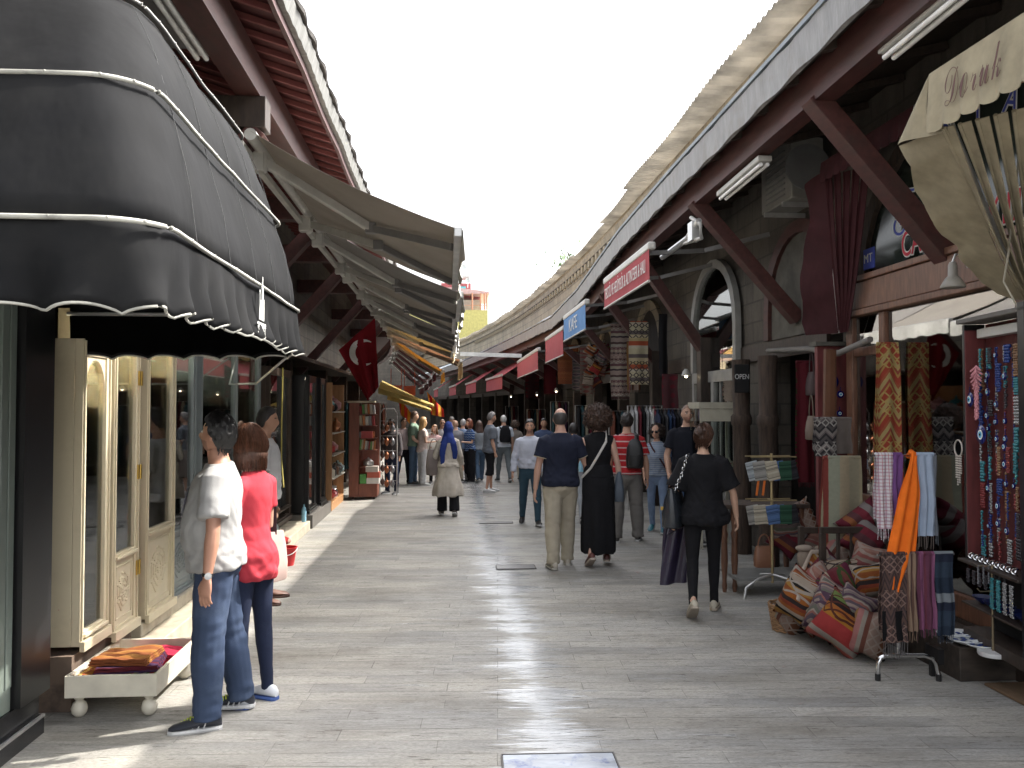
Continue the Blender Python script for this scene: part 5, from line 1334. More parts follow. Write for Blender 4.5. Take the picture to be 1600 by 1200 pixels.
# low yellow awnings and folded canvas near the bookcase
for i, (px, py, w_, y) in enumerate(((592, 606, 1.3, 20), (606, 617, 1.2, 23.5))):
    a = AY(px, py, y); q = MB()
    q.sheet(lambda u, v: a + V((u * w_ * 1.0, -.2 + v * 1.2, -.42 * u + .22 * v * (1 - u) - .03 * math.sin(v * 9))), 10, 8, .004)
    q.sheet(lambda u, v: a + V((w_ * u, -.2 + .02 * math.sin(u * 20), -.42 * u - (.04 + .1 * (1 - u)) * v)), 16, 2, .004)
    tag(q.build('small_awning', translucent('lemon_awning', (.52, .42, .16), .45), smooth=True), ('small sunlit yellow awning above the bookcase', 'second small yellow awning, lower and farther behind the bookcase')[i], 'awning')
for i, (px, py) in enumerate(((619, 611), (640, 612))):
    a = AY(px, py, 26); q = MB(); q.box(a, (.36, .05, .24)); q.box(a + V((0, 0, .15)), (.38, .07, .05)); q.tube([a + V((-.16, 0, .17)), a + V((-.16, 0, .7))], .01, 6); q.tube([a + V((.16, 0, .17)), a + V((.16, 0, .7))], .01, 6)
    tag(q.build('hanging_sign', mat('orange_sign', (.55, .12, .06), rough=.5)), ('small orange sign hanging nearer the yellow awning', 'small orange sign hanging nearer the middle of the street')[i], 'sign')
# striped football flags
for i, (pa, pb, pc, pd) in enumerate((((622, 619), (642, 645), (640, 662), (626, 648)), ((667, 612), (693, 640), (694, 652), (674, 648)))):
    P = [AY(*p, 24 + i) for p in (pa, pb, pc, pd)]; q = MB()
    q.sheet(lambda u, v: P[0].lerp(P[1], u).lerp(P[3].lerp(P[2], u), v) + V((0, .06 * math.sin(u * 9), 0)), 16, 10, .004)
    tag(q.build('striped_flag', stripes_mat('red_yellow_flag', [(.55, .04, .03), (.7, .32, .04)], 5.5, 0, .1, 2, seed=9), smooth=True), ('red and yellow striped flag near the yellow awning', 'red and yellow striped flag hanging above the hooded woman')[i], 'flag')

# ---- red flag with crescent
def turk():
    Yf = 14.6; t = empty('flag', AY(560, 560, Yf), 'red flag with white crescent hanging from the left timber brace', 'flag')
    P = [AY(529, 547, Yf), AY(586, 497, Yf), AY(592, 603, Yf), AY(574, 626, Yf)]
    def fn(u, v):
        p = P[0].lerp(P[1], u).lerp(P[3].lerp(P[2], u), v)
        return p + V((0, .05 * math.sin(u * 11 + v) * (.3 + v) + .03 * math.sin(u * 23) * v, .02 * math.sin(v * 5) * u))
    q = MB(); q.sheet(fn, 30, 20, .003); q.build('cloth', fabric('flag_red', (.17, .008, .013)), t, smooth=True)
    q = MB(); o = AY(571, 551, Yf - .01); pts = []
    r1, r2, dx = .235, .19, .06
    def on(p):  # push onto the cloth
        u = (p.x - P[0].x) / (P[1].x - P[0].x); v = .4
        return V((p.x, Yf - .012 + .05 * math.sin(u * 11 + v) * (.3 + v) + .03 * math.sin(u * 23) * v, p.z))
    n = 22; a0, a1 = R(52), R(308)
    ring = [on(o + V((-.04 + r1 * math.cos(a0 + (a1 - a0) * i / n), 0, r1 * math.sin(a0 + (a1 - a0) * i / n)))) for i in range(n + 1)]
    b0_, b1_ = R(68), R(292)
    inn = [on(o + V((-.04 + dx + r2 * math.cos(b0_ + (b1_ - b0_) * i / n), 0, r2 * math.sin(b0_ + (b1_ - b0_) * i / n)))) for i in range(n + 1)]
    q.add(ring + inn, [(i, i + 1, n + 2 + i, n + 1 + i) for i in range(n)]); o2 = q.build('crescent', fabric('flag_white', (.6, .58, .55)), t)
    md = o2.modifiers.new('t', 'SOLIDIFY'); md.thickness = .003
turk()
# manhole and drain plates
def plate(name, c, sx, sy, m, label, rz=0):
    t = empty(name, c, label, 'manhole cover', rz=rz); q = MB(); q.bbox((-sx / 2, -sy / 2, .004), (sx / 2, sy / 2, .010)); p_ = q.build('lid', m, None, M=Matrix.Identity(4)); p_.parent = t
    q = MB(); d = .010
    q.bbox((-sx / 2 - d, -sy / 2 - d, .003), (sx / 2 + d, -sy / 2 - .003, .012)); q.bbox((-sx / 2 - d, sy / 2 + .003, .003), (sx / 2 + d, sy / 2 + d, .012)); q.bbox((-sx / 2 - d, -sy / 2 - .003, .003), (-sx / 2 - .003, sy / 2 + .003, .012)); q.bbox((sx / 2 + .003, -sy / 2 - .003, .003), (sx / 2 + d, sy / 2 + .003, .012))
    f_ = q.build('rim', mat('lid_rim', (.10, .095, .09), rough=.6), None, M=Matrix.Identity(4)); f_.parent = t
plate('manhole_cover', AG(880, 1215), .56, .5, mat('worn_blue_lid', (.34, .37, .42), rough=.16, var=.25, vs=4, stretch=(1, 3, 1), dirt=((.03, .06, .22), 5, 1.0), bs=20, bump=.4), 'square wet manhole cover with worn blue paint at the bottom of the picture', R(-1.5))
plate('manhole_cover', AG(806, 887), .42, .2, mat('dark_lid', (.14, .13, .125), rough=.3, bs=60, bump=.5), 'dark drain lid in the wet gutter beside the man in the black polo')
plate('manhole_cover', AG(775, 817), .5, .16, mat('dark_lid', (.14, .13, .125)), 'small dark drain lid in the gutter ahead of the walking couple')

# ================================================================ RIGHT SIDE THINGS
def plaid(name, base, c1, c2, f=14):
    if name in MC: return MC[name]
    m, n, b, o = nodes(name); k = NB(n); s = k.sep(k.coord()); cc = base
    for ax in (0, 2):
        t = k.math('FRACT', k.math('MULTIPLY', s[ax], f)); cc = k.mix(k.math('MULTIPLY', k.math('LESS_THAN', t, .22), .6), cc, c1); cc = k.mix(k.math('MULTIPLY', k.math('LESS_THAN', k.math('ABSOLUTE', k.math('SUBTRACT', t, .6)), .05), .7), cc, c2)
    n.links.new(cc, b.inputs['Base Color']); b.inputs['Roughness'].default_value = .9; MC[name] = m; return m
def hang(name, x0, x1, y, zt, zb, m, label, cat, group=None, folds=3.0, amp=.018, ph=0, fringe=0, taper=1.0, back=True, fm=None, slant=0.0):
    """cloth folded over a bar, hanging at depth y"""
    t = empty(name, ((x0 + x1) / 2, y, zb), label, cat, group); w_ = x1 - x0; c = (x0 + x1) / 2
    def fn(sg, zz):
        def f(u, v):
            k = 1 + (taper - 1) * v; x = c + (u - .5) * w_ * k + .006 * math.sin(v * 7 + ph) + slant * v
            return V((x, y - sg * (.012 + .012 * v) + (amp * (.35 + .65 * v)) * math.sin(2 * math.pi * folds * u + ph + v * .6) + .006 * noise.noise(V((u * 3, v * 6, ph))), zt - (zt - zz) * v))
        return f
    q = MB(); q.sheet(fn(1, zb), 26, 16, .003)
    if back: q.sheet(fn(-1, zb + (zt - zb) * .12), 26, 10, .003)
    q.tube([(x0, y, zt), (x1, y, zt)], .015, 8, ref=(0, 0, 1))
    q.build('cloth', m, t, smooth=True)
    if fringe:
        q = MB(); n = int(w_ * taper / .012)
        for i in range(n):
            u = (i + .5) / n; p = fn(1, zb)(u, 1.0); q.tube([p, p + V((rnd.uniform(-.006, .006), rnd.uniform(-.004, .004), -fringe * rnd.uniform(.8, 1.1)))], .0022, 4)
        q.build('fringe', fm or m, t)
    return t
def cushion(name, c, w_, h, t_, nrm, roll, m, label, cat='cushion', group='kilim cushions and bags heaped on the paving', sd=0, strap=None):
    nrm = V(nrm).normalized(); up = V((0, 0, 1)); x = up.cross(nrm).normalized(); y = nrm.cross(x)
    Rr = Matrix.Rotation(R(roll), 3, nrm); x = Rr @ x; y = Rr @ y; M = basis(c, x, y)
    q = MB(); n = 18; top = []; vs = []; fs = []
    for sg in (1, -1):
        for i in range(n + 1):
            for j in range(n + 1):
                u = -1 + 2 * i / n; v = -1 + 2 * j / n
                z = sg * t_ / 2 * (max(0, 1 - abs(u) ** 2.6) ** .55) * (max(0, 1 - abs(v) ** 2.6) ** .55)
                pin = 1 - .07 * (1 - u * u) * abs(v) ** 3; pin2 = 1 - .07 * (1 - v * v) * abs(u) ** 3
                nz = noise.noise(V((u * 2.2 + sd, v * 2.2, sg))) * .018 + noise.noise(V((u * 6 + sd, v * 5, sg))) * .006
                sgv = -.03 * (1 - abs(u)) * v * abs(v)
                vs.append((u * w_ / 2 * pin2, v * h / 2 * pin + sgv, z + nz * (1 - max(abs(u), abs(v)) ** 4)))
    W = n + 1
    for k in (0, 1):
        for i in range(n):
            for j in range(n):
                a = k * W * W + i * W + j; f = (a, a + W, a + W + 1, a + 1); fs.append(f if k == 0 else f[::-1])
    q.add(vs, fs)
    o = q.build(name, m, M=M, smooth=True)
    bm = bmesh.new(); bm.from_mesh(o.data); bmesh.ops.remove_doubles(bm, verts=bm.verts, dist=.0008); bmesh.ops.recalc_face_normals(bm, faces=bm.faces); bm.to_mesh(o.data); bm.free()
    return tag(o, label, cat, group)
P6 = lambda px, py, Y: AY(px, py, Y)
K = {}
K['a'] = stripes_mat('kilim_a', [(0.245, 0.081, 0.018), (0.204, 0.062, 0.018), (0.286, 0.149, 0.036), (0.010, 0.007, 0.007), (0.258, 0.211, 0.168), (0.218, 0.068, 0.018), (0.170, 0.037, 0.018), (0.027, 0.019, 0.018)], 4.2, 1, .12, 9, ((0.286, 0.248, 0.210), 11, .35), seed=1)
K['b'] = stripes_mat('kilim_b', [(0.109, 0.019, 0.027), (0.136, 0.043, 0.030), (0.082, 0.012, 0.030), (0.156, 0.050, 0.030), (0.272, 0.223, 0.162), (0.095, 0.012, 0.018)], 3.1, 1, 0, 9, ((0.034, 0.056, 0.018), 9, .45), seed=2)
K['c'] = stripes_mat('kilim_c', [(0.150, 0.118, 0.114), (0.245, 0.186, 0.162), (0.088, 0.068, 0.084), (0.224, 0.093, 0.078), (0.272, 0.223, 0.192), (0.109, 0.112, 0.090)], 7, 1, 1.2, 6, ((0.068, 0.037, 0.060), 10, .3), seed=3)
K['d'] = stripes_mat('kilim_d', [(0.286, 0.124, 0.018), (0.245, 0.081, 0.018), (0.014, 0.009, 0.009), (0.109, 0.149, 0.042), (0.286, 0.074, 0.060), (0.245, 0.211, 0.180), (0.258, 0.031, 0.030)], 2.6, 1, 0, 9, ((0.068, 0.019, 0.012), 12, .4), seed=4)
K['e'] = stripes_mat('kilim_e', [(0.231, 0.161, 0.132), (0.136, 0.056, 0.030), (0.014, 0.009, 0.007), (0.204, 0.112, 0.042), (0.286, 0.124, 0.114), (0.224, 0.198, 0.168), (0.116, 0.043, 0.030)], 3.6, 0, 0, 9, ((0.272, 0.217, 0.180), 14, .4), seed=5)
K['f'] = stripes_mat('kilim_f', [(0.136, 0.019, 0.030), (0.177, 0.155, 0.150), (0.102, 0.012, 0.024), (0.204, 0.074, 0.030), (0.082, 0.031, 0.036)], 3.4, 1, .1, 7, seed=6)
K['g'] = stripes_mat('kilim_g', [(0.286, 0.229, 0.174), (0.245, 0.186, 0.132), (0.034, 0.025, 0.024), (0.170, 0.037, 0.030), (0.272, 0.223, 0.180)], 2.4, 1, 0, 7, ((0.034, 0.025, 0.024), 16, .4), seed=7)
K['h'] = stripes_mat('kilim_h', [(0.238, 0.081, 0.072), (0.204, 0.099, 0.078), (0.258, 0.136, 0.108), (0.163, 0.050, 0.048), (0.204, 0.161, 0.132)], 5, 1, .3, 10, ((0.272, 0.211, 0.180), 9, .3), seed=8)
K['ikat'] = stripes_mat('ikat', [(.45, .41, .34), (.36, .08, .03), (.42, .20, .07), (.44, .40, .33), (.10, .06, .05), (.40, .10, .04)], 5.2, 0, .8, 7, seed=9)
K['rug'] = stripes_mat('rug_beige', [(.34, .28, .19), (.30, .27, .19), (.34, .30, .2), (.22, .05, .04), (.28, .29, .22)], 2.6, 0, .9, 3, ((.05, .045, .05), 7, .62), seed=10)
K['gold'] = stripes_mat('rug_gold', [(.30, .05, .03), (.35, .22, .07), (.26, .06, .04), (.36, .28, .12), (.3, .08, .04)], 5, 2, 1.4, 6, ((.38, .28, .1), 13, .35), seed=11)
K['bw'] = stripes_mat('kilim_bw', [(.03, .028, .03), (.08, .07, .07), (.03, .028, .03), (.12, .10, .10), (.2, .18, .17)], 8, 2, .9, 9, ((.3, .28, .26), 14, .3), seed=12)
K['hang1'] = stripes_mat('rug_hang1', [(.40, .37, .32), (.10, .06, .06), (.38, .30, .27), (.07, .05, .06), (.42, .38, .3), (.16, .08, .09)], 3.0, 2, .05, 8, ((.3, .2, .18), 12, .4), seed=13)
K['hang2'] = stripes_mat('rug_hang2', [(.44, .38, .25), (.12, .10, .10), (.44, .40, .28), (.46, .42, .33), (.35, .08, .04), (.4, .33, .18)], 2.4, 2, 0, 8, ((.06, .05, .05), 9, .5), seed=14)
K['orange'] = stripes_mat('rug_orange', [(.36, .12, .05), (.33, .11, .05), (.38, .14, .06)], 6, 2, .4, 12, ((.22, .07, .04), 20, .4), seed=15)

# ---- plinth, cabinet with eye amulets
def tb(name, a, b_, m, label, cat, bev=.006):
    q = MB(); q.bbox(a, b_); return tag(q.build(name, m, bevel=bev), label, cat)
tb('display_step', (3.31, 5.20, 0), (4.05, 6.5, .22), mat('worn_dark_wood', (.035, .026, .020), rough=.6, var=.4, stretch=(1, 5, 3), bs=30, bump=.4), 'low dark wooden display step holding the painted plates', 'display step')
tb('doormat', (3.42, 4.2, .003), (4.5, 5.12, .02), mat('coir_mat', (.16, .10, .055), rough=1, bs=200, bump=1, bd=.01), 'brown coir doormat at the lower right corner', 'doormat', .003)
cf = V((3.50, 5.62, 0)); cn = V((3.385, 4.80, 0)); du = (cn - cf).normalized(); CL = (cn - cf).length; no = V((du.y, -du.x, 0));  # outward (towards the street)
if no.x > 0: no = -no
cab = empty('amulet_cabinet', cf.lerp(cn, .5), 'black framed wall cabinet with red inside, full of blue eye amulets and beads', 'cabinet')
def CP(u, o, z): return cf + du * u + no * o + V((0, 0, z))
def cbar(name, u0, u1, o0, o1, z0, z1, m, par=cab):
    q = MB(); q.add([CP(u, o, z) for u in (u0, u1) for o in (o0, o1) for z in (z0, z1)], [(0, 1, 3, 2), (4, 6, 7, 5), (0, 4, 5, 1), (2, 3, 7, 6), (0, 2, 6, 4), (1, 5, 7, 3)]); return q.build(name, m, par, bevel=.004)
M_CRED = mat('cabinet_red', (.12, .025, .025), rough=.6, var=.25, stretch=(3, 3, .6))
cbar('back_panel', .03, CL - .08, -.16, -.14, .76, 2.34, M_CRED)
cbar('side_panel', 0, .028, -.14, .0, .76, 2.34, M_BLACK); cbar('side_panel', CL - .078, CL, -.16, .03, .30, 2.40, M_BLACK)
cbar('side_lining', .029, .036, -.139, -.002, .78, 2.30, M_CRED)
cbar('top_board', -.02, CL, -.16, .03, 2.345, 2.375, mat('grey_board', (.12, .11, .10), rough=.6))
cbar('lamp_box', .10, CL - .1, -.12, -.05, 2.24, 2.30, M_WHITE)
cbar('shelf', .0, CL - .08, -.13, .05, .74, .76, M_DARKW)
cbar('base_box', .0, CL - .08, -.16, .02, .222, .30, M_DARKW); cbar('base_back', .03, CL - .08, -.16, -.15, .301, .739, M_BLACKR); cbar('base_shelf', .0, CL - .08, -.149, .03, .46, .475, M_DARKW)
M_COB = mat('cobalt_glass', (.006, .010, .10), rough=.08, bump=0, var=.05); M_EW = mat('eye_ring_white', (.75, .78, .80), rough=.2, bump=0); M_EB = mat('eye_ring_blue', (.12, .42, .62), rough=.2, bump=0); M_EK = mat('eye_pupil', (.004, .004, .006), rough=.1, bump=0)
EN = [0]
def amulet(c, r, nrm, label='blue glass eye amulet on a string', group=None, bead=True):
    nrm = V(nrm).normalized(); x = V((0, 0, 1)).cross(nrm).normalized(); M3 = Matrix((x, nrm.cross(x), nrm)).transposed()
    t = empty('eye_amulet', c, label, 'amulet', group)
    q = MB(); q.lathe([(.001, -.004), (r * .9, -.004), (r, 0), (r * .92, .004), (.001, .006)], c, 22, M=M3)
    if bead:
        q.tube([V(c) + V((0, 0, r)), V(c) + V((0, 0, r * 2.1))], .0012, 4)
        for k in range(3): q.sphere(V(c) + V((0, 0, r + .008 + .011 * k)), .005, 8, 6)
    q.build('disc', M_COB, t, smooth=True)
    q = MB()
    for rr_, h, mi in ((.52, .0065, 0), (.36, .0075, 1), (.15, .0085, 2)):
        q.cur = mi; q.lathe([(.001, h), (r * rr_, h), (r * rr_, h + .0008), (.001, h + .001)], c, 18, M=M3)
    q.build('iris', [M_EW, M_EB, M_EK], t)
    return t
BEADC = [('blue', (.012, .035, .17)), ('silver', (.3, .3, .3)), ('turquoise', (.04, .20, .23)), ('red', (.2, .03, .03)), ('dark', (.03, .025, .03)), ('mixed amber', (.22, .12, .06))]
def strand(c, ln, ci, r=.008, wide=1, group=True, where='in the red cabinet'):
    nm, col = BEADC[ci]; q = MB(); n = int(ln / (r * 1.9))
    for w_ in range(wide):
        for k in range(n): q.sphere(V(c) + no * .004 * (k % 2) + du * (w_ * r * 2.2) + V((.0015 * math.sin(k * 2 + w_), 0, -k * r * 1.9)), r * (1 if k % 4 else 1.35), 7, 5)
    return tag(q.build('bead_strand', mat('bead_' + nm.split()[-1], col, rough=.18, metal=.6 if nm == 'silver' else 0, bump=0), smooth=True), '%s bead strand hanging %s' % (nm, where), 'beads', nm + ' bead strands hanging ' + where)
rr = random.Random(11)
for ui, u in enumerate([.08, .13, .19, .245, .30, .355, .41, .465, .52, .575, .63, .69]):
    z = 2.16
    while z > .92:
        k = rr.random(); ln = rr.uniform(.10, .2)
        if ui <= 1 and k < .35: z -= .15; continue
        if k < .30: amulet(CP(u, -.06 + .02 * (ui % 2), z - .05), rr.uniform(.018, .03), no, 'small blue glass eye amulet among the beads in the red cabinet', 'small eye amulets in the red cabinet'); z -= .11
        else: strand(CP(u, -.07 + .02 * (ui % 2), z), ln, rr.choice([0, 0, 1, 2, 2, 3, 4, 5]), rr.choice([.006, .008, .010]), rr.choice([1, 2, 3])); z -= ln + .008
amulet(CP(.235, -.0, 1.60), .062, no, 'largest blue eye amulet, in the middle of the red cabinet')
amulet(CP(.04, -.02, 1.83), .05, no, 'dark blue eye amulet half behind the pink feather charm')
q = MB()
for k in range(60):
    a = k * 2.4; z = 2.05 - k * .0055; r = .05 * math.sin(min(1, k / 40 + .35) * math.pi * .95) + .012; p = CP(.20, .01, z); q.tube([p, p + du * (r * math.cos(a)) + no * (r * .4 * math.sin(a)) + V((0, 0, -.03))], .006, 5)
tag(q.build('feather_charm', mat('pink_feather', (.55, .24, .27), rough=.9), smooth=True), 'pink feathery charm hanging at the top of the red cabinet', 'charm')
q = MB(); c = CP(-.02, .035, 1.50); q.tube([c + du * (.055 * math.cos(a)) + V((0, 0, .055 * math.sin(a))) for a in [2 * math.pi * i / 24 for i in range(25)]], .005, 6, ref=no)
for dx, ln in ((-.03, .16), (-.01, .22), (.015, .2), (.035, .14)): 
    for k in range(int(ln / .016)): q.sphere(c + du * dx + V((0, 0, -.055 - k * .016)), .007, 7, 5)
tag(q.build('ring_charm', mat('bone_ring', (.5, .45, .4), rough=.4), smooth=True), 'pale ring with dangling beads on the far edge of the red cabinet', 'charm')
for i in range(9):
    q = MB(); c = CP(.08 + .07 * i, .0, .785); q.tube([c + du * (.022 * math.cos(a)) + no * (.012 * math.cos(a * 2)) + V((0, 0, .022 * math.sin(a))) for a in [2 * math.pi * k / 14 for k in range(15)]], .006, 6, ref=no)
    tag(q.build('bracelet', mat('silver_bright', (.7, .7, .72), metal=1, rough=.15, bump=0), smooth=True), 'silver bracelet standing on the shelf under the eye amulets', 'bracelet', 'silver bracelets on the cabinet shelf')
for i in range(8):
    c = CP(.08 + .08 * i, .03, .70)
    strand(c, .1 if i < 4 else .2, 4 if i < 4 else (2 if i < 6 else 1), .006, 3, where='below the cabinet shelf')
for i in range(5):
    good('bowl', CP(.1 + .14 * i, -.06, .476), .07, (.012, .02, .10), 'dark blue bowl on the low shelf under the amulet cabinet', 'bowl', 'dark blue bowls under the amulet cabinet')
# plates on the step
def dish(px, py, Y, rx, ry, label):
    c = AG(px, py, .225); t = empty('plate', c, label, 'plate'); q = MB()
    M3 = Matrix.Diagonal((rx, ry, 1)); q.lathe([(.45, 0), (.5, .006), (.9, .022), (1.0, .032), (.98, .036), (.85, .026), (.45, .012), (.01, .012)], c, 30, M=M3); q.build('dish', mat('glazed_white', (.62, .64, .64), rough=.15, bump=0), t, smooth=True)
    q = MB()
    for k in range(11):
        a = k * 2.4; r = .2 + .55 * k / 11; q.sphere(c + V((rx * r * math.cos(a), ry * r * math.sin(a), .022 + .008 * r)), (rx * .13, ry * .16, .004), 8, 5)
    q.build('painted_pattern', mat('cobalt_paint', (.02, .05, .2), rough=.2, bump=0), t, smooth=True)
dish(1494, 996, 0, .13, .10, 'white plate painted blue, farthest of the three on the dark step'); dish(1516, 1006, 0, .14, .10, 'deep blue patterned plate between the two paler ones on the dark step'); dish(1541, 1014, 0, .13, .09, 'white plate with blue spots beside the marble stand')
t = empty('jewellery_stand', AG(1552, 1024, .22), 'brass jewellery stand on a white marble foot beside the plates', 'stand'); c = AG(1552, 1024, .22)
q = MB(); q.lathe([(.001, .0), (.085, .0), (.09, .01), (.09, .028), (.001, .03)], c, 26); q.build('marble_foot', mat('white_marble', (.6, .6, .6), rough=.3, var=.1), t, smooth=True)
q = MB(); q.tube([c + V((0, 0, .03)), c + V((0, 0, .56))], .008, 8); q.tube([c + V((-.1, 0, .42)), c + V((-.08, 0, .40)), c + V((.0, 0, .40))], .004, 6); q.tube([c + V((-.1, 0, .56)), c + V((.1, 0, .56))], .005, 6, ref=(0, 0, 1)); q.build('pole', mat('old_brass', (.25, .2, .13), metal=.7, rough=.4), t, smooth=True)
for i in range(6):
    q = MB(); p = c + V((-.09 + .035 * i, 0, .56)); 
    for k in range(10): q.sphere(p + V((0, .004 * (k % 2), -.012 * k)), .007, 6, 5)
    tag(q.build('chain', mat('steel_chain', (.3, .3, .32), metal=.8, rough=.3, bump=0), smooth=True), 'short chain hanging on the brass jewellery stand', 'chain', 'chains on the jewellery stand')
# carpet shop window with timber frame
cw = empty('shop_window', (3.8, 6.6, 0), 'timber framed carpet shop window and door leaf reflecting the opposite awnings', 'shop window')
q = MB()
q.bbox((3.68, 5.3, 2.66), (3.80, 7.72, 2.90)); q.bbox((3.66, 5.3, 2.905), (3.80, 7.72, 2.96)); q.bbox((3.66, 5.3, 2.60), (3.80, 7.72, 2.655))
for a, b_ in ((7.62, 7.74), (7.06, 7.15), (5.32, 5.42)): q.bbox((3.70, a, .25), (3.79, b_, 2.598))
q.bbox((3.71, 7.16, 2.24), (3.78, 7.615, 2.32)); q.bbox((3.70, 5.42, .25), (3.79, 7.055, .42)); q.bbox((3.71, 7.16, .25), (3.78, 7.615, 1.0))
q.build('frame', M_WOOD, cw, bevel=.008)
q = MB(); q.bbox((3.74, 5.43, .42), (3.748, 7.05, 2.598)); q.bbox((3.74, 7.16, 1.0), (3.748, 7.61, 2.24)); q.bbox((3.74, 7.16, 2.325), (3.748, 7.61, 2.598)); q.build('pane', glass('mirror_like_glass', (.6, .62, .6), 2.3), cw)
q = MB(); q.bbox((3.69, 5.35, 0), (3.82, 7.7, .249)); q.build('stall_riser', M_DARKW, cw)
# lettering on the arched window over the shop
X = WX - .085
MW, MR_, MBL = mat('letter_white', (.55, .55, .52), bump=0), mat('letter_red', (.42, .02, .04), bump=0), mat('letter_blue', (.04, .06, .30), bump=0)
sg = empty('window_lettering', (X, 6.3, 3.05), 'red CARPETS lettering with blue arched letters on the dark arched window', 'sign')
for off, mm, dx in ((.012, MW, .010), (.0, MR_, .004)):
    lettering('CARPETS & KILIMS', .30, (X - .004 - (.0 if mm is MW else .004), 6.07, 3.13), (0, -1, 0), (0, 0, 1), mm, sg, sx=.72, extr=.0015, bevel=off)
for i, ch in enumerate('GALATA'):
    a = R(172 - 21 * i); cy, cz = 5.95, 3.2
    p = (X - .004, cy - 1.02 * math.cos(a), cz + .72 * math.sin(a)); tx = (0, -math.sin(a) * 1.0 * -1 * -1, 0)
    tang = V((0, -1.02 * math.sin(a), -.72 * math.cos(a) * 1)).normalized(); up_ = V((0, -math.cos(a) * -1 * -1 * -1, math.sin(a))).normalized()
    tang = V((0, -math.sin(a), -math.cos(a))); up_ = V((0, -math.cos(a), math.sin(a)))
    tang = V((0, -abs(math.sin(a)), -math.cos(a)))
    pos = V((X - .004, cy - 1.02 * math.cos(a), cz + .72 * math.sin(a)))
    lettering(ch, .27, pos, tang, (-1, 0, 0), MW, None, extr=.001, bevel=.012) if False else None
    zdir = V((-1, 0, 0)); yv = zdir.cross(tang)
    lettering(ch, .27, pos, tang, yv, MW, sg, sx=.8, extr=.001, bevel=.012); lettering(ch, .27, pos + V((-.004, 0, 0)), tang, yv, MBL, sg, sx=.8, extr=.001)
q = MB(); q.bbox((3.70, 7.24, 3.0), (3.712, 7.42, 3.18)); st_ = q.build('sticker', MBL); tag(st_, 'small square blue and white sticker left of the arched lettering', 'sticker')
lettering('MT', .11, (3.696, 7.33, 3.09), (0, -1, 0), (0, 0, 1), MW, st_, extr=.001)
# hanging lamp
c = AX(1489, 445, 3.3); t = empty('wall_lamp', c, 'old white bell-shaped lamp hanging under the carpet shop arch', 'lamp')
q = MB(); q.lathe([(.075, -.02), (.078, -.01), (.05, .04), (.03, .06), (.028, .13), (.02, .15), (.001, .15)], c, 20); q.build('lamp_shade', mat('dull_white_enamel', (.22, .205, .18), rough=.4), t, smooth=True)
q = MB(); q.tube([c + V((0, 0, .15)), c + V((.02, 0, .2)), c + V((.07, 0, .2)), c + V((.1, 0, .12)), c + V((.4, 0, .18))], .008, 8); q.build('bracket', M_ALU, t, smooth=True)

# ---- scarf rack
Yr = 5.5
t = empty('scarf_rack', (3.0, Yr, 0), 'chrome floor rack with two rails of hanging scarves in front of the shop window', 'rack')
q = MB(); q.tube([(2.79, Yr + .02, 1.46), (3.23, Yr + .02, 1.46)], .008, 8, ref=(0, 0, 1)); q.tube([(2.78, Yr - .06, .82), (3.3, Yr - .06, .82)], .008, 8, ref=(0, 0, 1))
q.tube([(2.98, Yr + .05, .13), (2.98, Yr + .05, 1.47)], .014, 10); q.tube([(2.98, Yr + .05, .83), (2.98, Yr - .06, .83)], .01, 8)
q.build('rail_frame', M_CHROME, t, smooth=True)
for yo in (-.06,):
    q = MB(); q.tube([(2.795, Yr - .02, .035), (2.80, Yr - .02, .11), (2.815, Yr - .02, .145), (2.85, Yr - .02, .16), (3.10, Yr - .04, .16), (3.15, Yr - .05, .145), (3.175, Yr - .05, .11), (3.185, Yr - .06, .035)], .014, 12); lg = q.build('leg', M_CHROME, t, smooth=True)
    for x, y in ((2.795, Yr - .02), (3.185, Yr - .06)):
        q = MB(); q.tube([(x, y, .0), (x, y, .045)], .018, 10); q.build('rubber_foot', M_BLACK, lg)
q = MB(); q.bbox((3.19, Yr - .05, .1), (3.23, Yr + .1, .2)); q.bbox((3.19, Yr + .03, .0), (3.22, Yr + .06, .1)); q.build('leg', M_BLACK, t)
SG = 'scarves hanging on the chrome rack'
hang('scarf', 2.815, 2.93, Yr + .02, 1.465, .98, plaid('white_plaid', (.52, .50, .52), (.28, .12, .18), (.30, .04, .06), 22), 'white scarf with red and mauve checks on the upper rail', 'scarf', SG, 2.2, .012, 0, .08)
hang('scarf', 2.93, 2.995, Yr + .02, 1.465, 1.0, fabric('purple_scarf', (.13, .055, .17)), 'purple scarf between the checked and the orange ones', 'scarf', SG, 1.5, .012, 2, .05)
hang('scarf', 3.09, 3.215, Yr + .02, 1.465, .93, fabric('pale_blue_scarf', (.30, .36, .46)), 'pale blue scarf on the upper rail right of the orange one', 'scarf', SG, 2.5, .012, 4, .09, fm=fabric('grey_brown', (.12, .10, .09)))
hang('scarf', 3.205, 3.235, Yr + .03, 1.46, .93, fabric('grey_scarf', (.12, .13, .15)), 'narrow dark grey scarf at the right end of the upper rail', 'scarf', SG, 1, .01, 1, .06)
t = empty('scarf', (2.98, Yr - .03, .58), 'bright orange scarf knotted on the upper rail and swinging across the lower one', 'scarf', SG)
def osc(u, v):
    w_ = .035 + .085 * smst(0, .35, v) + .03 * smst(.3, .75, v) - .09 * smst(.75, 1, v); x = 3.055 - .11 * v - .05 * v * v + (u - .5) * w_ * 1.25
    return V((x, Yr - .035 - .03 * v + .016 * math.sin(u * 14 + v * 2) * (.3 + v), 1.47 - .88 * v + .01 * math.sin(u * 6)))
q = MB(); q.sheet(osc, 26, 40, .003); q.tube([(3.055, Yr - .03, 1.47), (3.055, Yr + .0, 1.485), (3.055, Yr + .04, 1.45)], .018, 8); q.build('cloth', fabric('orange_scarf', (.72, .15, .015)), t, smooth=True)
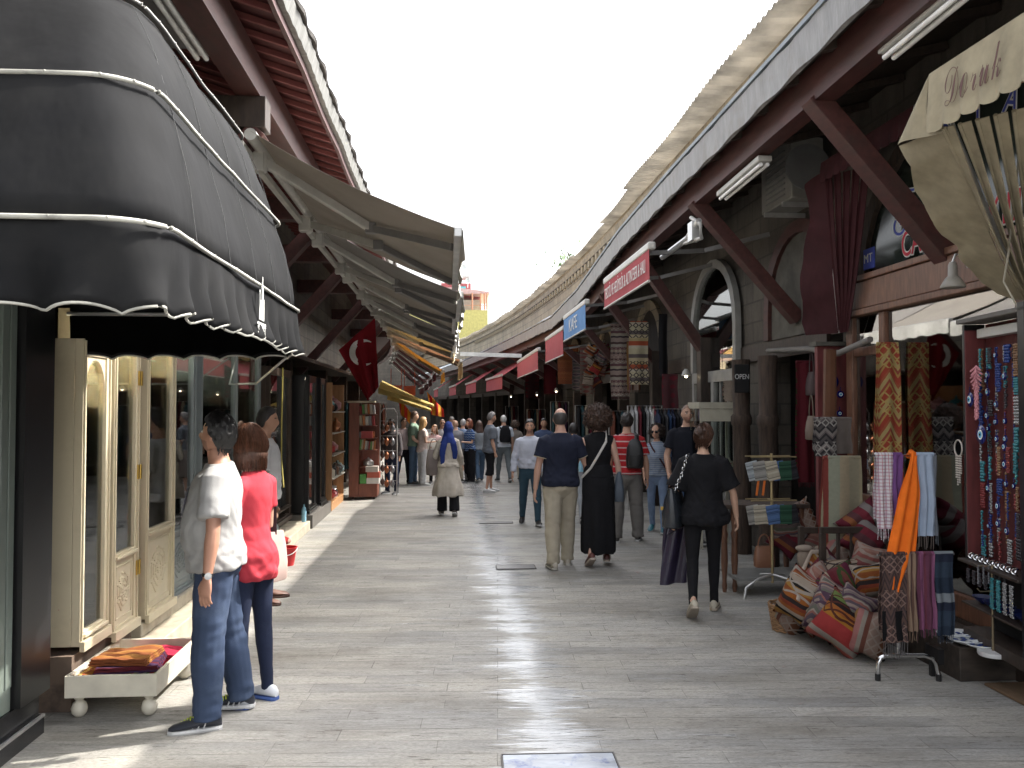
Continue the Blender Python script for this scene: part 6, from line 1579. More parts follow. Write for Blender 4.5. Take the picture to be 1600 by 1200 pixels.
q = MB(); q.sheet(lambda u, v: V((2.885 + .03 * u - .012 * v, Yr - .075 + .006 * math.sin(u * 9), .60 - .28 * v)), 6, 8, .003); q.build('pale_end', fabric('salmon_end', (.32, .17, .12)), t, smooth=True)
paisley = stripes_mat('paisley', [(.05, .035, .035), (.10, .06, .05), (.045, .03, .03), (.09, .055, .05)], 9, 2, 1.4, 17, ((.20, .13, .11), 20, .35), seed=21)
hang('scarf', 2.80, 2.965, Yr - .06, .825, .26, paisley, 'dark paisley shawl at the left of the lower rail', 'scarf', SG, 1.5, .01, 0, .10, fm=fabric('grey_fringe', (.12, .11, .11)))
q = MB(); q.sheet(lambda u, v: V((2.80 + .165 * u, Yr - .082 + .008 * math.sin(u * 9), .46 - .19 * v)), 12, 6, .003); tag(q.build('shawl_border', fabric('black_border', (.008, .008, .009)), smooth=True), 'black lower border of the dark paisley shawl', 'scarf')
hang('scarf', 2.97, 3.04, Yr - .06, .825, .33, stripes_mat('brown_stripe_sc', [(.14, .08, .06), (.25, .17, .12), (.09, .05, .05)], 30, 0, 0, 5, seed=22), 'brown striped scarf behind the orange tail on the lower rail', 'scarf', SG, 2, .01, 1, .07)
hang('scarf', 3.045, 3.16, Yr - .06, .825, .34, stripes_mat('plum_sc', [(.12, .04, .07), (.20, .07, .14), (.26, .10, .18), (.14, .04, .06)], 12, 0, 0, 5, seed=23), 'plum and pink striped scarf on the lower rail', 'scarf', SG, 2.2, .012, 2, .05)
hang('scarf', 3.165, 3.29, Yr - .06, .825, .30, stripes_mat('navy_sc', [(.02, .03, .05), (.03, .045, .07), (.02, .025, .045), (.2, .22, .24), (.02, .03, .05)], 3.2, 2, 0, 5, seed=24), 'navy plaid scarf at the right end of the lower rail', 'scarf', SG, 1.8, .01, 3, .05)

# ---- kilim cushions
CU = [('a', 1258, 938, 6.25, .38, .44, .2, -22, (-.75, -.7, .2), 'orange bag with white flowers on black, leftmost of the heap'),
      ('b', 1290, 952, 6.15, .34, .44, .2, -26, (-.7, -.7, .25), 'dark red cushion with a cream figured band, second from the left of the heap'),
      ('c', 1303, 955, 6.02, .36, .46, .22, -20, (-.6, -.8, .2), 'grey and rose patchwork cushion in the middle of the heap'),
      ('d', 1318, 978, 5.86, .40, .42, .22, -32, (-.45, -.85, .25), 'orange cushion with green and pink stripes standing at the front of the heap'),
      ('e', 1358, 990, 5.74, .30, .40, .22, -14, (-.5, -.85, .1), 'brown, black and pink banded cushion nearest the scarf rack'),
      ('f', 1298, 902, 6.55, .36, .36, .18, -35, (-.5, -.8, .5), 'maroon and grey striped cushion lying high on the heap'),
      ('g', 1328, 898, 6.35, .46, .26, .16, 10, (-.3, -.8, .6), 'cream edged cushion lying flat on top of the heap'),
      ('h', 1348, 935, 6.1, .34, .36, .2, -20, (-.4, -.85, .35), 'dusty pink cushion behind the banded one'),
      ('a', 1278, 895, 6.7, .30, .34, .16, -40, (-.7, -.5, .6), 'small orange cushion wedged behind the left bags'),
      ('c', 1338, 862, 6.7, .34, .32, .18, -48, (-.3, -.8, .4), 'grey and red cushion leaning on the bench end'),
      ('g', 1290, 872, 6.9, .26, .18, .12, 4, (-.3, -.6, .8), 'folded pale cushion beside the bench leg'),
      ('f', 1345, 815, 6.6, .22, .40, .16, -52, (-.3, -.9, .2), 'slim pink and green bolster resting on the bench'),
      ('h', 1360, 880, 6.3, .3, .3, .16, -15, (-.4, -.8, .4), 'rose patterned cushion half behind the scarves'),
      ('e', 1242, 962, 6.45, .28, .34, .18, -30, (-.8, -.5, .2), 'brown banded bag lowest at the left beside the basket'),
      ('h', 1284, 918, 6.3, .34, .30, .18, -42, (-.6, -.7, .5), 'rose and brick cushion lying across the orange bag'),
      ('b', 1316, 918, 6.15, .32, .34, .18, -55, (-.5, -.8, .4), 'wine red cushion in the middle of the second row'),
      ('c', 1336, 958, 5.85, .30, .36, .18, -25, (-.5, -.85, .3), 'grey-pink cushion wedged between the two front ones'),
      ('e', 1310, 872, 6.75, .34, .30, .18, -30, (-.4, -.8, .5), 'brown striped cushion at the back of the heap against the bench'),
      ('f', 1352, 845, 6.5, .30, .36, .16, -38, (-.3, -.9, .3), 'maroon striped cushion high behind the checked scarf'),
      ('a', 1362, 912, 6.0, .28, .32, .16, 12, (-.4, -.85, .4), 'orange and black cushion squeezed beside the paisley shawl'),
      ('b', 1262, 968, 6.35, .26, .22, .16, -30, (-.6, -.6, .3), 'rust red cushion squashed low at the left of the heap')]
for i, (k, px, py, Y, w_, h, t_, roll, nr, lab) in enumerate(CU):
    cushion('kilim_cushion', AY(px, py, Y) + V((0, 0, .01)), w_ * .98, h * .98, t_ * 1.75, nr, roll, K[k], lab, sd=i * 3.1)
cushion('ikat_cushion', AY(1496, 912, 6.1), .38, .42, .2, (-.6, -.8, .2), -18, K['ikat'], 'large cream cushion with red ikat streaks beside the amulet cabinet', sd=50, group=None)
q = MB(); c = AY(1257, 872, 6.7); q.sphere(c, (.06, .05, .1), 14, 10); q.sphere(c + V((0, 0, .08)), (.075, .06, .03), 14, 8); tag(q.build('wrapped_roll', K['g'], smooth=True), 'wrapped cream cloth bundle standing behind the orange bag', 'bundle')
q = MB(); a = AY(1247, 938, 6.1); b_ = AY(1268, 862, 6.5)
q.tube([a, a.lerp(b_, .5) + V((-.02, 0, .03)), b_, b_ + V((.12, .0, .0)), b_ + V((.16, 0, -.12))], [(.018, .006)] * 5, 8); tag(q.build('bag_strap', fabric('cream_strap', (.40, .33, .27)), smooth=True), 'cream woven strap standing up from the leftmost bag', 'strap')
# wicker basket
c = AG(1228, 985); q = MB()
for k in range(12):
    r = .10 + .035 * k / 12; q.tube([c + V((r * math.cos(a), r * math.sin(a), .012 + .018 * k + .004 * math.sin(a * 10 + (k % 2) * math.pi))) for a in [2 * math.pi * i / 40 for i in range(41)]], .009, 6, ref=(0, 0, 1))
tag(q.build('wicker_basket', mat('wicker', (.28, .16, .08), rough=.8), smooth=True), 'small wicker basket at the left foot of the cushion heap', 'basket')
# bench
t = empty('bench', (3.35, 6.9, 0), 'dark wooden bench frame behind the cushion heap', 'bench')
def Bb(name, *bars):
    q = MB()
    for a, b_, w_, h in bars: q.bar(a, b_, w_, h)
    q.build(name, M_DARKW, t, bevel=.004)
Bb('top_rail', ((2.95, 6.7, .80), (3.7, 6.7, .80), .04, .05)); Bb('back_rail', ((2.95, 7.1, .74), (3.7, 7.1, .74), .04, .05))
for x in (2.97, 3.68):
    for y in (6.7, 7.1): Bb('leg', ((x, y, 0), (x, y, .775), .045, .045))
Bb('seat', ((2.95, 6.9, .45), (3.7, 6.9, .45), .42, .04)); Bb('slats', *[((3.1 + .11 * i, 6.7, .47), (3.1 + .11 * i, 6.7, .775), .025, .025) for i in range(5)])
# kilim bag, draped rug and hanging rug
hang('kilim_bag', 3.12, 3.31, 6.9, 1.68, 1.36, K['bw'], 'black and white zigzag woven bag hung above the beige rug', 'bag', None, 1, .008, 0, back=True)
hang('kilim_bag', 3.315, 3.47, 6.95, 1.68, 1.38, fabric('taupe_bag', (.13, .11, .10)), 'plain taupe woven bag beside the black and white one', 'bag', None, 1, .008, 2)
hang('draped_rug', 3.12, 3.44, 7.0, 1.36, .35, K['rug'], 'beige flat-woven rug with red corners draped behind the bench', 'rug', None, 1.2, .02, 1, taper=1.25)
hang('hanging_rug', 3.52, 3.70, 6.85, 2.30, .9, K['gold'], 'narrow red and gold rug hanging beside the carpet shop window frame', 'rug', None, 1.5, .02, 0, taper=1.3)
q = MB(); q.tube([(3.42, 7.55, 1.1), (3.44, 7.55, 2.3)], [(.07, .012), (.06, .012)], 8); tag(q.build('leather_strip', mat('brown_leather', (.12, .05, .025), rough=.5)), 'long brown leather strip hanging beside the red cabinet with eyes', 'strap')
# second red cabinet with eyes
t = empty('display_board', (3.6, 8.0, .66), 'tall red board hung with eye amulets between the log post and the kilim bags', 'cabinet')
q = MB(); q.bbox((3.50, 7.96, .66), (3.80, 8.02, 2.36)); q.build('board', M_CRED, t, bevel=.004)
q = MB(); q.bbox((3.47, 7.92, 2.362), (3.82, 8.06, 2.40)); q.build('cap', M_DIM, t)
amulet((3.60, 7.93, 2.16), .022, (0, -1, .05), 'smallest eye amulet at the top of the tall red board'); amulet((3.62, 7.93, 2.02), .075, (0, -1, .05), 'big cobalt eye amulet near the top of the tall red board', bead=False)
amulet((3.71, 7.925, 1.90), .035, (0, -1, .05), 'middle sized eye amulet right under the big cobalt one'); amulet((3.63, 7.925, 1.52), .062, (0, -1, .05), 'second largest eye amulet, halfway down the tall red board', bead=False); amulet((3.70, 7.925, 1.72), .03, (0, -1, .05), 'little eye amulet halfway down the edge of the red board')
for i in range(12):
    c = V((3.62 + .045 * (i % 3), 7.93, 1.28 - .13 * (i // 3))); q = MB()
    for k in range(9): a = k * .7; q.sphere(c + V((.022 * math.cos(a), .0, .03 * math.sin(a))), .007, 6, 5)
    tag(q.build('silver_charm', mat('silver_bright', (.7, .7, .72)), smooth=True), 'silver openwork charm low on the tall red board', 'charm', 'silver charms on the tall red board')

# ---- folded canopies
def folded_canopy(label, E, Gl, val, m, roof, text=None, scal=.15, name='canopy', rib_m=None):
    t = empty('folded_canopy', E[0], label, 'awning')
    def poly(P, u):
        n = len(P) - 1; k = min(int(u * n), n - 1); f = u * n - k; return P[k].lerp(P[k + 1], f)
    q = MB(); q.sheet(lambda u, v: poly(E, u).lerp(poly(Gl, u), v) + V((.0, .03 * math.sin(v * 5 + u * 4) * v, 0)) + V((-.03, 0, .0)) * math.sin(u * 20) * (1 - v) * .6, 44, 12, .004); q.build('side_cloth', m, t, smooth=True)
    # gathered pleats beyond the side cloth
    a, b_ = Gl[0], Gl[-1]
    for k in range(5):
        o = V((.05 * k, -.07 * k, .0)); o2 = V((.0, -.028 * k, .0))
        def pl(u, v, o=o, o2=o2):
            p = (a + o).lerp(b_ + o2, u); return p + V((.03, -.05, 0)) * v * (1 - .5 * u) + V((0, 0, -.09 * math.sin(u * math.pi))) * (v)
        q = MB(); q.sheet(pl, 14, 4, .006); q.tube([(a + o), (a + o).lerp(b_ + o2, .5) + V((0, 0, -.0)), b_ + o2], .012, 6); q.build('pleat', m, t, smooth=True)
    (p0, p1, h) = val; L = (p1 - p0).length; dr = (p1 - p0).normalized()
    def vf(u, v):
        d = u * L; z = h + .03 * abs(math.sin(d * math.pi / scal)) ** .8
        return p0 + dr * d + V((-.012 * math.sin(d * 2 * math.pi / scal) * v - .02 * v, 0, -z * v))
    q = MB(); q.sheet(vf, int(L / .02), 6, .004); q.build('valance', m, t, smooth=True)
    q = MB(); q.sheet(lambda u, v: p0.lerp(p1, u).lerp(roof[0].lerp(roof[1], u), v) + V((0, 0, -.04 * math.sin(v * math.pi))), 8, 8, .004); q.build('roof_cloth', m, t, smooth=True)
    q = MB(); q.tube([p0 + V((.02, 0, 0)), p1 + V((.02, 0, 0))], .012, 8); q.tube([p0 + V((.02, 0, -.01)), Gl[-1]], .012, 8); q.build('frame_tube', M_ALU, t, smooth=True)
    if text:
        s, w_, pos = text; lettering(s, w_, p0 + dr * pos + V((-.03, 0, -h * .5)), dr, (0, 0, 1), mat('brown_print', (.10, .04, .035), bump=0), t, sx=.60, extr=.001, bevel=-.004)
    return t
M_CRM = fabric('cream_canopy_cloth', (.30, .26, .18), var=.14); 
Epx = [(1405, 228, 2.62), (1428, 260, 2.70), (1427, 297, 2.82), (1445, 329, 2.92), (1461, 346, 3.0), (1473, 367, 3.1), (1492, 385, 3.2), (1498, 402, 3.27), (1520, 420, 3.38), (1533, 443, 3.48), (1556, 459, 3.56), (1590, 468, 3.66)]
Epts = [AX(a, b_, c) for a, b_, c in Epx]
Gpts = [AX(1473, 200, 2.62).lerp(AX(1600, 468, 3.66), i / 11) for i in range(12)]
c0 = AX(1452, 116, 2.60)
fc = folded_canopy('cream folded canopy with scalloped edge and brown Doruk script, top right', Epts, Gpts, (c0, V((2.60, 1.8, c0.z - .06)), .31), M_CRM, (V((3.85, 4.9, 3.85)), V((3.85, 1.8, 3.8))), ('𝒟ℴ𝓇𝓊𝓀', .29, .40))
q = MB(); q.sheet(lambda u, v: c0.lerp(AX(1403, 226, 2.62), v).lerp(AX(1473, 205, 2.59), u * v) + V((.0, 0, 0)) + V((-.03, 0, 0)) * math.sin(u * 6) * v, 12, 10, .004); q.build('corner_flap', M_CRM, fc, smooth=True)
M_WINE = fabric('wine_canopy_cloth', (.035, .009, .011), var=.14)
E2 = [AX(*p) for p in ((1280, 272, 3.30), (1258, 290, 3.30), (1262, 330, 3.32), (1268, 352, 3.34), (1254, 390, 3.38), (1250, 430, 3.42), (1256, 470, 3.45), (1250, 505, 3.5), (1262, 524, 3.55))]
G2 = [AX(1290, 275, 3.3).lerp(AX(1312, 520, 3.62), i / 8) for i in range(9)]
cc0 = AX(1283, 255, 3.28)
folded_canopy('wine red folded canopy with scalloped valance behind the second timber brace', E2, G2, (cc0, V((3.28, 5.6, cc0.z - .02)), .16), M_WINE, (V((3.85, 7.6, 4.1)), V((3.85, 5.6, 4.1))), scal=.13)
q = MB(); q.tube([AX(1597, 200, 3.0), AX(1575, 400, 3.3), AX(1568, 440, 3.35), AX(1590, 480, 3.4)], .006, 6); tag(q.build('rope', mat('pale_rope', (.4, .37, .3), rough=.9), smooth=True), 'pale rope hanging from the cream folded canopy', 'rope')
q = MB(); q.tube([AX(1200, 548, 3.75), AX(1262, 545, 3.72), AX(1310, 552, 3.6), AX(1360, 530, 3.65)], .03, 8); tag(q.build('pipe', mat('sleeved_pipe', (.16, .15, .14), rough=.7), smooth=True), 'wrapped pipe running under the wine red canopy', 'pipe')
# log posts
for i, (x, y, lab) in enumerate(((3.58, 9.95, 'weathered round log post next to the white arched window'), (3.60, 9.15, 'thicker notched log post beside the pouch rack'))):
    q = MB(); q.tube([(x, y, .0), (x, y, .5), (x + .01, y, 1.2), (x, y, 1.55), (x, y, 1.58), (x, y, 1.66), (x + .005, y, 1.7), (x, y, 2.36)], [.115, .11, .105, .105, .125, .125, .10, .11], 14); tag(q.build('log_post', M_OLDW, smooth=True), lab, 'post')
t = empty('open_sign', (3.52, 9.72, 2.0), 'small dark OPEN sign hung between the log posts', 'sign'); q = MB(); q.box((3.50, 9.70, 2.12), (.18, .02, .34)); q.build('board', M_BLACKR, t, bevel=.01)
lettering('OPEN', .085, (3.50, 9.688, 2.14), (1, 0, 0), (0, 0, 1), mat('pale_neon', (.6, .6, .6), bump=0), t, sx=.8, extr=.001); 
# white showcase
t = empty('showcase', (3.4, 10.5, 0), 'white topped glass showcase on legs in front of the white arched door', 'showcase')
q = MB(); a, b_ = (3.16, 10.25), (3.66, 10.7)
q.bbox((a[0] - .02, a[1] - .02, 1.76), (b_[0] + .02, b_[1] + .02, 1.84)); q.bbox((a[0], a[1], .92), (b_[0], b_[1], .98))
for x in (a[0] + .015, b_[0] - .015):
    for y in (a[1] + .015, b_[1] - .015): q.box((x, y, .88), (.03, .03, 1.758))
q.build('carcass', mat('dull_cream_case', (.38, .36, .29), rough=.5), t, bevel=.003); q = MB(); q.bbox((a[0] + .01, a[1], .981), (b_[0] - .01, a[1] + .005, 1.6)); q.bbox((a[0], a[1] + .01, .981), (a[0] + .005, b_[1], 1.6)); q.build('pane', G, t)
q = MB(); q.bbox((a[0], a[1] - .004, 1.6), (b_[0], a[1] + .012, 1.757)); q.build('header', mat('dull_cream_case', (.4, .4, .3)), t)
for i in range(5): good(('jar', 'vase', 'pot', 'bowl', 'lamp')[i], (3.24 + .085 * i, 10.4, .982), .13, CN[(i * 3) % 12][1], '%s ornament, number %s from the street inside the white topped showcase' % (CN[(i * 3) % 12][0], ('one', 'two', 'three', 'four', 'five')[i]), 'ornament')
# pouch rack
Yp = 8.0; t = empty('pouch_rack', (3.06, Yp, 0), 'two-tier floor rack of embroidered pouches beside the log posts', 'rack')
q = MB(); q.tube([(3.06, Yp, .12), (3.06, Yp, 1.34)], .014, 10)
for z in (1.31, .90): q.tube([(2.84, Yp - .05, z), (3.28, Yp - .05, z)], .007, 8, ref=(0, 0, 1)); q.tube([(2.84, Yp + .1, z), (3.28, Yp + .1, z)], .007, 8, ref=(0, 0, 1)); q.tube([(3.06, Yp - .05, z), (3.06, Yp + .1, z)], .007, 6)
q.build('rail_frame', mat('brassy_rail', (.45, .36, .2), metal=.7, rough=.35), t, smooth=True)
for k, (dx, dy) in enumerate(((-.32, -.12), (.25, -.2), (-.1, .3), (.3, .2))):
    q = MB(); q.tube([(3.06, Yp, .2), (3.06 + dx * .5, Yp + dy * .5, .17), (3.06 + dx * .93, Yp + dy * .93, .10), (3.06 + dx, Yp + dy, .0)], .013, 8); q.build('leg', M_ALU, t, smooth=True)
PC = [('pale blue', (.33, .36, .38)), ('silver grey', (.28, .27, .25)), ('ivory', (.42, .38, .30)), ('blue', (.08, .14, .28)), ('dark green', (.03, .08, .05)), ('black', (.03, .03, .035))]
for zi, z in enumerate((1.30, .89)):
    for i in range(7):
        cx = 2.86 + .062 * i; ci = (0, 1, 2, 2, 3, 4, 5)[i] if zi == 0 else (1, 2, 2, 3, 3, 4, 5)[i]
        M = Matrix.Translation((cx, Yp - .055 - .01 * (i % 2), z - .12)) @ Matrix.Rotation(R(-14 + 5 * (i % 3) + 4 * zi), 4, 'Y') @ Matrix.Rotation(R(90), 4, 'X')
        q = MB(); q.bbox((-.058, -.09, -.006), (.058, .09, .006)); tt = q.build('pouch', stripes_mat('pouch_' + PC[ci][0].replace(' ', '_'), [PC[ci][1], tuple(min(1, c * 1.25) for c in PC[ci][1])], 18, 1, 1.5, 14, (tuple(c * .55 for c in PC[ci][1]), 26, .4), seed=ci), M=M, bevel=.005)
        tag(tt, '%s embroidered pouch on the %s tier of the pouch rack' % (PC[ci][0], ('upper', 'lower')[zi]), 'pouch', '%s pouches on the %s tier' % (PC[ci][0], ('upper', 'lower')[zi]))
for i in range(2):
    q = MB(); q.box((2.90 + .06 * i, Yp - .06, 1.02), (.018, .01, .14), Matrix.Rotation(R(8), 3, 'Y')); tag(q.build('orange_tag', fabric('orange_ribbon', (.6, .15, .03))), 'thin orange ribbon hanging between the pouch tiers', 'ribbon', 'orange ribbons on the pouch rack')
# striped bags, table, leather bag
for i, (px, py, k) in enumerate(((1232, 838, 'f'), (1262, 842, 'h'), (1228, 815, 'c'), (1252, 812, 'e'))):
    cushion('striped_bag', AY(px, py, 7.9), .30, .38, .12, (-.3, -1, .15), -35 + 20 * i, K[k], ('maroon and grey', 'rose striped', 'grey patchwork', 'brown and pink')[i] + ' woven bag hanging behind the pouch rack', 'bag', 'woven bags behind the pouch rack', sd=i * 7)
t = empty('side_table', (2.78, 8.35, 0), 'narrow dark wooden table with turned legs beside the woman in black', 'table')
q = MB(); q.bbox((2.62, 8.15, .80), (3.5, 8.6, .84)); q.build('table_top', M_OLDW, t, bevel=.006)
for x, y in ((2.66, 8.2), (2.76, 8.2), (3.42, 8.2), (2.66, 8.55), (3.42, 8.55)):
    q = MB(); q.lathe([(.018, 0), (.026, .06), (.02, .1), (.034, .3), (.028, .5), (.036, .56), (.024, .6), (.036, .7), (.036, .798)], (x, y, 0), 12); q.build('leg', M_WOOD, t, smooth=True)
q = MB(); q.bbox((2.72, 8.0, .14), (3.5, 8.5, .17)); tag(q.build('low_shelf', mat('grey_shelf_board', (.20, .20, .19), rough=.5)), 'low grey board under the narrow table', 'shelf')
def handbag(name, c, w_, h, d, m, label, handle=.12, rz=0, hw=None):
    t = empty(name, c, label, 'bag'); M3 = Matrix.Rotation(R(rz), 3, 'Z'); q = MB(); rings = []
    for z, kx, ky in ((0, .86, .9), (.03, .95, 1), (.35, 1.0, 1.0), (.7, .93, .75), (1, .8, .35)):
        rings.append([V(c) + M3 @ V((math.copysign(abs(math.cos(a)) ** .55, math.cos(a)) * w_ / 2 * kx, math.copysign(abs(math.sin(a)) ** .55, math.sin(a)) * d / 2 * ky, z * h)) for a in [2 * math.pi * i / 24 for i in range(24)]])
    q.loft(rings); q.build('bag_body', m, t, smooth=True)
    if handle:
        q = MB(); q.tube([V(c) + M3 @ V(((hw or w_ * .5) * .6 * math.cos(a), 0, h + handle * math.sin(a) - .01)) for a in [math.pi * i / 12 for i in range(13)]], .007, 6); q.build('handle', m, t, smooth=True)
    return t
handbag('leather_bag', (3.0, 8.05, .26), .2, .2, .1, mat('tan_leather', (.20, .09, .05), rough=.5), 'small tan leather bag standing under the narrow table')
handbag('leather_bag', (3.45, 7.8, .02), .34, .34, .16, mat('black_leather', (.02, .018, .018), rough=.4), 'large black leather bag on the ground behind the pouch rack')

# ---- shop banners on roller bars
def banner(y0, y1, x, z, h, m, label, text=None, tsz=.2, sx=.8, barm=None):
    s = bend((y0 + y1) / 2) * 0; t = empty('shop_banner', (x, (y0 + y1) / 2, z - h), label, 'banner')
    q = MB(); q.box((x, (y0 + y1) / 2, z + .03), (.09, y1 - y0 + .06, .09)); q.build('roller_box', barm or M_WHITE, t, bevel=.02)
    q = MB(); q.sheet(lambda u, v: V((x - .03 + .008 * math.sin(u * 15) * v, y1 + (y0 - y1) * u, z - .01 - h * v)), 30, 6, .004); q.build('banner_cloth', m, t, smooth=True)
    q = MB(); q.tube([(x - .03, y0, z - h - .01), (x - .03, y1, z - h - .01)], .016, 8, ref=(0, 0, 1)); q.build('hem_bar', M_WHITE, t, smooth=True)
    for y in (y0 + .3, y1 - .3):
        q = MB(); q.bar((x + .03, y, z), (x + .8, y + .3, z + .1), .04, .05); q.bar((x + .8, y + .3, z + .1), (WX - .1, y, z + .25), .04, .05); q.build('arm', M_ARMD, t)
    if text: lettering(text, tsz, (x - .047, (y0 + y1) / 2, z - h * .52), (0, -1, 0), (0, 0, 1), mat('banner_white', (.6, .6, .58), bump=0), t, sx=sx, extr=.001)
M_BRED = fabric('faded_red_banner', (.34, .075, .085)); M_BBLU = fabric('faded_blue_banner', (.12, .24, .45))
banner(9.25, 11.95, 2.3, 3.58, .36, M_BRED, 'faded red shop banner with white lettering under the right eave', 'TEKSTİL VE HEDİYELİK & ALTIN ESER & HALI', .22, .56)
banner(13.65, 16.2, 2.3, 3.50, .42, M_BBLU, 'blue shop banner with a white roller box beyond the lettered red one', 'KAFE', .34, 1.3)
banner(16.35, 19.3, 2.3, 3.32, .5, M_BRED, 'plain red banner directly beyond the blue one', None)
banner(19.6, 25.4, 2.15, 3.12, .45, M_BRED, 'long plain red banner farther than the two others beside the lead roof', None)
for i in range(4):
    Y = 28 + 6 * i; x = eave(Y)[0] - .1
    t = empty('awning', (x, Y, 2.6), ('nearest', 'second', 'third', 'farthest')[i] + ' small maroon awning with white bar at the far right of the street', 'awning')
    q = MB(); q.sheet(lambda u, v: V((x + .9 * v - .06 * 4.6 * (u - .5), Y - 2.3 + 4.6 * u, 2.75 + .6 * v)), 6, 4, .01); q.build('fabric', M_BRED, t)
    q = MB(); q.sheet(lambda u, v: V((x - .01 - .06 * 4.6 * (u - .5), Y - 2.3 + 4.6 * u, 2.74 - .4 * v)), 12, 3, .01); q.build('valance', M_BRED, t); q = MB(); q.bar((x - .02 + .14, Y - 2.3, 2.77), (x - .02 - .14, Y + 2.3, 2.77), .06, .07); q.build('front_bar', M_WHITE, t)
q = MB(); a, b_ = AY(719, 553, 19), AY(815, 556, 19); q.bar(a, b_, .07, .09); tag(q.build('awning_bar', M_ALU), 'pale metal bar reaching across the street below the lead roof', 'awning bar')
t = empty('awning_bracket', (2.62, 9.3, 3.5), 'old white folding awning bracket under the purlin by the first banner', 'bracket')
q = MB(); q.tube([AX(1092, 345, 2.62), AX(1075, 372, 2.62), AX(1035, 402, 2.62)], .035, 8); q.box(AX(1085, 362, 2.62), (.1, .16, .2)); q.build('arm', M_ALU, t); q = MB(); q.tube([AX(1080, 340, 2.62), AX(1094, 350, 2.62), AX(1096, 372, 2.62), AX(1070, 380, 2.62)], .022, 8); q.build('crank_loop', M_WHITE, t, smooth=True)

# ---- hanging textiles farther along
hang('hanging_rug', 3.28, 3.66, 16.6, 3.45, 2.0, K['hang1'], 'cream and dark banded rug hanging from the eave behind the walking couple', 'rug', None, 1.2, .02, 0, .08)
hang('hanging_rug', 3.22, 3.56, 14.6, 3.30, 2.18, K['hang2'], 'patchwork rug in yellow and black hanging nearer than the banded one', 'rug', None, 1.2, .02, 1)
hang('hanging_rug', 3.05, 3.62, 23.0, 3.50, 2.42, K['orange'], 'plain orange-brown rug hanging farthest along the right side', 'rug', None, 1.2, .02, 2)
hang('hanging_rug', 3.58, 3.72, 13.9, 3.35, 2.3, fabric('black_drape', (.012, .012, .014)), 'black drape hanging beside the patchwork rug', 'rug', None, 1, .02, 2)
kb = ['a', 'd', 'h', 'b', 'g', 'f', 'c', 'e']
for i in range(14):
    px = 922 + 8.5 * (i % 4) + rr.uniform(-3, 3); py = 545 + 17 * (i // 4) + rr.uniform(-4, 4)
    cushion('kilim_bag', AY(px, py, 18.2 + .1 * (i % 3)), .26, .28, .08, (-.4, -1, .1), rr.uniform(-40, 40), K[kb[i % 8]], 'small kilim shoulder bag in the bunch hanging behind the curly-haired woman', 'bag', 'kilim shoulder bags bunched on the right side', sd=i)
# clothes rails
def rail(x0, x1, y, z, n, cols, label, where, zb=.7):
    q = MB(); q.tube([(x0, y, 0), (x0, y, z), (x1, y, z), (x1, y, 0)], .014, 8); tag(q.build('clothes_rail', M_ALU, smooth=True), label, 'clothes rail')
    for i in range(n):
        nm, c = cols[i % len(cols)]; x = x0 + .04 + (x1 - x0 - .08) * (i + .5) / n; w_ = (x1 - x0) / n * .9; q = MB()
        q.tube([(x, y, z + .01), (x, y, z - .06), (x, y, z - .12), (x, y, z - .4), (x, y, zb + .05 * (i % 3)), (x, y, zb - .01 + .05 * (i % 3))], [(.01, .01), (.02, w_ * .4), (.16, w_ * .5), (.15, w_ * .5), (.19, w_ * .6), (.01, .01)], 10, ref=(1, 0, 0))
        tag(q.build('garment', fabric('gar_' + nm.replace(' ', '_'), c), smooth=True), '%s garment on the rail %s' % (nm, where), 'garment', '%s garments on the rail %s' % (nm, where))
DC = [('navy', (.02, .025, .05)), ('black', (.012, .012, .014)), ('charcoal', (.05, .05, .055)), ('dark blue', (.02, .04, .09))]
rail(3.15, 3.75, 12.6, 1.75, 9, DC, 'clothes rail of dark garments left of the bald man in black', 'left of the bald man')
rail(3.1, 3.7, 14.2, 1.8, 8, [('grey', (.3, .3, .3)), ('white', (.5, .5, .5)), ('wine', (.15, .03, .04)), ('black', (.012, .012, .014))], 'clothes rail of mixed garments behind the woman in sunglasses', 'behind the woman in sunglasses')
BR = [('dark rust', (.12, .04, .025)), ('black', (.012, .012, .012)), ('dark teal', (.025, .06, .07)), ('cream', (.34, .30, .23)), ('maroon', (.10, .015, .025)), ('charcoal', (.03, .03, .032)), ('dark violet', (.05, .025, .06)), ('grey', (.2, .2, .19)), ('brown', (.07, .04, .025))]
for k, (Y, n) in enumerate(((16.4, 5), (20.1, 6), (25, 5), (29.5, 6), (36, 5))):
    rail(wallx(Y) - .7 - .1 * (k % 2), wallx(Y) - .15, Y, 1.7 + .12 * (k % 3), n, BR[k % 3:] + BR[:k % 3], ('first', 'second', 'third', 'fourth', 'fifth', 'sixth', 'seventh')[k] + ' rail of coloured scarves along the right side past the hanging rugs', 'number %d past the hanging rugs' % (k + 1) if False else ('nearest the hanging rugs', 'below the small kilim bags', 'beneath the orange-brown rug', 'past the orange-brown rug', 'under the far maroon awning', 'at the bend of the street', 'farthest along the right side')[k], zb=.4)
for k, (Y, n) in enumerate(((19, 6), (22.5, 6), (27, 6), (33, 5))):
    rail(-2.35 + bl(Y), -1.75 + bl(Y), Y, 1.9, n, BR[k + 2:] + BR[:k + 2], ('first', 'second', 'third', 'last')[k] + ' rail of coloured garments on the left beyond the bookcase', ('just beyond the bookcase', 'under the second yellow awning', 'under the striped flags', 'farthest along the left side')[k], zb=.4)
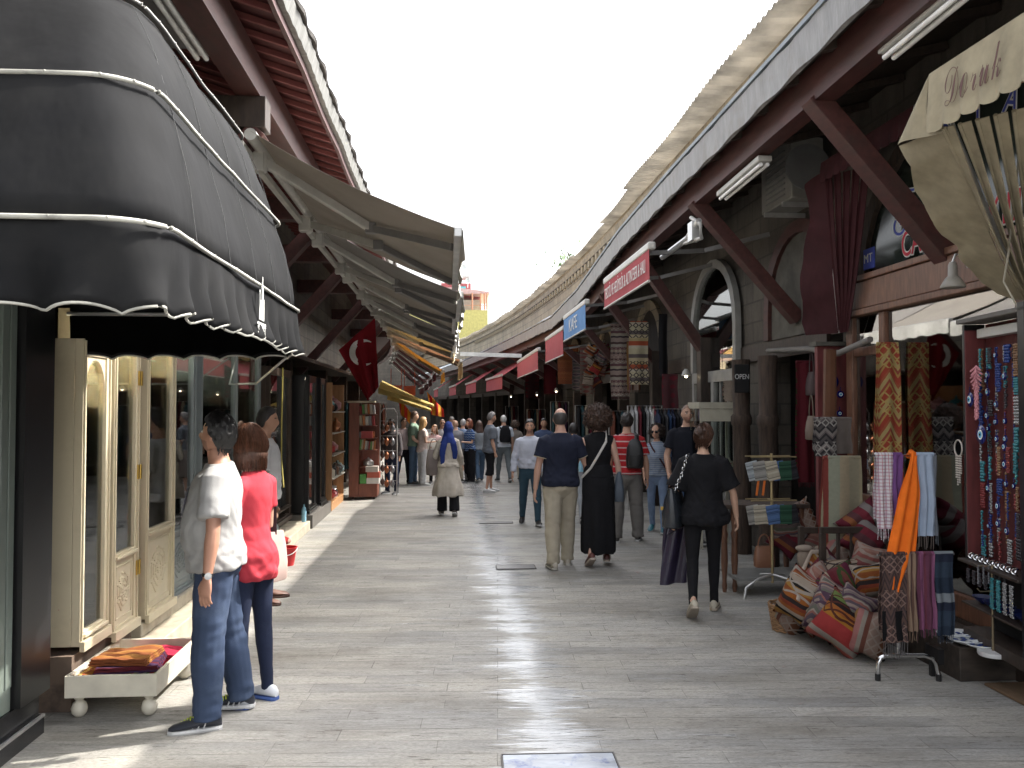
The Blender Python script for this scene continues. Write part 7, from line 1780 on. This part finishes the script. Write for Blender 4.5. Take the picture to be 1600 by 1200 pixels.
# lit shop lamps deep in the arcade
M_BULB = emit('warm_bulb', (1.0, .82, .55), 6.0)
LP = [(3.55, 12.2, 2.25, 'beside the clothes rail of dark garments'), (3.5, 17.5, 2.3, 'behind the banded rug'), (3.4, 20.5, 2.2, 'near the orange-brown rug'), (3.2, 24.5, 2.25, 'beyond the orange-brown rug'), (3.0, 28, 2.2, 'under the far maroon awning'), (2.5, 33, 2.2, 'at the bend on the right'), (-2.3, 24, 2.25, 'near the striped flags'), (-2.5, 30, 2.2, 'farthest on the left'), (-2.4, 11.2, 2.0, 'inside the brown glass case')]
for x, y, z, w_ in LP:
    if y > 18 and x < 0: x += bl(y)
    t = empty('shop_lamp', (x, y, z), 'small lit shop lamp ' + w_, 'lamp', 'lit shop lamps'); q = MB(); q.lathe([(.07, 0), (.05, .06), (.02, .1), (.001, .1)], (x, y, z), 14); q.build('lamp_shade', M_WHITE, t, smooth=True)
    q = MB(); q.sphere((x, y, z - .01), .022, 10, 7); q.build('bulb', M_BULB, t, smooth=True); q = MB(); q.tube([(x, y, z + .12), (x, y, z + .5)], .004, 5); q.build('cord', M_BLACK, t)
ST = [('embroidered shawl', 'e'), ('striped blanket', 'f'), ('woven runner', 'h'), ('kilim panel', 'c'), ('dark kilim', 'b'), ('patterned throw', 'g')]
for i, (x0, x1, y, zt, zb, k, w_) in enumerate(((3.62, 3.80, 8.75, 2.25, 1.0, 'b', 'on the notched log post'), (3.50, 3.74, 10.35, 2.1, 1.85, 'g', 'under the lintel by the OPEN sign'), (3.45, 3.70, 13.2, 2.3, 1.75, 'f', 'above the rail of dark garments'), (3.35, 3.60, 15.4, 3.0, 2.1, 'e', 'between the patchwork and banded rugs'), (3.1, 3.45, 19.4, 3.2, 2.1, 'h', 'above the second clothes rail'), (3.2, 3.55, 21.3, 3.2, 2.2, 'c', 'in front of the orange-brown rug'), (3.0, 3.4, 26, 3.1, 2.2, 'b', 'past the orange-brown rug'), (2.8, 3.3, 30, 3.1, 2.1, 'f', 'near the far maroon awning'))):
    hang('hanging_textile', x0, x1, y, zt, zb, K[k], '%s hanging %s' % (ST['efhcbg'.index(k)][0], w_), 'textile', None, 1.3, .015, i, .05)
for i, (y, z, c) in enumerate(((8.35, 2.05, (.10, .05, .03)), (8.5, 1.75, (.16, .12, .09)), (8.6, 2.2, (.05, .03, .03)), (10.2, 1.55, (.14, .04, .03)), (12.0, 1.9, (.08, .06, .10)), (12.2, 1.6, (.2, .15, .1)))):
    handbag('hanging_bag', (3.72 - .05 * (i % 2), y, z - .3), .26, .24, .09, mat('hbag_%d' % i, c, rough=.7), ('brown', 'tan', 'near-black', 'rust red', 'violet grey', 'sand')[i] + ' cloth bag hung on the right-hand wall ' + ('left of the red board', 'lower, left of the red board', 'highest, left of the red board', 'beside the white showcase', 'beside the white door', 'low beside the white door')[i], .22, 80)
# interior goods seen through the right-hand openings
for i, (x, y, z, w_, h, k) in enumerate(((4.6, 6.3, 0, .5, 1.5, 'gold'), (4.7, 7.2, 0, .5, 1.2, 'orange'), (5.0, 9.2, 0, .8, 1.7, 'hang2'), (5.2, 11.5, 0, .9, 1.6, 'hang1'))):
    hang('hanging_rug', x, x + w_, y, h + .6, .3, K[k], 'rug hanging inside the dark shop ' + ('behind the carpet shop glass, redder', 'behind the carpet shop glass, plain orange', 'past the notched log post', 'behind the white glazed door')[i], 'rug', None, 1.3, .02, i)

# ================================================================ small placement correction of hand-measured shop things
_skip = ('kilim_cushion', 'ikat_cushion', 'striped_bag', 'folded_canopy', 'rope', 'pipe', 'wall_lamp', 'awning_bracket', 'plate', 'jewellery_stand', 'chain', 'wicker_basket', 'bag_strap', 'wrapped_roll', 'kilim_bag', 'display_step', 'doormat', 'awning_bar', 'shop_banner', 'log_post', 'showcase', 'ornament', 'clothes_rail', 'garment')
_bp = lambda o: o.name.split('.')[0]
for o in list(COL.objects):
    if o.parent or o.type in ('CAMERA', 'LIGHT') or _bp(o) in ('paved_street', 'bazaar_building', 'town_house', 'canopy', 'awning', 'roof_shrub', 'fluorescent_lamp', 'air_conditioner', 'manhole_cover', 'satellite_dish', 'water_tank', 'street_end_wall', 'flag', 'striped_flag', 'small_awning', 'hanging_sign', 'bucket', 'cable'): continue
    if o.location.x > 2.4 and o.location.y < 9.5 and _bp(o) not in _skip: o.location.y *= .962
    elif o.location.x < -1.2 and o.location.y < 17: o.location.y *= 1.024

# ================================================================ PEOPLE IN THE STREET
def FB(n, c, **k): return fabric('cloth_' + n, c, **k)
JEAN = FB('jeans', (.045, .065, .115), dirt=((.09, .12, .18), 5, .5))
JEAND = FB('dark_jeans', (.018, .024, .05), dirt=((.03, .04, .07), 6, .5)); JEANL = FB('light_jeans', (.20, .27, .40)); JEANM = FB('mid_jeans', (.07, .11, .17))
KHAKI = FB('khaki', (.36, .32, .25)); BLK = FB('black', (.010, .010, .012)); NAVY = FB('navy', (.016, .019, .035)); WHT = FB('white', (.48, .48, .48)); GREYT = FB('grey_trousers', (.17, .16, .15))
walkA = ((16, 3, 2, 0), (-14, 16, 2, 20)); walkB = ((-14, 18, 2, 22), (16, 3, 2, 0)); stand = ((2, 2, 5, 0), (-2, 2, 6, 0)); stroll = ((8, 3, 3, 0), (-8, 10, 3, 8))
hangA = (((-.2, .0, -1), (-.08, .18, -1)), ((.2, .02, -1), (.08, .2, -1)))
S1, S2, S3 = (.47, .27, .19), (.52, .32, .23), (.36, .20, .13)
DK, BR_, GR, BLD = (.012, .009, .008), (.06, .028, .015), (.28, .27, .26), (.42, .25, .10)

p1 = person('man in white t-shirt, blue jeans and wristwatch looking into the cream show windows', 336, 1124, 648, 98, legs=((3, 3, 6, 0), (-7, 4, 6, 0)), arms=(((-.28, -.02, -1), (-.12, .10, -1)), ((.22, -.04, -1), (.10, .18, -1))), hands=(.5, .7), palms=((.8, -.5, 0), None),
            head=(-22, 10), sk=(.42, .22, .15), hair=('short', (.006, .005, .005)), tops=dict(mat=FB('white_tee', (.37, .365, .36)), sleeve=.72, hem=.88, ease=.026, sease=.022, folds=1.25, name='t_shirt', loose=True), bottom=dict(mat=JEAN, ease=.018, leg=.022), shoes=(.022, .025, .035), sole=(.55, .55, .55), vox=.0088, belly=.035, build=1.03, face=True)
def local_part(p, mb, name, m, smooth=True): return mb.build(name, m, LocalParent(p['root']), smooth=smooth)
# watch, laces, shirt print
for pi, (p, ai) in enumerate(((p1, 0),)):
    sh, el, wr, fd, sx = p['A'][ai]; q = MB(); c = wr - fd * .02; q.tube([c - fd * .009, c + fd * .009], [(.031, .031)] * 2, 18); w_ = local_part(p, q, 'watch', M_BLACK)
    q = MB(); q.lathe([(.001, 0), (.019, 0), (.019, .009), (.001, .010)], c + V((-.029, -.006, 0)), 18, M=V((-1, -.25, 0)).to_track_quat('Z', 'Y').to_matrix()); q.build('dial', mat('watch_dial', (.6, .6, .6), metal=.6, rough=.2, bump=0), w_, smooth=True)
# chest print (pale box with dark strokes) and shoe laces
q = MB(); D = p1['D']; tr = p1['tr']
def chest(u, v, off=.0):
    z = 1.20 + v; t = tr(z); a = math.pi / 2 + u; return D((math.cos(a) * (t[0] + .036 + off), t[2] + math.sin(a) * (t[1] + .040 + off), z))
for k in range(9):
    u = -.38 + .09 * k; h = (.09, .12, .08, .13, .10, .12, .07, .11, .09)[k]; q.sheet(lambda a, b_, u=u, h=h: chest(u + .045 * a, .0 + h * b_, .004), 2, 6, .002)
q.sheet(lambda a, b_: chest(-.40 + .86 * a, -.02 + .008 * b_, .004), 12, 1, .002); q.sheet(lambda a, b_: chest(-.40 + .86 * a, .135 + .006 * b_, .004), 12, 1, .002)
local_part(p1, q, 'chest_print', mat('grey_print', (.13, .13, .16), bump=0))
for l in p1['L']:
    q = MB(); ank = l[2]
    for k in range(5): q.tube([ank + V((-.030, .085 + .016 * k, -.022 - .008 * k)), ank + V((0, .09 + .016 * k, -.008 - .008 * k)), ank + V((.030, .085 + .016 * k, -.022 - .008 * k))], .0045, 6)
    q.tube([ank + V((0, .05, -.008)), ank + V((.035, .06, .0))], .005, 6); q.tube([ank + V((0, .05, -.008)), ank + V((-.035, .07, .0))], .005, 6)
    local_part(p1, q, 'laces', mat('lime_laces', (.50, .60, .05), bump=0))
    q = MB()
    for sx in (-1, 1):
        for k in range(3): q.tube([ank + V((sx * .035, .0 + .03 * k, -.025)), ank + V((sx * .045, .015 + .03 * k, -.066))], .0045, 5)
    local_part(p1, q, 'shoe_stripes', mat('pale_shoe_stripe', (.5, .5, .5), bump=0))

p2 = person('woman with brown bob in a coral top and dark jeans behind the man in white', 391, 1098, 668, 68, sex='f', legs=((2, 2, 1, 0), (-3, 2, 1, 0)), arms=(((-.15, .25, -1), (.3, 1, -.25)), ((.16, .05, -1), (.0, 1.0, .0))), head=(8, 0), sk=S2, hair=('bob', (.055, .024, .014)),
            tops=dict(mat=FB('coral', (.46, .045, .062)), sleeve=.55, hem=.80, ease=.012, flare=.025, name='top', loose=False, folds=1.2), bottom=dict(mat=JEAND, ease=.006, leg=-.006, tight=True), shoes=(.50, .52, .55), sole=(.05, .10, .30), vox=.0092)
q = MB(); ank = p2['L'][1][2]
q.tube([ank + V((.044, .02, -.035)), ank + V((.048, .06, -.055)), ank + V((.042, .12, -.035))], [.004, .009, .002], 6); q.tube([ank + V((.044, .03, -.05)), ank + V((.046, .08, -.05))], .004, 6); local_part(p2, q, 'shoe_mark', mat('red_mark', (.6, .06, .05), bump=0))
c = AY(425, 908, 5.9); handbag('tote_bag', (c.x, c.y, c.z), .26, .34, .10, mat('cream_pink_canvas', (.50, .36, .32), rough=.8), 'cream and pink tote bag hanging at the side of the woman in coral', handle=0, rz=60)
q = MB(); q.tube([(c.x, c.y, c.z + .32), (c.x + .0, c.y + .01, c.z + .5), AY(400, 745, 5.75)], [(.03, .006), (.025, .005), (.02, .005)], 8); tag(q.build('bag_strap', FB('dark_strap', (.06, .03, .035)), smooth=True), 'dark strap of the tote bag of the woman in coral', 'strap')

p3 = person('dark-haired man in a white t-shirt and brown shoes hidden behind the two shoppers', 412, 940, 637, -82, legs=stand, head=(0, 0), sk=S3, hair=('short', DK), tops=dict(mat=WHT, sleeve=.7, ease=.02), bottom=dict(mat=GREYT, ease=.015), shoes=(.13, .055, .035), sole=(.08, .04, .03), vox=.012)

# woman with blue headscarf
p4 = person('woman in blue headscarf and long beige coat walking away along the left', 700, 806, 662, 4, sex='f', legs=((6, 3, 2, 0), (-6, 12, 2, 20)), arms=(((-.35, -.1, -1), (-.1, .45, -.6)), ((.3, .0, -1), (.2, .5, -.7))), head=(-8, -6), sk=S2, hair=('hijab', (.018, .035, .16)),
            tops=dict(mat=FB('beige_coat', (.42, .38, .33)), sleeve=1.9, hem=.90, ease=.03, name='coat', folds=1.2), bottom=dict(kind='coat', mat=FB('beige_coat', (.42, .38, .33)), hem=.36, flare=(.30, .26), waist=1.12, ease=.032), shoes=(.05, .04, .035), vox=.011)
q = MB()
for (hip, kne, ank, fp, sx) in p4['L']: q.tube([kne, kne.lerp(ank, .5), ank + V((0, 0, -.02))], [.085, .095, .10], 14)
xm = remeshed(q, 'trousers', .012, 2, lambda co, no: .008 * noise.noise(V((co.x * 20, co.y * 20, co.z * 4))), [BLK]); xo = bpy.data.objects.new('trousers', xm); COL.objects.link(xo); xo.parent = p4['root']
w1 = p4['W']((-.27, .02, .78)); handbag('shoulder_bag', w1, .26, .42, .14, mat('mottled_grey_bag', (.16, .13, .12), rough=.6), 'grey-brown shoulder bag on the left arm of the woman in blue headscarf', .18, 20)

# crowd on the left and middle, far
person('man in dark shirt and sunglasses leaning by the wire rack beside the bookcase', 612, 772, 655, 150, legs=stand, head=(10, 0), sk=S3, hair=('short', DK), tops=dict(mat=FB('dark_grey_shirt', (.07, .062, .065)), sleeve=1.8, ease=.02), bottom=dict(mat=JEAND, ease=.015), glasses=True, vox=.016)
person('man in a pale pink shirt and dark trousers behind the leaning man', 630, 757, 653, -150, legs=stroll, arms=hangA, sk=S3, hair=('short', DK), tops=dict(mat=FB('pale_pink_shirt', (.42, .34, .34)), sleeve=1.8, ease=.02), bottom=dict(mat=BLK, ease=.015), vox=.018)
person('man in green polo shirt and dark jeans turned toward the blonde woman', 646, 757, 643, -95, legs=stand, arms=(((-.1, .1, -1), (.0, .5, -.8)), ((.1, .1, -1), (.1, .8, -.5))), sk=S2, hair=('short', (.12, .07, .05)), tops=dict(mat=FB('sage_green', (.14, .20, .15)), sleeve=.7, ease=.025), bottom=dict(mat=JEANM, ease=.015), vox=.017)
p8 = person('blonde woman in white trousers with a white bag beside the man in green', 660, 758, 652, -70, sex='f', legs=stand, arms=(((-.2, .2, -1), (.3, 1, .2)), ((.2, .1, -1), (.0, 1, .1))), sk=S2, hair=('long', BLD), tops=dict(mat=FB('light_flowered', (.50, .40, .36)), sleeve=.5, ease=.02, hem=.86), bottom=dict(mat=WHT, ease=.02, leg=.02), shoes=(.5, .5, .48), vox=.017)
w1 = p8['W']((.05, .22, .92)); handbag('white_handbag', w1, .34, .26, .14, mat('white_leather', (.60, .58, .53), rough=.5), 'white handbag carried by the blonde woman', .14, 20)
person('woman in pink top and white cardigan facing the camera in black trousers', 679, 757, 664, 176, sex='f', legs=stroll, arms=(((-.2, .2, -1), (.5, .8, .0)), ((.2, .1, -1), (-.4, .8, .0))), sk=S2, hair=('long', (.22, .12, .06)), tops=dict(mat=FB('pink_top', (.55, .38, .38)), sleeve=1.5, ease=.018), bottom=dict(mat=BLK, ease=.01), vox=.016, face=True)
person('bald man in sunglasses and dark vest behind the woman in pink', 691, 752, 655, 185, legs=stand, sk=S1, hair=('shaved', (.2, .14, .1)), tops=dict(mat=FB('light_grey', (.35, .35, .36)), sleeve=.7, ease=.02), bottom=dict(mat=GREYT), glasses=True, vox=.018)
person('bald man in a grey shirt just right of the blue headscarf', 712, 754, 657, 20, legs=stroll, sk=(.55, .34, .26), hair=('shaved', (.45, .28, .2)), tops=dict(mat=FB('grey_shirt2', (.20, .20, .22)), sleeve=.7, ease=.025), bottom=dict(mat=KHAKI), vox=.018)
person('man with a grey cap in the crowd above the blue headscarf', 706, 746, 651, 10, legs=stand, sk=S1, hair=('cap', (.22, .21, .20)), tops=dict(mat=FB('blue_grey', (.12, .16, .22)), sleeve=.7), bottom=dict(mat=JEAND), vox=.02)
person('grey-haired person in a light blue shirt right of the bald man', 723, 753, 655, -30, legs=stand, sk=S1, hair=('crop', (.30, .30, .30)), tops=dict(mat=FB('light_blue_shirt', (.22, .30, .45)), sleeve=.7, ease=.025), bottom=dict(mat=GREYT), vox=.018)
person('red-haired woman in a blue patterned blouse and black trousers reading a paper', 734, 754, 655, 120, sex='f', legs=stand, arms=(((-.15, .2, -1), (.1, 1, .1)), ((.15, .2, -1), (.0, 1, .1))), sk=S2, hair=('bob', (.14, .04, .02)), tops=dict(mat=stripes_mat('blue_pattern', [(.03, .08, .22), (.30, .36, .45), (.02, .05, .16)], 16, 2, .8, 15), sleeve=.7, ease=.022, hem=.88), bottom=dict(mat=BLK, ease=.03, leg=.03), vox=.017)
p15 = person('long-haired woman in grey t-shirt and blue jeans seen from behind', 749, 753, 657, 12, sex='f', legs=walkB, arms=hangA, sk=S1, hair=('long', (.07, .04, .03)), tops=dict(mat=FB('grey_tee', (.22, .24, .26)), sleeve=.55), bottom=dict(mat=JEANM, ease=.014, leg=.01), vox=.017)
w1 = p15['W']((.2, .0, .9)); handbag('shoulder_bag', w1, .26, .32, .12, mat('black_leather', (.02, .018, .018)), 'black shoulder bag of the long-haired woman in grey', .2, 80)
p16 = person('grey-haired man in grey shirt, black knee shorts and white shoes turned to the right', 766, 769, 644, -78, legs=((5, 3, 4, 0), (-6, 4, 4, 0)), arms=(((-.15, .1, -1), (.0, .4, -1)), ((.12, .0, -1), (.05, .25, -1))), head=(0, -6), sk=S1, hair=('short', (.16, .15, .145)), tops=dict(mat=FB('steel_grey_shirt', (.13, .145, .17)), sleeve=.75, ease=.035, hem=.88, folds=1.3), bottom=dict(kind='shorts', mat=BLK, ease=.022, length=.6), shoes=(.55, .55, .55), vox=.015)
p17 = person('white-haired man in white shirt with a black backpack walking away', 787, 753, 648, 8, legs=walkA, sk=S1, hair=('crop', (.40, .40, .39)), tops=dict(mat=FB('pale_blue_white', (.50, .54, .60)), sleeve=.7, ease=.025), bottom=dict(mat=FB('grey_blue', (.13, .15, .16))), vox=.016)
def backpack(p, label, w_, h, d, m, z=1.05, x=0, straps=True):
    c = p['W']((x, -.12 - d / 2, z)); rzz = p['root'].rotation_euler.z; t = empty('backpack', c, label, 'backpack'); M3 = Matrix.Rotation(rzz, 3, 'Z') * p['s']; q = MB(); rings = []
    for zz, kx, ky in ((0, .75, .5), (.04, .95, .9), (.3, 1, 1.0), (.7, .9, .85), (.92, .6, .6), (1, .3, .2)):
        rings.append([V(c) + M3 @ V((math.copysign(abs(math.cos(a)) ** .6, math.cos(a)) * w_ / 2 * kx, math.copysign(abs(math.sin(a)) ** .6, math.sin(a)) * d / 2 * ky, zz * h)) for a in [2 * math.pi * i / 24 for i in range(24)]])
    q.loft(rings); q.build('pack', m, t, smooth=True)
    q = MB(); rings = []
    for zz, kx in ((.08, .6), (.12, .75), (.4, .75), (.46, .6)):
        rings.append([V(c) + M3 @ V((math.cos(a) * w_ / 2 * kx, -d * .42 + math.sin(a) * d * .22, zz * h)) for a in [2 * math.pi * i / 16 for i in range(16)]])
    q.loft(rings); q.build('front_pocket', m, t, smooth=True)
    if straps:
        for sx in (-1, 1):
            q = MB(); q.tube([p['W']((x + sx * w_ * .32, -.12, z + h * .8)), p['W']((x + sx * .115, -.08, 1.43)), p['W']((x + sx * .13, .02, 1.465)), p['W']((x + sx * .15, .1, 1.38)), p['W']((x + sx * .17, .10, 1.15)), p['W']((x + sx * .16, -.08, 1.02))], [(.022, .007)] * 6, 8); q.build('strap', m, t, smooth=True)
    return t
backpack(p17, 'black backpack on the white-haired man in the middle of the street', .30, .44, .16, BLK)
person('brown-haired woman in a taupe top seen from behind next to the backpacker', 805, 751, 657, -8, sex='f', legs=stroll, arms=(((-.5, .0, -1), (-.2, .1, -1)), ((.3, .0, -1), (.3, .3, -.5))), sk=S1, hair=('curly', (.06, .035, .022), .95), tops=dict(mat=FB('taupe_top', (.19, .17, .15)), sleeve=.5, ease=.025), bottom=dict(mat=KHAKI), vox=.017)
p19 = person('smiling man in white shirt and blue jeans walking toward the camera', 828, 820, 655, 176, legs=((14, 6, 4, -6), (-12, 14, 3, 18)), arms=(((-.15, .05, -1), (-.05, .3, -1)), ((.3, .05, -1), (.12, .25, -1))), head=(-4, 0), sk=(.45, .25, .17), hair=('crop', DK), tops=dict(mat=FB('white_shirt', (.44, .46, .53)), sleeve=1.92, ease=.026, hem=.97, folds=1.3, collar=FB('white_shirt', (.6, .6, .7))), bottom=dict(mat=FB('teal_jeans', (.035, .07, .10)), ease=.014), belt=BLK, shoes=(.02, .018, .018), vox=.0105, face=True)
person('dark-haired man in blue shirt half hidden left of the man in the black polo', 850, 765, 654, 170, legs=stand, sk=S3, hair=('short', DK), tops=dict(mat=FB('slate_blue', (.05, .07, .13)), sleeve=.7), bottom=dict(mat=JEAND), vox=.015)
# couple walking away
CUFF = FB('beige_trim', (.45, .40, .30))
p21 = person('balding man in black polo shirt with beige trim and khaki trousers walking away', 876, 885, 637, 2, legs=((-10, 4, 2, 0), (12, 8, 1, 0)), arms=(((-.26, -.06, -1), (-.12, .05, -1)), ((.42, .08, -1), (.25, .75, -.55))), hands=(.6, .8), head=(-6, 2), sk=(.46, .27, .20), hair=('bald', (.035, .03, .028)), tops=dict(mat=NAVY, sleeve=.62, ease=.026, sease=.02, hem=.90, name='polo_shirt', collar=NAVY, cuff=CUFF), bottom=dict(mat=KHAKI, ease=.022, leg=.012), shoes=(.40, .36, .30), sole=(.4, .38, .34), vox=.0092, build=1.05)
q = MB(); q.tube([p21['D']((math.cos(a) * .07, -.012 + math.sin(a) * .068, 1.487)) for a in [R(i * 18) for i in range(21)]], .003, 6); local_part(p21, q, 'collar_trim', CUFF)
p20 = person('curly-haired woman in a long black dress walking away beside the man in polo', 935, 884, 641, -3, sex='f', legs=((-3, 10, 1, 28), (3, 1, 1, 0)), arms=(((-.4, .02, -1), (-.1, .75, -.2)), ((.26, -.02, -1), (.15, .12, -1))), hands=(.8, .5), head=(0, 0), sk=(.50, .31, .24), hair=('curly', (.050, .025, .016), 1.22), tops=dict(mat=BLK, sleeve=0, ease=.016, hem=.95, name='dress_top', loose=False), bottom=dict(kind='skirt', mat=BLK, hem=.10, flare=(.19, .19), waist=1.1, ease=.022), shoes=(.10, .03, .025), sole=(.40, .33, .28), vox=.0092, H=1.71)
q = MB(); D = p20['D']; q.tube([D((-.10, .05, 1.45)), D((.09, -.02, 1.475)) + V((0, -.02, .02)), D((.08, -.10, 1.38)), D((.0, -.135, 1.25)), D((-.10, -.13, 1.08)), D((-.20, -.04, .96))], [(.014, .004)] * 6, 8)
sb = q.build('bag_strap', FB('pale_strap', (.50, .48, .46)), LocalParent(p20['root']), smooth=True); sb.parent = None; sb.location = p20['root'].location; sb.rotation_euler = p20['root'].rotation_euler; sb.scale = p20['root'].scale; tag(sb, 'pale diagonal bag strap across the back of the curly-haired woman', 'strap')
w1 = p20['W']((.25, .06, .74)); handbag('shoulder_bag', w1, .24, .34, .12, mat('slate_bag', (.08, .10, .13), rough=.6), 'slate grey shoulder bag at the right hip of the curly-haired woman', 0, 80)
p22 = person('person in light grey trousers almost hidden between the couple', 897, 816, 662, 0, legs=((10, 4, 2, 0), (-10, 16, 2, 20)), sk=S1, hair=('short', DK), tops=dict(mat=FB('green_grey', (.12, .16, .14)), sleeve=.7), bottom=dict(mat=FB('light_grey_trs', (.33, .35, .37)), ease=.014), vox=.013)
q = MB(); c = AY(908, 725, 10.8); q.lathe([(.03, 0), (.033, .02), (.033, .15), (.014, .19), (.015, .22), (.001, .22)], (c.x, c.y, c.z - .1), 12); tag(q.build('water_bottle', mat('blue_clear_plastic', (.3, .55, .7)), smooth=True), 'small water bottle with blue cap carried between the couple', 'bottle')
# red striped man
RS = stripes_mat('red_striped', [(.42, .025, .03), (.40, .02, .03), (.42, .025, .03), (.43, .03, .03), (.42, .025, .03), (.42, .02, .03), (.55, .40, .40)], 11.5, 2, 0, 5, seed=31)
p24 = person('man in red and white striped polo and grey trousers with a small black backpack', 980, 846, 646, -10, legs=((-2, 3, 6, 0), (8, 5, 6, 0)), arms=(((-.22, .05, -1), (-.1, .2, -1)), ((.3, .0, -1), (.08, .1, -1))), head=(-12, -4), sk=S1, hair=('short', (.015, .010, .008)), tops=dict(mat=RS, sleeve=.75, ease=.026, sease=.02, collar=FB('red_col', (.4, .03, .03))), bottom=dict(mat=GREYT, ease=.024, leg=.02), shoes=(.03, .025, .025), vox=.0105)
backpack(p24, 'small black sling backpack on the man in the red striped polo', .24, .40, .12, mat('black_nylon', (.012, .012, .013), rough=.45), z=1.02, x=.10, straps=False)
q = MB(); q.tube([p24['W']((.12, -.18, 1.36)), p24['W']((.13, -.12, 1.47)), p24['W']((.1, .0, 1.50))], [(.03, .008)] * 3, 8); tag(q.build('pack_strap', mat('black_nylon', (.012, .012, .013)), smooth=True), 'black strap over the right shoulder of the man in red stripes', 'strap')
p25 = person('woman in sunglasses, striped t-shirt and pale blue jeans walking toward the camera', 1027, 832, 664, 158, sex='f', legs=((10, 6, 2, -4), (-9, 14, 2, 16)), arms=(((-.2, .1, -1), (-.1, .5, -1)), ((.2, .05, -1), (-.1, .5, -1))), head=(-12, -4), sk=S1, hair=('curly', (.03, .018, .014), .96), tops=dict(mat=stripes_mat('grey_blue_stripe', [(.20, .26, .36), (.34, .38, .44)], 30, 2, 0, 5, seed=33), sleeve=.6, ease=.018), bottom=dict(mat=JEANL, ease=.006, tight=True), shoes=(.02, .12, .15), glasses=True, vox=.0105)
q = MB(); W = p25['W']; q.tube([W((.12, .02, 1.48)), W((.05, .14, 1.38)), W((-.08, .15, 1.2)), W((-.19, .05, 1.0))], [(.012, .004)] * 4, 6); tag(q.build('bag_strap', FB('dark_strap', (.06, .03, .035)), smooth=True), 'dark bag strap across the striped t-shirt of the woman in sunglasses', 'strap')
p26 = person('bald man in a black t-shirt and blue jeans walking toward the camera', 1075, 848, 632, 172, legs=((14, 8, 3, -6), (-12, 16, 3, 20)), arms=(((-.2, .02, -1), (-.05, .35, -1)), ((.3, .04, -1), (-.02, .6, -1))), hands=(.9, .9), head=(6, 3), sk=(.47, .28, .20), hair=('shaved', (.24, .15, .11)), tops=dict(mat=FB('black_tee', (.012, .013, .019)), sleeve=.66, ease=.022, sease=.018, name='t_shirt', hem=.89), bottom=dict(mat=FB('blue_jeans26', (.09, .15, .28)), ease=.012), shoes=(.03, .025, .02), vox=.0096, face=True, build=1.04)
p27 = person('woman in black top and leggings with hair bun and big leather bag walking away', 1100, 957, 664, -14, sex='f', legs=((-11, 22, 2, 34), (10, 3, 1, 0)), arms=(((-.4, .0, -1), (-.12, .1, -1)), ((.45, .02, -1), (.15, .22, -1))), hands=(.9, .6), head=(-26, -3), sk=S2, hair=('bun', (.045, .022, .014)), tops=dict(mat=BLK, sleeve=.85, ease=.03, sease=.045, hem=.84, flare=.03, name='loose_top', folds=1.3), bottom=dict(mat=BLK, ease=.004, leg=-.004, tight=True), shoes=(.42, .38, .30), sole=(.35, .30, .24), vox=.0088, build=1.02)
W = p27['W']; w1 = W((-.27, .0, .80)); hb2 = handbag('leather_handbag', w1, .36, .34, .17, mat('black_shiny_leather', (.018, .022, .028), rough=.22, bump=.5, bs=16, bd=.01), 'big shiny black leather bag on the shoulder of the woman with the bun', 0, 60)
q = MB(); P = [W((-.27, -.10, 1.14)), W((-.20, -.11, 1.30)), W((-.145, -.05, 1.47)), W((-.15, .05, 1.45)), W((-.25, .10, 1.2)), W((-.28, .10, 1.1))]
q.tube(P, [(.016, .006)] * 6, 8); q.build('strap', mat('black_shiny_leather', (.018, .022, .028)), hb2, smooth=True)
q = MB()
for k in range(13):
    t_ = k / 12; a = P[0].lerp(P[1], min(1, t_ * 2)) if t_ < .5 else P[1].lerp(P[2], t_ * 2 - 1); a = a + V((-.01, -.02, 0)); M3 = Matrix.Rotation(k * 1.57, 3, 'Z')
    q.tube([a + M3 @ V((.011 * math.cos(b_), 0, .015 * math.sin(b_))) for b_ in [2 * math.pi * i / 10 for i in range(11)]], .0035, 5, ref=(0, 1, 0))
q.build('chain', M_CHROME, hb2, smooth=True)
q = MB(); c = w1 + V((-.12, -.09, .17)); q.box(c, (.05, .02, .03)); q.build('clasp', M_BRASS, hb2, bevel=.004)
c = AY(1056, 822, 7.35); q = MB()
q.sheet(lambda u, v: V((c.x + (u - .5) * (.20 + .03 * v) - .03 * v, c.y + .02 * math.sin(u * 9 + v * 3) + .02 * (u - .5), c.z - .51 * v + .02 * (u - .5))), 16, 20, .03)
pb = tag(q.build('shopping_bag', mat('dark_purple_plastic', (.022, .016, .040), rough=.35, bs=14, bump=.6, bd=.01), smooth=True), 'dark purple shopping bag hanging from the left hand of the woman with the bun', 'bag')
q = MB(); hd = W((-.34, .07, .73)); q.tube([c + V((-.06, 0, 0)), hd + V((0, 0, -.02)), c + V((.06, 0, 0))], .006, 6)
q.build('handle', mat('dark_purple_plastic', (.022, .016, .04)), pb, smooth=True)

for o in COL.objects:
    if '_lp' in o: del o['_lp']
